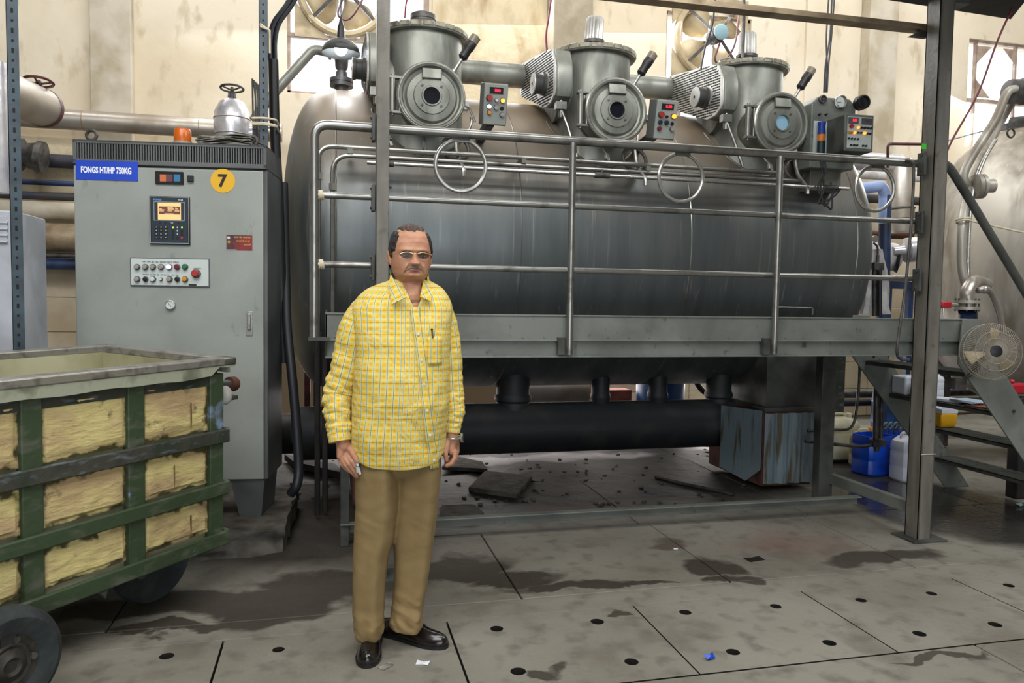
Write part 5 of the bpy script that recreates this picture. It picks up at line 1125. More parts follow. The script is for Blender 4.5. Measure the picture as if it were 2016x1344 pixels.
b = MB(); b.cyl(c+Vector((.04, 0, 0)), c+Vector((.12, 0, -.0)), .012); b.cyl(c+UZ*-.02, c+Vector((0, 0, -.1)), .008); put(b, 'stem', M['steel_b'], rv)
b = MB(); q = [atY(1900, 432, 4.6), atY(1935, 440, 4.42), atY(1980, 450, 4.3), atY(2030, 460, 4.25), atY(2200, 490, 4.25)]; b.tube(bez(q), .007, 6)
for k in range(2): b.torus(atY(1897, 432+k*4, 4.6), (0, .2, 1), .045, .006, 20, 6)
one(b, 'cord', 'rope', 'cream cord tied round the pipes of the second vessel', 'cord')
# ---- pipes between the two vessels ----------------------------------
gp_ = thing('lagged_riser', 'vertical silver-lagged pipe with cut end between the two vessels', 'pipe', atY(1775, 400, 6.6))
A, B = atY(1772, 322, 6.6), atY(1773, 458, 6.6); b = MB(); b.lathe(B, A-B, [(.118, 0), (.125, .02), (.125, .14), (.13, .145), (.13, .24), (.122, .25), (.122, (A-B).length-.02), (.1, (A-B).length+.04)], 28); put(b, 'lagging', M['insul'], gp_)
b = MB(); q = (A*.35+B*.65); b.torus(q, A-B, .125, .014, 28, 8); put(b, 'band', M['cast'], gp_)
b = MB(); b.cyl(A+Vector((-.7, .1, .02)), A+Vector((.0, 0, .0)), .09, n=20); put(b, 'branch', M['silver'], gp_)
tq = [atY(1680, 372, 5.9), atY(1715, 369, 5.9), atY(1735, 366, 5.9), atY(1742, 380, 5.9), atY(1741, 440, 5.9)]; b = MB(); b.tube(fillet(tq, .06), .05, 16); p_ = thing('blue_pipe', 'pale blue elbow pipe changing to dark blue below, seen through the guide ring', 'pipe', tq[2]); put(b, 'upper_elbow', M['pale_blue'], p_)
b = MB(); b.cyl(tq[-1]+UZ*.25, atY(1737, 700, 5.9)*1.0, .052); put(b, 'lower_pipe', M['blue_pipe'], p_)
for (a, c, m_, lb) in ((336, 356, 'white_wrap', 'pale horizontal pipe high between the two vessels'), (384, 402, 'navy', 'dark horizontal pipe between the vessels behind the guide ring'), (455, 470, 'rust', 'brown horizontal pipe between the vessels'), ):
    z0, z1 = atY(1760, a, 7.4).z, atY(1760, c, 7.4).z; b = MB(); b.cyl((4.8, 7.4, (z0+z1)/2), (7.6, 7.4, (z0+z1)/2), (z0-z1)/2); one(b, 'wall_pipe', m_, lb, 'pipe')
A, B = atY(1715, 505, 6.0), atY(1783, 506, 6.0); wr = thing('wrapped_pipe', 'fat white-wrapped horizontal pipe with open dark end between the vessels', 'pipe', A)
b = MB(); b.lathe(A-(B-A)*.5, B-A, [(.125, 0), (.13, .1), (.13, .25), (.135, .3), (.125, .42), (.1, .43)], 28); put(b, 'wrap', M['white_wrap'], wr)
b = MB(); q = atY(1790, 492, 5.85); b.lathe(q+Vector((.0, 0, 0)), (1, -.2, .1), [(.04, -.15), (.045, -.05), (.11, -.03), (.11, .12)], 24); put(b, 'stub', M['silver'], wr)
b = MB(); c = atY(1763, 515, 5.92); b.lathe(c, (1, -.6, -.1), [(.09, 0), (.1, .02), (.02, .03)], 24); put(b, 'open_end', M['slot'], wr)
fr_ = thing('blue_stand', 'blue painted pipe stand on the floor between the two vessels', 'stand', atY(1770, 600, 6.2))
b = MB(); q0, q1 = atY(1740, 560, 6.2), atY(1800, 562, 6.2); b.beam(q0, q1, .06, .07); b.beam((q0.x+.05, 6.2, 0), (q0.x+.05, 6.2, q0.z), .05, .05, (0, 1, 0)); b.beam((q1.x-.05, 6.2, 0), (q1.x-.05, 6.2, q1.z), .05, .05, (0, 1, 0)); put(b, 'frame', M['blue_pipe'], fr_)
# white cloth sleeve and black valve rods by the vessel end
b = MB(); rg = []
for py, xl, xr in ((490, 1722, 1740), (530, 1714, 1752), (570, 1710, 1757), (600, 1706, 1755), (618, 1702, 1760)):
    a, c = atY(xl, py, 5.35), atY(xr, py, 5.35); n = 16; cx, rx = (a.x+c.x)/2, (c.x-a.x)/2
    rg.append([(cx+rx*math.cos(2*PI*i/n)*(1+.1*math.sin(i*2.3)), 5.4+.06*math.sin(2*PI*i/n)*(1+.3*math.sin(i*3)), a.z) for i in range(n)])
b.loft(rg); one(b, 'filter_cloth', 'white_wrap', 'grey-white cloth hanging behind the platform at the right vessel end', 'cloth')
ap = thing('air_valve', 'steel valve rods with small pressure gauge at the right end of the vessel', 'valve', atY(1725, 520, 5.2))
b = MB(); a, c = atY(1722, 622, 5.2), atY(1722, 530, 5.2); b.cyl(a, c, .022); put(b, 'rod', M['cast'], ap); b = MB(); a, c = atY(1732, 622, 5.15), atY(1732, 532, 5.15); b.cyl(a, c, .018); put(b, 'rod', M['black'], ap)
b = MB(); c = atY(1727, 524, 5.18); b.box(c+Vector((-.04, -.02, -.03)), c+Vector((.05, .02, .03))); b.cyl(c, c+UZ*.09, .014); put(b, 'block', M['cast'], ap, bev=.004)
b = MB(); b.tube([c+UZ*.05, atY(1728, 485, 5.18), atY(1720, 478, 5.18)], .008, 8, .03); put(b, 'tube', M['maroon'], ap)
b = MB(); c = atY(1721, 470, 5.18); b.lathe(c, (0, -1, 0), [(.025, -.01), (.027, .015), (.022, .016)], 20); put(b, 'gauge', M['steel_b'], ap)
b = MB(); a = atY(1732, 700, 5.2); a2 = atY(1720, 880, 5.2); 
vp = thing('steam_trap', 'vertical steel valve column hanging below the platform before the blue jugs', 'valve', atY(1720, 780, 4.95))
b = MB(); a, c = atY(1726, 715, 4.95), atY(1724, 868, 4.95); b.cyl(a, c, .022); b.cyl(a+Vector((.045, 0, 0)), c+Vector((.045, 0, .02)), .016); b.box(c+Vector((-.04, -.03, -.04)), c+Vector((.07, .03, .01))); b.cyl(c+Vector((.01, 0, -.04)), c+Vector((.01, 0, -.08)), .02); put(b, 'column', M['cast'], vp)
b = MB(); b.tube([atY(1585, 868, 4.95), atY(1700, 880, 4.95), c+UZ*-.02], .013, 8, .05); put(b, 'tube', M['cast'], vp)
b = MB(); b.tube(bez([atY(1693, 706, 5.0), atY(1688, 790, 5.0), atY(1676, 840, 5.0), atY(1640, 846, 5.0), atY(1590, 848, 5.0)]), .011, 8); put(b, 'tube', M['cast'], vp)
# low clutter pipes at right back
for (x0, x1, ya, yb, Y, m_, lb) in ((1650, 1800, 768, 784, 7.0, 'cast', 'grey pipe low along the back wall beyond the drum'), (1650, 1800, 786, 800, 6.9, 'dark', 'dark pipe lowest along the back wall beyond the drum'), (1850, 2016, 700, 716, 6.6, 'blue_pipe', 'blue pipe behind the steps under the second vessel')):
    a, c = atY(x0, (ya+yb)/2, Y), atY(x1, (ya+yb)/2, Y); r = (atY(x0, ya, Y).z-atY(x0, yb, Y).z)/2; b = MB(); b.cyl((a.x-.5, Y, a.z), (c.x+1.0, Y, a.z), r); one(b, 'floor_pipe', m_, lb, 'pipe')
b = MB(); a = atY(1850, 730, 6.4); b.cyl((a.x, 6.4, 0), (a.x, 6.4, 1.1), .1); one(b, 'bollard_pipe', 'cast', 'fat grey vertical pipe behind the steps', 'pipe')
b = MB(); a = atY(1642, 760, 6.4); b.box((a.x-.09, 6.35, .1), (a.x+.08, 6.5, 1.3)); one(b, 'green_column', 'green_dk', 'dark green steel column behind the right platform leg', 'column')

M['wire_grey'] = mat('dusty_fan_wire', srgb(150, 142, 128), .5)
# ---- pedestal fan ----------------------------------------------------
c = atY(1951, 692, 3.72); pfn = thing('wire_cage_fan', 'wire-caged fan clamped to the top of the step stringer', 'fan', c)
ax = Vector((-.35, -1, .12)).normalized(); u, v, a = MB.frame(ax); Rr = .165
b = MB()
for k in range(84):
    t = 2*PI*k/84; d = u*math.cos(t)+v*math.sin(t); b.tube([c+a*.06+d*.035, c+a*.058+d*Rr*.7, c+a*.02+d*Rr, c-a*.03+d*Rr, c-a*.07+d*Rr*.6, c-a*.075+d*.04], .0011, 4)
for rr, h in ((Rr, .02), (Rr, -.03), (Rr*.7, .058), (Rr*.45, .062)): b.torus(c+a*h, a, rr, .002, 40, 4)
put(b, 'wire_cage', M['wire_grey'], pfn, smooth=False, kind='stuff')
b = MB(); b.lathe(c+a*.055, a, [(.034, 0), (.034, .008), (.02, .012)], 24); put(b, 'badge', M['black'], pfn); b = MB(); b.lathe(c-a*.16, a, [(.05, 0), (.06, .02), (.06, .08), (.03, .1)], 24); put(b, 'motor', M['cast'], pfn)
for k in range(3):
    b = MB(); V = []
    for i in range(6):
        t0 = 2*PI*k/3+.12*i; d = u*math.cos(t0)+v*math.sin(t0); V.append((b.v(c+d*.03+a*(-.02+.01*i/5)), b.v(c+d*Rr*.85+a*(-.03+.05*i/5))))
    for p, q in zip(V, V[1:]): b.f([p[0], q[0], q[1], p[1]])
    o = put(b, 'blade', M['fan_cream'], pfn); s_ = o.modifiers.new('s', 'SOLIDIFY'); s_.thickness = .002
b = MB(); b.tube([c-a*.14, c-a*.14+UZ*-.1, Vector((c.x-.08, 3.865, c.z-.2))], .014, 8, .03); b.box((c.x-.12, 3.845, c.z-.24), (c.x-.04, 3.885, c.z-.17)); put(b, 'clamp', M['cast'], pfn)
# red oil can shape behind the stringer
c = atY(1998, 765, 4.5); b = MB(); b.box(c+Vector((-.1, -.05, -.035)), c+Vector((.1, .05, .04))); b.cyl(c+Vector((-.03, 0, .04)), c+Vector((-.03, 0, .07)), .02); one(b, 'red_gearbox', 'red', 'red casting half hidden behind the step stringer at right', 'machine part', bev=.015)
for z0_ in (): pass
b = MB(); b.box(Vector((c.x+.02, c.y-.04, 0)), c+Vector((.14, .06, -.06))); one(b, 'pump_stand', 'dark', 'dark pump stand under the red casting at the right edge', 'stand', bev=.01)

# ---- jugs, drum, table ----------------------------------------------
def jerry(c, w_, dpt, h, m_, name, label, group=None, cap=None, cut=False, yaw=0, par=None):
    c = Vector(c); Mx = Matrix.Translation(c) @ Matrix.Rotation(R(yaw), 4, 'Z'); t = thing(name, label, 'jerrycan', c, group)
    rg = []
    def rect(x, y, z, k): 
        out = []
        for i in range(24):
            a = 2*PI*(i+.5)/24; cx, cy = math.cos(a), math.sin(a); p = 5
            s_ = (abs(cx)**p+abs(cy)**p)**(-1/p); out.append((x*cx*s_, y*cy*s_, z))
        return out
    prof = [(.9, .9, 0), (1, 1, .04), (1, 1, .3), (.975, .975, .33), (1, 1, .36), (1, 1, .62), (.975, .975, .65), (1, 1, .68), (1, 1, .78)]
    if not cut: prof += [(.93, .9, .88), (.6, .62, .97), (.3, .3, 1.0)]
    else: prof += [(1, 1, .86), (.94, .94, .86), (.94, .94, .3)]
    b = MB(Mx); b.loft([rect(w_/2*a_, dpt/2*c_, h*z, 0) for a_, c_, z in prof]); put(b, 'body', M[m_], t)
    if not cut:
        b = MB(Mx); b.tube([(-w_*.32, 0, h*.9), (-w_*.3, 0, h*1.06), (w_*.16, 0, h*1.06), (w_*.2, 0, h*.95)], .012, 8, .03); put(b, 'handle', M[m_], t)
        b = MB(Mx); b.lathe((w_*.3, 0, h*.93), (0, 0, 1), [(.028, 0), (.028, .05), (.024, .055)], 20); put(b, 'cap', M[cap or m_], t)
    return t
g = atZ(1650, 908, 0); jerry((g.x-.17, g.y+.45, 0), .3, .24, .36, 'jug', 'jerrycan', 'yellowed jerrycan mostly hidden behind the right platform leg')
jerry((g.x+.1, g.y+.15, 0), .34, .24, .38, 'jug', 'jerrycan', 'off-white jerrycan between the platform leg and the blue cans'); 
g = atZ(1693, 915, 0); jerry((g.x+.02, g.y-.02, 0), .2, .2, .3, 'jug', 'jerrycan', 'small off-white jerrycan touching the blue can', cap='btn_amber')
g = atZ(1722, 937, 0); jerry((g.x+.05, g.y+.1, 0), .28, .24, .38, 'blue_bin', 'jerrycan', 'cut-open bright blue jerrycan on the wet floor', cut=True, yaw=8); jerry((g.x+.34, g.y+.2, 0), .27, .24, .36, 'blue_bin', 'jerrycan', 'blue jerrycan behind the cut-open one', cut=True, yaw=-6)
b = MB(); 
for k in range(7): 
    q0 = Vector((g.x+.13+.05*k, g.y+.12, .36)); b.tube(bez([q0, q0+Vector((.04, -.02, .06)), q0+Vector((.09, .02, .02)), q0+Vector((.13, .05, -.05))]), .008, 6)
one(b, 'plastic_rags', 'lightblue', 'crumpled pale plastic strips spilling over the blue jerrycans', 'rags')
g = atZ(1778, 951, 0); jerry((g.x+.12, g.y+.1, 0), .22, .2, .36, 'jug_w', 'jerrycan', 'white jerrycan half behind the tall right post', cap='jug')
dp_ = Vector((5.62, 6.5, 0)); dt = thing('blue_drum', 'large blue plastic drum behind the jerrycans', 'drum', dp_)
b = MB(); b.lathe(dp_, (0, 0, 1), [(.26, 0), (.28, .03), (.29, .2), (.297, .22), (.29, .24), (.29, .4), (.297, .42), (.285, .44), (.27, .57), (.285, .59), (.285, .62), (.26, .63), (.25, .61)], 36); put(b, 'body', M['blue_drum'], dt)
g = atZ(1985, 920, 0); jerry((g.x+.5, g.y+.3, 0), .24, .22, .22, 'blue_bin', 'jerrycan', 'blue plastic can on the floor beyond the lower step', yaw=30)
M['paper_blue'] = mat('pale_blue_paper', srgb(186, 206, 226), .7)
# things standing on the steps
def papers(x, y, n, m_, label, yaw, z):
    b = MB()
    for k in range(n): b.box((x-.085+.004*k, y-.11, z+.001+k*.004), (x+.085-.004*k, y+.11, z+.004+k*.004), Matrix.Rotation(R(yaw+k*6), 3, 'Z'))
    return one(b, 'papers', m_, label, 'papers', smooth=False)
papers(4.18, 4.38, 4, 'white', 'white papers lying on the second step', 10, .742); papers(4.19, 4.22, 3, 'paper_blue', 'pale blue papers on the second step', -8, .757); papers(4.18, 4.08, 2, 'brick', 'reddish paper at the stringer end of the second step', 12, .742)
jerry((4.18, 4.60, .742), .2, .13, .17, 'jug_w', 'jerrycan', 'small white jerrycan standing on the second step beside the papers')
yc = thing('yellow_liquid_can', 'cut-off can of yellow liquid standing on the third step', 'can', (4.38, 4.68, .511))
Mx = Matrix.Translation((4.385, 4.68, .511)); b = MB(Mx); b.loft([[(x*k, y*k, z) for x, y in ((-.07, -.075), (.07, -.075), (.07, .075), (-.07, .075))] for k, z in ((.8, 0), (1, .035), (1.0, .105))]); put(b, 'liquid', M['jug_y'], yc, bev=.01)
b = MB(Mx); b.loft([[(x*k, y*k, z) for x, y in ((-.071, -.076), (.071, -.076), (.071, .076), (-.071, .076))] for k, z in ((1, .105), (1.0, .14), (.95, .14), (.95, .107))]); put(b, 'rim', M['jug_w'], yc, bev=.002)
b = MB(); b.box((4.09, 4.71, .742), (4.25, 4.86, .88)); one(b, 'white_tub', 'jug_w', 'square white tub standing on a step behind the tall post', 'tub', bev=.015)
# hose and slabs lying on the floor
q = [atZ(1290, 938, .012), atZ(1345, 952, .012), atZ(1400, 963, .012), atZ(1445, 974, .012)]; b = MB(); b.tube(bez(q), .012, 8); one(b, 'floor_hose', 'cast', 'short grey hose lying on the floor under the vessel', 'hose')
b = MB(); P = [atZ(x, y, 0) for x, y in ((922, 968), (1018, 982), (1048, 945), (955, 934))]; b.prism(P, (0, 0, .035)); one(b, 'loose_slab', 'concrete', 'loose square stone slab lying under the platform', 'slab', bev=.006)
b = MB(); P = [atZ(x, y, 0) for x, y in ((870, 925), (960, 930), (950, 915), (890, 902))]; b.prism(P, (0, 0, .03)); one(b, 'broken_slab', 'concrete', 'broken grey slab piece right of the man under the vessel', 'slab', bev=.006)
b = MB(); rough_block(b, [(p.x, p.y) for p in (atZ(865, 1022, 0), atZ(930, 1030, 0), atZ(952, 1014, 0), atZ(935, 998, 0), atZ(870, 1000, 0))], 0, .022, .01, .03); one(b, 'mortar_lump', 'concrete', 'flat dark mortar lump behind the low beam right of the man', 'rubble')
b = MB(); P = [atZ(x, y, 0) for x, y in ((560, 905), (578, 920), (680, 944), (660, 925))]; b.prism(P, (0, 0, .05)); one(b, 'steel_offcut', 'dark', 'dark steel strip lying on the floor beside the black hose', 'offcut')
# drum and red stand glimpsed under the vessel left end
b = MB(); a = atY(563, 735, 6.8); rs = thing('red_stand', 'dark red steel stand glimpsed under the left end of the vessel', 'stand', (.2, 6.9, 0))
for x in (atY(604, 790, 6.9).x, atY(622, 790, 6.9).x): b = MB(); b.box((x-.02, 6.88, 0), (x+.03, 6.93, .95)); put(b, 'leg', M['maroon'], rs)
b = MB(); x = atY(613, 760, 6.9).x; b.box((x-.25, 6.85, .94), (x+.3, 7.1, .98)); put(b, 'top', M['maroon'], rs)
b = MB(); b.cyl((-.9, 6.3, .3), (.7, 6.3, .3), .16, n=28); one(b, 'floor_header', 'pipe_dk', 'dark horizontal pipe near the floor left of the man behind the vessel', 'pipe')
for px, Y in ((625, 4.98), (640, 5.03)): b = MB(); a = atY(px, 700, Y); b.cyl((a.x, Y, 0), (a.x, Y, 1.12), .018, n=8); one(b, 'standpipe', 'dark', 'thin dark standpipe '+('nearer the cabinet' if px < 630 else 'nearer the man')+' under the platform end', 'pipe')
# things seen through the slot under the vessel
b = MB(); a = atY(1215, 772, 7.3); b.box((a.x-.1, 7.3, .02), (a.x+.16, 7.5, a.z+.02)); one(b, 'brick_pier', 'brick', 'red brick pier seen through the gap under the vessel', 'brick')
b = MB(); a = atY(1255, 765, 7.2); b.lathe((a.x+.25, 7.2, 0), (0, 0, 1), [(.2, 0), (.24, .03), (.25, .7), (.22, .75)], 24); one(b, 'blue_barrel', 'blue_drum', 'blue barrel seen through the gap under the vessel', 'drum')
b = MB(); a = atY(1080, 770, 7.4); b.cyl((a.x-.5, 7.4, a.z), (a.x+.4, 7.4, a.z), .13, n=20); b.box((a.x-.3, 7.36, 0), (a.x-.25, 7.44, a.z-.1)); b.box((a.x+.2, 7.36, 0), (a.x+.25, 7.44, a.z-.1)); one(b, 'low_duct', 'insul', 'silver pipe seen through the gap under the vessel', 'pipe')
b = MB(); a = atY(1385, 770, 7.1); b.tube(bez([a+Vector((-.1, 0, .12)), a+Vector((0, 0, 0)), a+Vector((.2, 0, -.1)), a+Vector((.3, 0, -.6))]), .03, 8); one(b, 'black_duct_hose', 'cable', 'short black hose seen through the gap under the vessel', 'hose')
# litter
def scrap(px, py, s_, m_, label, yaw=20, h=.006, name='paper_scrap', cat='litter'):
    c = atZ(px, py, 0); b = MB(Matrix.Translation(c) @ Matrix.Rotation(R(yaw), 4, 'Z')); V0 = [b.v((x*s_, y*s_*.6, (h if (i % 2) else h*.3)+.001)) for i, (x, y) in enumerate(((-1, -1), (0, -1), (1, -.9), (1.1, 1), (0, .9), (-1, 1)))]; V1 = [b.v(v_.co-c+Vector((0, 0, 0)) if 0 else (b.M.inverted() @ v_.co)-Vector((0, 0, .001))) for v_ in V0]
    b.f(V0); b.f(V1[::-1])
    for i in range(6): b.f([V0[i], V1[i], V1[(i+1) % 6], V0[(i+1) % 6]])
    return one(b, name, m_, label, cat, smooth=False)
scrap(832, 1306, .024, 'white', 'small white paper scrap on the floor by the black shoe', -20); scrap(1397, 1297, .02, 'blue_bin', 'tiny bright blue plastic scrap on the perforated drain covers', 10, .02, 'plastic_scrap')
scrap(760, 1312, .028, 'paper', 'dark printed scrap on the floor between the shoes', 40, .003); scrap(1330, 1081, .012, 'white', 'tiny white fleck on the floor in front of the low beam', 0); scrap(1485, 1101, .05, 'ink', 'thin black strip lying on the floor slab right of centre', 8, .004, 'rubber_strip')
scrap(2008, 996, .03, 'motor_blue', 'light blue wrapper on the floor at the far right', 20, .02, 'wrapper')
b = MB(); random.seed(3)
for i in range(240):
    px, py = random.uniform(560, 1480), random.uniform(868, 1000); c = atZ(px, py, 0)
    if c.y > 7.6: continue
    s_ = random.uniform(.003, .016); b.box(c-Vector((s_, s_, 0)), c+Vector((s_, s_*.8, s_*.8)), Matrix.Rotation(random.random()*3, 3, 'Z') @ Matrix.Rotation(random.random()-.5, 3, 'X'))
o = one(b, 'rubble', 'concrete', 'scattered crumbs of concrete and dirt under the vessel', 'rubble', smooth=False); o['kind'] = 'stuff'

# repeats share a group
GR = {'wall_pipe': 'pipes along the back wall', 'slotted_angle_post': 'slotted angle posts', 'exhaust_fan': 'exhaust fans in the windows', 'jerrycan': 'jerrycans on the floor and steps', 'cable': 'cables hanging over the machine', 'papers': 'papers on the second step', 'floor_pipe': 'pipes low along the back wall', 'standpipe': 'standpipes under the platform end', 'paper_scrap': 'scraps on the floor'}
for o in bpy.data.objects:
    if o.parent is None and o.get('category') and o.name.split('.')[0] in GR: o['group'] = GR[o.name.split('.')[0]]
# ================================================================== THE MAN
ua = R(5.2); UD = Vector((math.sin(ua), math.cos(ua), 0)); UX = Vector((math.cos(ua), -math.sin(ua), 0)); DM = 3.02
def pp(px, py, dep=0.0):
    """picture point on the vertical plane through the man, dep metres further away"""
    d = ray(px, py); return CAM+d*((DM+dep)/d.dot(UD))
KX = (pp(800, 700)-pp(700, 700)).length/100      # metres per pixel at the man
man = thing('person', 'man in yellow checked shirt, khaki trousers and black shoes standing with hands at his sides', 'person', pp(790, 1290)*Vector((1, 1, 0)) if 0 else Vector((pp(790, 1290).x, pp(790, 1290).y, 0)))
M['skin'] = mat('skin', srgb(186, 138, 110), .5, var=srgb(166, 112, 88), vscale=30, vlo=.45, vhi=.75, spec=.4, bump=.08, bscale=220)
M['skin'].node_tree.nodes['Principled BSDF'].inputs['Subsurface Weight'].default_value = .08
M['hair'] = mat('dark_hair', srgb(22, 18, 22), .55, var=srgb(44, 36, 38), vscale=60, stretch=(1, 1, .2), bump=.8, bscale=200, bstretch=(1, 1, .2))
M['moust'] = mat('grey_moustache', srgb(158, 136, 118), .8, var=srgb(124, 100, 84), vscale=90)
M['lip_c'] = mat('lip_skin', srgb(132, 84, 78), .5)
M['eye_w'] = mat('eye_white', srgb(190, 180, 170), .3); M['iris'] = mat('iris_dark', srgb(26, 18, 14), .2)
M['khaki'] = mat('khaki_trouser_cloth', srgb(140, 119, 80), .85, var=srgb(128, 106, 68), vscale=4, bump=.15, bscale=300)
M['leather'] = mat('black_shoe_leather', srgb(19, 16, 17), .22, var=srgb(30, 25, 24), vscale=30, coat=.4)
M['lens'] = mat('tinted_lens', srgb(66, 54, 52), .25, alpha=.5, spec=.3)
M['goldw'] = mat('thin_gold_wire', srgb(200, 176, 130), .25, .9)
def plaid():
    m = bpy.data.materials.new('yellow_checked_shirting'); m.use_nodes = True; nt = m.node_tree; N = nt.nodes; L = nt.links; b = N['Principled BSDF']
    b.inputs['Roughness'].default_value = .8; uv = N.new('ShaderNodeUVMap'); uv.uv_map = 'UVMap'; sp = N.new('ShaderNodeSeparateXYZ'); L.new(uv.outputs[0], sp.inputs[0])
    def band(out, per, off, wd, soft=.06):
        a = N.new('ShaderNodeMath'); a.operation = 'MULTIPLY_ADD'; a.inputs[1].default_value = 1/per; a.inputs[2].default_value = off; L.new(out, a.inputs[0])
        f = N.new('ShaderNodeMath'); f.operation = 'FRACT'; L.new(a.outputs[0], f.inputs[0]); s = N.new('ShaderNodeMath'); s.operation = 'SUBTRACT'; s.inputs[1].default_value = .5; L.new(f.outputs[0], s.inputs[0])
        q = N.new('ShaderNodeMath'); q.operation = 'ABSOLUTE'; L.new(s.outputs[0], q.inputs[0]); r = N.new('ShaderNodeMapRange'); r.inputs[1].default_value = wd; r.inputs[2].default_value = max(0, wd-soft); L.new(q.outputs[0], r.inputs[0]); return r.outputs[0]
    def mix(a, f, c, amt=1.):
        if amt != 1: g = N.new('ShaderNodeMath'); g.operation = 'MULTIPLY'; g.inputs[1].default_value = amt; L.new(f, g.inputs[0]); f = g.outputs[0]
        x = N.new('ShaderNodeMix'); x.data_type = 'RGBA'; L.new(f, x.inputs[0])
        if isinstance(a, tuple): x.inputs[6].default_value = a
        else: L.new(a, x.inputs[6])
        x.inputs[7].default_value = c; return x.outputs[2]
    U, V = sp.outputs[0], sp.outputs[1]; P = .0262; Q = .0225
    c = mix(srgb(232, 192, 46), band(U, P, 0, .21, .11), srgb(204, 214, 180), .85); c = mix(c, band(V, Q, 0, .2, .12), srgb(206, 216, 180), .55)
    g = N.new('ShaderNodeMath'); g.operation = 'MULTIPLY'; L.new(band(U, P, .5, .16), g.inputs[0]); L.new(band(V, Q, .5, .18), g.inputs[1]); c = mix(c, g.outputs[0], srgb(230, 168, 28), .85)
    c = mix(c, band(U, P, .0, .045, .02), srgb(60, 66, 50), .85); c = mix(c, band(V, Q*2, .5, .022, .012), srgb(74, 80, 64), .7)
    c = mix(c, band(U, P, .18, .03, .02), srgb(160, 190, 160), .5); c = mix(c, band(V, Q*2, .0, .02, .012), srgb(150, 172, 150), .5)
    L.new(c, b.inputs['Base Color'])
    geo = N.new('ShaderNodeNewGeometry'); mp = N.new('ShaderNodeMapping'); mp.inputs['Scale'].default_value = (1, 1, 1.3); mp.inputs['Rotation'].default_value = (.3, .7, 0); L.new(geo.outputs['Position'], mp.inputs[0])
    nn = N.new('ShaderNodeTexNoise'); nn.inputs['Scale'].default_value = 9; nn.inputs['Detail'].default_value = 2; nn.inputs['Distortion'].default_value = .7; L.new(mp.outputs[0], nn.inputs['Vector'])
    bp = N.new('ShaderNodeBump'); bp.inputs['Strength'].default_value = .5; bp.inputs['Distance'].default_value = .035; L.new(nn.outputs['Fac'], bp.inputs['Height']); L.new(bp.outputs[0], b.inputs['Normal'])
    return m
M['plaid'] = plaid()
def cloth(rings, name, m, parent=man, thick=.0025, closed=True, uvper=None, sub=1, vz=False):
    """cloth sleeve through rings with UVs in metres"""
    b = MB(); V = [[b.v(p) for p in r] for r in rings]; n = len(rings[0]); uvl = b.bm.loops.layers.uv.new('UVMap')
    m_ = n if closed else n-1; mid = len(rings)//2
    per = [0]
    for i in range(n): per.append(per[-1]+(Vector(rings[mid][(i+1) % n])-Vector(rings[mid][i])).length)
    vv = [0]
    for k in range(1, len(rings)): vv.append(vv[-1]+sum((Vector(rings[k][i])-Vector(rings[k-1][i])).length for i in range(n))/n)
    for k in range(len(rings)-1):
        for i in range(m_):
            f = b.f([V[k][i], V[k][(i+1) % n], V[k+1][(i+1) % n], V[k+1][i]])
            if f:
                for lp_, (u, v) in zip(f.loops, ((per[i], vv[k]), (per[i+1], vv[k]), (per[i+1], vv[k+1]), (per[i], vv[k+1]))): lp_[uvl].uv = (u, -lp_.vert.co.z if vz else v)
    bmesh.ops.recalc_face_normals(b.bm, faces=b.bm.faces)
    me = bpy.data.meshes.new(name); b.bm.to_mesh(me); b.bm.free(); me.materials.append(M[m]); o = link(me, name, parent, ang=180)
    if thick: s = o.modifiers.new('s', 'SOLIDIFY'); s.thickness = thick; s.offset = 1
    if sub: s = o.modifiers.new('sub', 'SUBSURF'); s.levels = sub; s.render_levels = sub
    return o
def interp(tab, y):
    if y <= tab[0][0]: return tab[0][1:]
    for a, b_ in zip(tab, tab[1:]):
        if y <= b_[0]:
            t = (y-a[0])/(b_[0]-a[0]); t = t*t*(3-2*t)*.4+t*.6; return tuple(p+(q-p)*t for p, q in zip(a[1:], b_[1:]))
    return tab[-1][1:]
# shirt body: y, xl, xr, half depth, centre depth
TORSO = [(548, 776, 838, .055, .03), (556, 756, 852, .065, .035), (564, 733, 866, .076, .035), (573, 715, 876, .086, .032), (586, 701, 885, .098, .028), (606, 694, 891, .112, .02), (645, 697, 888, .125, .01), (690, 700, 884, .132, .0), (740, 698, 883, .140, -.008), (790, 695, 881, .145, -.012), (840, 693, 877, .142, -.01), (880, 692, 874, .138, -.005), (915, 692, 870, .134, 0)]
TW = R(14)
def tor_pt(px_y, th, extra=0.0):
    xl, xr, hd, cd_ = interp(TORSO, px_y); c, s = math.cos(th), math.sin(th); p = 2.5
    k = (abs(c)**p+abs(s)**p)**(-1/p); cx, rx = (xl+xr)/2, (xr-xl)/2
    P = pp(cx+rx*c*k, px_y, 0); return P+UD*(cd_+hd*s*k+extra*s)+UX*extra*c
def hem(th):
    # front hem drops to a tail in the middle, rises at the side seams
    return 905+6*max(0, -math.sin(th))-22*abs(math.cos(th))**3
def pj2(p):
    v = Vector(p)-CAM; z = v.dot(FWD); return Vector((1008+FPX*v.dot(RGT)/z, 672-FPX*v.dot(UPV)/z))
NT = 72; rings = []
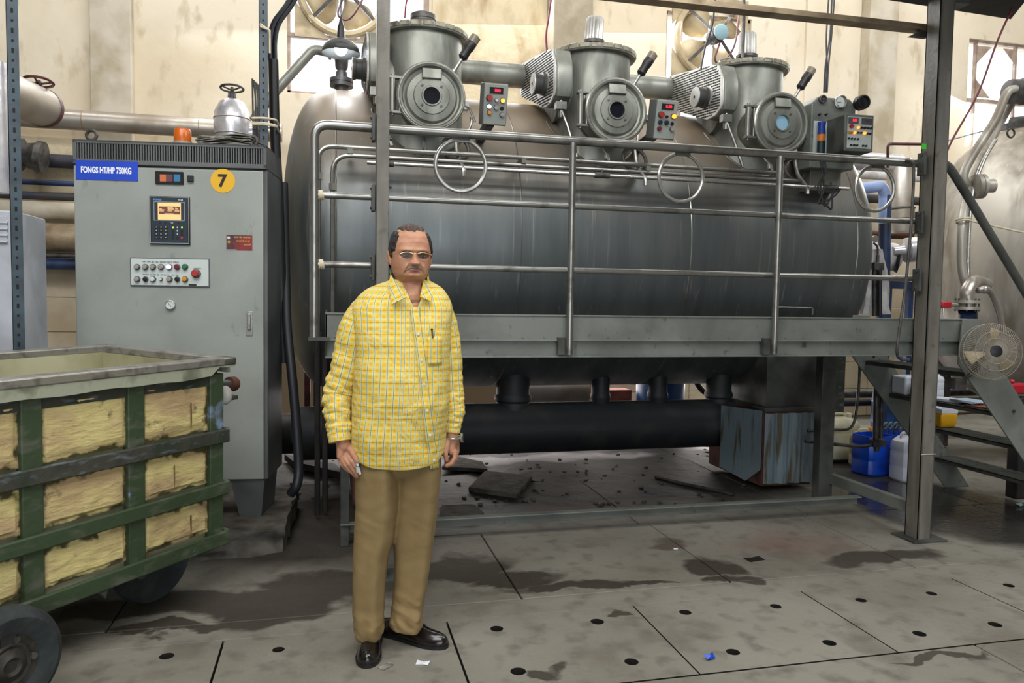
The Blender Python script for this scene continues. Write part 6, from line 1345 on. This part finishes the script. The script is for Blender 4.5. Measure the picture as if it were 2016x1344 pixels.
for k in range(49):
    t = k/48; ring = []
    for i in range(NT):
        th = -PI/2+2*PI*i/NT; yb = hem(th); xq = pj2(tor_pt(575, th)).x; yt = 550+(max(0, 62*(1-abs(xq-817)/27)) if math.sin(th) < 0 else 0); y = yt+(yb-yt)*t; P = tor_pt(y, th)
        nv = Vector((P.x*5, P.y*5, P.z*7)); w_ = .0055*noise.noise(nv*1.3)+.0035*noise.noise(nv*3.1+Vector((3, 1, 0)))
        # drag folds fanning over the belly and creases near the hem
        fr__ = max(0, -math.sin(th)); w_ += .004*math.sin(26*P.z+9*(P.x-man.location.x))*fr__*min(1, max(0, (y-640)/120))
        w_ += .004*math.sin(9*th+3*P.z)*max(0, (y-820)/90)
        d = (UX*math.cos(th)+UD*math.sin(th)); ring.append(P+d*w_)
    rings.append(ring)
cloth(rings, 'shirt', 'plaid', sub=1, vz=True)
def front(px, py, out=.004):
    """point of the shirt front behind picture point"""
    lo, hi = -PI, 0
    for _ in range(30):
        m_ = (lo+hi)/2
        if pj2(tor_pt(py, m_)).x < px: lo = m_
        else: hi = m_
    return tor_pt(py, lo)-UD*out
# placket strip, buttons, pocket, pen
pk = [(816, 607), (820, 640), (826, 680), (831, 720), (835, 760), (840, 800), (845, 840), (850, 875), (856, 912)]
pkx = lambda y: interp([(b_, a) for a, b_ in pk], y)[0]
rg = []
for k in range(31):
    y = 603+(911-603)*k/30; x = pkx(y); rg.append([front(x-9, y, .003), front(x-8.5, y, .008), front(x, y, .009), front(x+9, y, .008), front(x+9.5, y, .003)])
cloth(rg, 'placket', 'plaid', closed=False, vz=True, thick=.001, sub=0)
for y in (655, 703, 748, 797, 844, 893):
    c = front(pkx(y)+1, y, .011); b = MB(); b.lathe(c, -UD, [(.0052, 0), (.0056, .0015), (.004, .0022)], 14); put(b, 'button', M['dial'], man)
rg = [[front(x, y, .0095) for x in (842, 849, 856, 863, 870)] for y in (659, 668, 680, 692, 706, 712)]
cloth(rg, 'pocket', 'plaid', closed=False, vz=True, thick=.001, sub=0)
b = MB(); c0, c1 = front(850, 646, .012), front(852, 662, .012); b.cyl(c0, c1, .0035, .003, 8); b.ball(c0, .0045, 6); put(b, 'pen', M['black'], man); b = MB(); b.cyl(c0-UD*.004+UZ*-.002, c1-UD*.004, .0012, n=6); put(b, 'pen_clip', M['steel_b'], man)
# sleeves
def sleeve(cen, name, wr, n=32, cuff=True, seed=0):
    P = bez([pp(x, y, d) for x, y, r, d in cen], 9); Rr = bez([(r, 0, 0) for x, y, r, d in cen], 9); rings = []; prev = None; L_ = len(P)
    for i, p in enumerate(P):
        t = (P[min(i+1, L_-1)]-P[max(i-1, 0)]).normalized(); u = UX-t*UX.dot(t); u.normalize(); v = t.cross(u); rad = Rr[i].x*KX
        f = i/(L_-1); ring = []
        for k in range(n):
            a = 2*PI*k/n; d = u*math.cos(a)+v*math.sin(a); wv = noise.noise(Vector((math.cos(a)*1.2+seed, math.sin(a)*1.2, i*.34)))
            wv2 = noise.noise(Vector((math.cos(a)*2+seed, math.sin(a)*2, i*.9)))
            amp = wr*(.35+.65*min(1, max(0, (f-.3)/.25)))*(0.25 if f > .93 else 1)
            ring.append(p+d*rad*(1+amp*wv+amp*.55*wv2))
        rings.append(ring)
    o = cloth(rings, name, 'plaid', sub=1)
    return P, Rr
sleeve([(738, 584, 9, .03), (722, 598, 19, .03), (706, 622, 25, .02), (694, 655, 28, .015), (685, 700, 27.5, .015), (674, 745, 28, .015), (665, 775, 27, .01), (664, 800, 25.5, -.01), (665, 825, 24, -.03), (667, 848, 22, -.045), (670, 869, 21, -.055)], 'sleeve', .24, seed=1)
sleeve([(856, 582, 9, .035), (868, 600, 16, .04), (878, 632, 20, .04), (885, 670, 21, .04), (889, 715, 20.5, .035), (891, 760, 20, .03), (893, 790, 20, .02), (895, 812, 18.5, .01), (893, 832, 15, .005), (891, 852, 14, .0)], 'sleeve', .22, seed=5)
# collar
def flap(pts, name='collar'):
    b = MB(); uvl = b.bm.loops.layers.uv.new('UVMap'); vs = [b.v(p) for p in pts]; 
    o_ = pts[0]; f = b.f(vs)
    for lp_ in f.loops:
        d = lp_.vert.co-Vector(o_); lp_[uvl].uv = (d.dot((UX+UZ*.5).normalized())+.3, d.dot((UZ-UX*.5).normalized()))
    bmesh.ops.triangulate(b.bm, faces=b.bm.faces); me = bpy.data.meshes.new(name); b.bm.to_mesh(me); b.bm.free(); me.materials.append(M['plaid']); o = link(me, name, man, smooth=False); s = o.modifiers.new('s', 'SOLIDIFY'); s.thickness = .004; return o
flap([pp(770, 541, -.01), pp(763, 560, -.045), pp(772, 598, -.115), pp(801, 584, -.135), pp(784, 563, -.085), pp(773, 545, -.03)])
flap([pp(834, 553, -.03), pp(830, 572, -.085), pp(827, 583, -.12), pp(848, 592, -.1), pp(850, 577, -.055), pp(840, 556, -.01)])
b = MB(); uvl = None
rg = []
for k, (yy, sx) in enumerate(((540, 1.0), (556, 1.06))):
    rg.append([pp(806+36*sx*math.cos(a), yy+(4 if math.sin(a) < 0 else -6), .015)+UD*.062*sx*math.sin(a) for a in [R(200)-R(220)*i/24 for i in range(25)]])
cloth(rg, 'collar_band', 'plaid', closed=False, thick=.003, sub=0)

# trousers: y, xl, xr, half depth, centre depth
HIP = [(866, 702, 866, .10, .0), (885, 700, 868, .104, 0), (915, 699, 868, .104, .01), (930, 702, 866, .09, .01), (944, 722, 846, .05, .01)]
LL = [(880, 699, 786, .10, 0), (925, 698, 789, .105, -.0), (960, 699, 789, .1, -.0), (1000, 700, 785, .092, -.0), (1050, 697, 778, .082, -.0), (1100, 695, 764, .076, .0), (1150, 694, 759, .074, .005), (1200, 694, 757, .074, .005), (1235, 697, 756, .075, -.0), (1256, 700, 750, .068, -.0)]
RL = [(880, 781, 868, .10, .01), (925, 778, 869, .105, .02), (960, 777, 867, .1, .025), (1000, 776, 863, .094, .03), (1050, 773, 857, .085, .03), (1100, 776, 850, .08, .035), (1150, 776, 843, .078, .04), (1190, 772, 836, .078, .04), (1215, 769, 832, .08, .035), (1240, 767, 831, .076, .03)]
def legring(tab, y, n=40, cr=0, fold=0, tw=0):
    xl, xr, hd, cd_ = interp(tab, y); out = []
    for i in range(n):
        a = 2*PI*i/n; c, s = math.cos(a), math.sin(a); p = 2.3; k = (abs(c)**p+abs(s)**p)**(-1/p)
        rr = 1+.24*cr*max(0, math.cos((a-(R(270)+tw))))**16+fold*noise.noise(Vector((c*2+xl, s*2, y*.05)))
        out.append(pp((xl+xr)/2+(xr-xl)/2*c*k*rr, y, 0)+UD*(cd_+hd*s*k*rr))
    return out
b = MB(); b.loft([legring(HIP, y) for y in range(866, 945, 6)])
b.loft([legring(LL, y, cr=1, fold=.03+.14*max(0, (y-1170)/90), tw=.25) for y in range(882, 1250, 7)]+[legring(LL, 1254, cr=1, fold=.1, tw=.25)])
b.loft([legring(RL, y, cr=1, fold=.03+.14*max(0, (y-1150)/90), tw=.5) for y in range(882, 1236, 7)]+[legring(RL, 1239, cr=1, fold=.1, tw=.5)])
o = put(b, 'trousers', M['khaki'], man); remesh(o, .005, 2)

# shoes
def shoe(heel, toe, wd, name='shoe'):
    heel, toe = Vector(heel), Vector(toe); d = toe-heel; L_ = d.length; d.normalize(); s = d.cross(UZ)
    b = MB(); rg = []
    prof = [(0, .5, .0, .03), (.03, .74, 0, .05), (.12, .86, 0, .056), (.3, .8, 0, .07), (.45, .84, 0, .078), (.58, .95, 0, .062), (.72, 1.0, 0, .05), (.86, .86, .002, .045), (.95, .6, .004, .036), (.995, .3, .006, .022)]
    for t, w_, z0_, h in prof:
        ring = []
        for i in range(24):
            a = 2*PI*i/24; x = math.cos(a); z = math.sin(a); k = 1 if z >= 0 else .9
            ring.append(heel+d*(t*L_)+s*(x*w_*wd/2*(1.0 if z < .2 else (1-.25*z)))+UZ*(.012+z0_+(h*max(0, z)**.9 if z > 0 else .008*z)))
        rg.append(ring)
    b.loft(rg); o = put(b, name, M['leather'], man, ang=60)
    b = MB(); rg = []
    for zz in (0, .014):
        rg.append([heel+d*(tt*L_)+s*(sg*w_*wd/2*1.05)+UZ*zz for tt, w_, sg in [(p[0], p[1], 1) for p in prof]+[(1.01, 0, 1)]+[(p[0], p[1], -1) for p in prof[::-1]]])
    b.loft(rg); b.prism([heel+d*.0+s*wd*.36, heel+d*.075+s*wd*.4, heel+d*.075-s*wd*.4, heel-s*wd*.36], (0, 0, .022)); put(b, 'sole', M['black'], o)
    b = MB(); c = heel+d*L_*.57+UZ*.066; b.beam(c-s*wd*.38+UZ*-.012, c+UZ*.008, .024, .006); b.beam(c+UZ*.008, c+s*wd*.38+UZ*-.012, .024, .006); put(b, 'strap', M['leather'], o, bev=.002)
    b = MB(); 
    for i in range(7): b.ball(c+s*wd*(-.2+.067*i)+UZ*(.012-.0006*(i-3)**2), .0035, 5)
    put(b, 'stitched_trim', M['steel_b'], o)
hp_ = Vector((pp(726, 1258, 0).x, 0, 0))
tR = atZ(722, 1316, 0); hR = tR+(UD*.275+UX*.012); shoe(hR, tR, .096)
tL = atZ(880, 1276, 0); hL = atZ(775, 1252, 0)+UD*.02-(tL-atZ(775, 1252, 0)).normalized()*.055; shoe(hL, tL, .098)

# body, head and hands: one continuous skin
HC = pp(808, 507, .0); hy_ = R(-7); HF = Matrix.Rotation(hy_, 3, 'Z')
# head axes: X to picture right, Y away, Z up; face looks along -Y
HX = (UX*math.cos(R(9))+UD*math.sin(R(9))*1.0).normalized(); HY = Vector((-HX.y, HX.x, 0)); HZv = (UZ+HY*.03).normalized()
# turned a little to picture right: facing direction gains +UX
HX = (UX*math.cos(R(10))+UD*math.sin(R(10))).normalized(); HY = Vector((-HX.y, HX.x, 0))
Hd = fr(HC, HX, HY, HZv)
def H(x, y, z): return Hd @ Vector((x, y, z))
S_ = 1.0
HSEC = [(-.126, .001, -.001, .002), (-.124, .016, -.014, .03), (-.119, .030, -.028, .05), (-.112, .045, -.044, .07), (-.096, .060, -.063, .09), (-.076, .0705, -.079, .104), (-.052, .0765, -.088, .112), (-.024, .0785, -.091, .114), (0, .077, -.087, .110), (.02, .0755, -.087, .102), (.04, .0735, -.088, .092), (.058, .068, -.088, .082), (.072, .062, -.084, .074), (.082, .057, -.073, .07), (.09, .053, -.055, .068), (.10, .050, -.035, .068), (.112, .05, -.028, .07)]
def g1(v, s): return math.exp(-(v/s)**2/2)
def face_disp(x, z):
    ax = abs(x); d = 0
    t = (0.018-z)/.042
    if t > 0: d += (.028*min(1, t)**1.3)*g1(x, .0068+.0035*min(1, t))*(1/(1+math.exp((-.0335-z)/.0012)))
    d += .013*g1(ax-.0145, .0048)*g1(z+.0262, .005)
    d += .0075*g1(ax-.03, .018)*g1(z-.0235, .006)+.0025*g1(x, .012)*g1(z-.024, .008)-.003*g1(ax-.006, .0018)*g1(z-.022, .007)
    d -= .0135*g1(ax-.031, .0145)*g1(z-.004, .0095)
    d += .0035*g1(ax-.0315, .011)*g1(z-.0055, .0032)+.0028*g1(ax-.0315, .012)*g1(z+.004, .003)
    d += .005*g1(ax-.043, .015)*g1(z+.022, .014)+.002*g1(ax-.03, .012)*g1(z+.0125, .004)
    k = (-.022-z)/.042
    if -.1 < k < 1.15: xx = .0165+.0195*k; e = g1(ax-xx, .0032)*min(1, max(0, (k+.1)*5))*min(1, max(0, (1.15-k)*4)); d -= .0075*e; d += .0055*g1(ax-xx-.009, .007)*min(1, max(0, k*3))
    d += .0055*g1(x, .021)*g1(z+.050, .013)
    zm = -.0475-9*x*x*.8; d -= .0045*g1(z-zm, .0016)*g1(x, .0155); d += .0022*g1(z-zm-.005, .003)*g1(x, .014)+.0035*g1(z-zm+.0055, .0036)*g1(x, .012)
    d -= .006*g1(z+.0615, .0035)*g1(x, .014); d += .009*g1(x, .017)*g1(z+.0755, .009)
    d -= .0008*g1(z-.05, .002)*g1(x, .03)+.0008*g1(z-.066, .002)*g1(x, .03)
    return d
def HS(th, z, off=0):
    """head surface; th measured from the face (0) round to the back (pi)"""
    w_, f, bk = interp([(a_,)+tuple(r) for a_, *r in HSEC], -z); c, s2 = math.cos(th), math.sin(th); cy = -.002 if z > -.08 else .012
    p = 2.25; k = (abs(c)**p+abs(s2)**p)**(-1/p)
    x = w_*s2*k; y = cy+((f-cy) if c > 0 else (cy-bk))*c*k*(1 if c > 0 else 1)
    if c > 0: y -= face_disp(x, z)*min(1, c*2.2)
    n = Vector((x*1.2, y-.01, (z-.02)*.9)).normalized() if z > .02 else Vector((x*1.2, y-.01, 0)).normalized()
    return Vector((x, y, z))+n*off
b = MB(Hd)
zs = [-.112+.238*i/118 for i in range(119)]+[.1272]
b.loft([[HS(2*PI*(i if 1 else 0)/176, z) for i in range(176)] for z in zs])
def el(x, y, z, rx, ry, rz, rot=None): b.ball((x, y, z), 1, 14, (rx, ry, rz), rot)
for sx in (-1, 1):
    el(sx*.0805, .010, -.006, .0065, .015, .028, Matrix.Rotation(sx*R(10), 3, 'Y') @ Matrix.Rotation(R(-8), 3, 'X')); el(sx*.077, .004, -.014, .008, .010, .018)
    b.torus((sx*.0835, .012, .002), (sx*1, -.45, 0), .0145, .0038, 24, 8, sc=(.75, 1.45))
# neck and shoulders (plain world points)
b.M = None
nb = pp(808, 560, .035)
b.capsule(H(0, .025, -.06), pp(806, 575, .03), .056, .066, 20); b.capsule(pp(806, 568, .03), pp(800, 600, .02), .062, .075, 20); b.capsule(H(0, -.005, -.09), pp(812, 585, -.02), .040, .05, 16)
b.capsule(pp(745, 600, .03), pp(860, 602, .03), .05, .045, 16); b.ball(pp(790, 680, .01), 1, 12, (.145, .09, .16)); b.ball(pp(788, 800, .0), 1, 12, (.14, .1, .2)); b.ball(pp(785, 885, .01), 1, 12, (.14, .075, .07)); b.ball(pp(812, 608, .025), 1, 12, (.06, .098, .06))
for pts in ([(722, 605, .03, .04), (690, 690, .015, .036), (668, 775, .01, .034), (671, 862, -.055, .025), (676, 878, -.058, .026)], [(865, 605, .04, .036), (888, 700, .038, .034), (892, 780, .02, .031), (891, 850, .0, .024), (891, 866, 0, .024)]):
    for p, q in zip(pts, pts[1:]): b.capsule(pp(*p[:3]), pp(*q[:3]), p[3], q[3], 14)
for pts in ([(742, 920, .0, .07), (735, 1080, .0, .05), (727, 1235, .03, .035)], [(825, 920, .02, .07), (815, 1080, .03, .05), (797, 1205, .05, .035)]):
    for p, q in zip(pts, pts[1:]): b.capsule(pp(*p[:3]), pp(*q[:3]), p[3], q[3], 14)
# his right hand (picture left), back of hand to the camera, holding keys
def chain(pts):
    for p, q in zip(pts, pts[1:]): b.capsule(pp(*p[:3]), pp(*q[:3]), p[3], q[3], 10)
for k, (x, y, x2, y2) in enumerate(((672, 875, 670, 898), (677, 876, 677, 901), (682, 877, 684, 902))): chain([(x, y, -.06+.01*k, .019), (x2, y2, -.07+.004*k, .0145)])
chain([(680, 872, -.05, .02), (686, 888, -.055, .019), (681, 900, -.065, .016)])
chain([(668, 899, -.062, .0105), (674, 914, -.074, .0095), (685, 925, -.068, .0085), (694, 930, -.055, .007)])
chain([(673, 901, -.072, .011), (681, 916, -.086, .010), (692, 928, -.082, .009), (700, 937, -.07, .0075)])
chain([(679, 902, -.078, .011), (688, 914, -.095, .010), (697, 926, -.092, .009), (703, 937, -.08, .0075)])
chain([(686, 900, -.078, .0105), (694, 909, -.098, .010), (700, 918, -.1, .0088), (705, 926, -.094, .0075)])
chain([(687, 878, -.05, .014), (693, 889, -.078, .0125), (698, 898, -.098, .011), (703, 908, -.108, .0085)])
# his left hand (picture right), thumb side to the camera, fingers curled
for k in range(3): chain([(889+3*k, 866, -.0+.012*k, .020), (890+3.5*k, 888, -.012+.014*k, .0165)])
chain([(896, 889, -.02, .0105), (895, 902, -.03, .0095), (888, 912, -.034, .0085), (879, 916, -.034, .0072)])
chain([(898, 889, .0, .0108), (896, 904, -.008, .0098), (889, 913, -.012, .0088), (880, 917, -.014, .0072)])
chain([(897, 888, .02, .0105), (894, 902, .016, .0095), (886, 910, .01, .0085), (878, 911, .006, .007)])
chain([(893, 887, .036, .0095), (890, 898, .034, .0085), (884, 905, .028, .0075), (877, 906, .022, .0065)])
chain([(882, 868, -.012, .014), (878, 882, -.028, .0125), (877, 894, -.034, .0105), (879, 905, -.034, .0085)])
o = put(b, 'body', M['skin'], man); remesh(o, .0022, 1)
# hair: dark at the sides and back, thin strands over the top
def hairshell(test, off, name, amp=.003, parent=man, soft=.010):
    b = MB(); nz_, nt = 110, 160; V = {}
    for j in range(nz_+1):
        z = -.06+.1873*j/nz_
        for i in range(nt):
            th = 2*PI*i/nt; p = HS(th, z); v_ = test(p.x+.004*noise.noise(p*60), p.y, p.z+.004*noise.noise(p*45+Vector((2, 0, 0))))
            k = max(0, min(1, v_/soft)); q = HS(th, z, -.002+(off+.002+amp*noise.noise(Vector((p.x*70, p.y*26, p.z*18))))*k**.6)
            V[i, j] = (q, v_ > 0)
    vv = {}
    for j in range(nz_):
        for i in range(nt):
            q = [(i, j), ((i+1) % nt, j), ((i+1) % nt, j+1), (i, j+1)]
            if all(V[k][1] for k in q):
                for k in q:
                    if k not in vv: vv[k] = b.bm.verts.new(Hd @ V[k][0])
                b.f([vv[k] for k in q])
    return put(b, name, M['hair'], parent, ang=180)
def sideV(x, y, z):
    ax = abs(x)
    if y < .02: lim = .050+(.095-z)*.235 if z < .095 else .050+(z-.095)*1.6; v = min(ax-lim, y+.058, (z+.004) if y > -.03 else z-.02)
    else: v = min(.05, z+.045, .099-z)
    return v
hairshell(sideV, .0065, 'hair', .003)
M['hair_thin'] = mat('thin_hair', srgb(58, 44, 40), .55, var=srgb(104, 74, 60), vscale=70, stretch=(1, .15, .3), vlo=.5, vhi=.75, bump=.6, bscale=160, bstretch=(1, .2, .3))
o = hairshell(lambda x, y, z: min(z-.0945-abs(x)*.12+.006*noise.noise(Vector((x*90, 0, 0))), .056-abs(x), y+.075), .0062, 'thin_hair', .004, soft=.012); o.data.materials[0] = M['hair_thin']
# face details
for sx in (-1, 1):
    b = MB(Hd); b.ball((sx*.0315, -.0715, .0012), 1, 12, (.0125, .011, .0042)); put(b, 'eye', M['eye_w'], man); b = MB(Hd); b.ball((sx*.0315+.001, -.0803, .0012), 1, 8, (.0042, .003, .0036)); put(b, 'iris', M['iris'], man)
    b = MB(Hd); pts = [(.012, .0165), (.023, .0195), (.037, .0205), (.05, .0165)]
    b.tube(bez([(sx*x, HS(math.atan2(x*1.05, .09), z).y-.0005, z) for x, z in pts]), .0019, 6); put(b, 'eyebrow', M['hair_thin'], man)
def fy(x, z):
    """depth of the face at x, z"""
    best = min((abs(HS(t*.01, z).x-abs(x)), t) for t in range(0, 130)); return HS(best[1]*.01, z).y
def patch(name, outline, m_, out, parent=man):
    """thin grown patch on the face: outline gives (x, z_low, z_high)"""
    b = MB(Hd); V = []
    for x, z0_, z1_ in outline: V.append([b.v((x, fy(x, z0_+(z1_-z0_)*k/4)-out*(1 if 0 < k < 4 else .1), z0_+(z1_-z0_)*k/4)) for k in range(5)])
    for p, q in zip(V, V[1:]):
        for k in range(4): b.f([p[k], q[k], q[k+1], p[k+1]])
    return put(b, name, m_, parent, ang=180)
ou = []
for i in range(29):
    x = -.036+.072*i/28; zm = -.0445-9*x*x-.35*max(0, abs(x)-.022); th_ = .0135 if abs(x) < .019 else .0135-.5*(abs(x)-.019)
    ou.append((x, zm, zm+max(.002, th_)))
patch('moustache', ou, M['moust'], .003)
patch('upper_lip', [(x, -.0475-7.2*x*x, -.0435-7.5*x*x) for x in [(-.026+.052*i/14) for i in range(15)]], M['lip_c'], .0012)
patch('lower_lip', [(x, -.0485-7.2*x*x-.0085*(1-(x/.0235)**2), -.0482-7.2*x*x) for x in [(-.022+.044*i/14) for i in range(15)]], M['lip_c'], .0014)
# glasses
gl = MB(Hd); GY = -.0985
def gy(x): return GY+.35*max(0, abs(x)-.02)**1.0*.55
for sx in (-1, 1):
    gl.tube(bez([(sx*x, gy(x)-.0008, z) for x, z in ((.0085, .009), (.015, .0125), (.03, .0155), (.046, .0125), (.0585, .008))]), .0011, 6)
    gl.tube([(sx*.0585, gy(.0585), .008), (sx*.070, gy(.0585)+.008, .0085), (sx*.0825, -.03, .010), (sx*.0835, .012, .012)], .0015, 6, .008)
gl.tube(bez([(-.0085, GY-.0008, .009), (0, GY-.004, .0105), (.0085, GY-.0008, .009)]), .0012, 6)
gf = put(gl, 'glasses', M['goldw'], man)
for sx in (-1, 1):
    b = MB(Hd); pts = [(.0085, .009), (.015, .0125), (.03, .0155), (.046, .0125), (.0575, .008), (.055, .0), (.045, -.007), (.03, -.009), (.017, -.0065), (.010, .001)]
    b.prism([(sx*x, gy(x), z) for x, z in pts], (0, .001, 0)); put(b, 'lens', M['lens'], gf, smooth=False)
# watch on his left wrist, keys in his right hand
wc = pp(893, 861, .0); b = MB(); b.torus(wc, (pp(891, 845)-pp(891, 870)), .0285, .0055, 28, 8, sc=(1, 1)); wt = put(b, 'watch', M['steel_b'], man)
b = MB(); c = wc+UX*.032-UD*.004; b.lathe(c, (1, -.35, .1), [(.018, -.004), (.02, .003), (.017, .006)], 24); put(b, 'watch_case', M['steel_b'], wt); b = MB(); b.lathe(c+Vector((.0062, -.002, 0)), (1, -.35, .1), [(.015, 0), (.015, .001)], 20); put(b, 'watch_face', M['black'], wt)
kc = pp(703, 912, -.115); ky = thing('key_ring', 'small bunch of silver keys held in the man\'s right hand', 'keys', kc)
b = MB(); b.torus(kc+UZ*.004, UD, .008, .0012, 20, 6); put(b, 'ring', M['steel_b'], ky)
for k in range(3): b = MB(); e = kc+UX*(.002+.005*k)+UZ*(-.035-.003*k)-UD*.002*k; b.beam(kc-UD*.002*k, e, .009-.003*(k % 2), .002, (0, 1, 0)); b.ball(kc+(e-kc)*.2-UD*.002*k, .006, 6, (1, .3, 1)); put(b, 'key', M['steel_b'], ky)
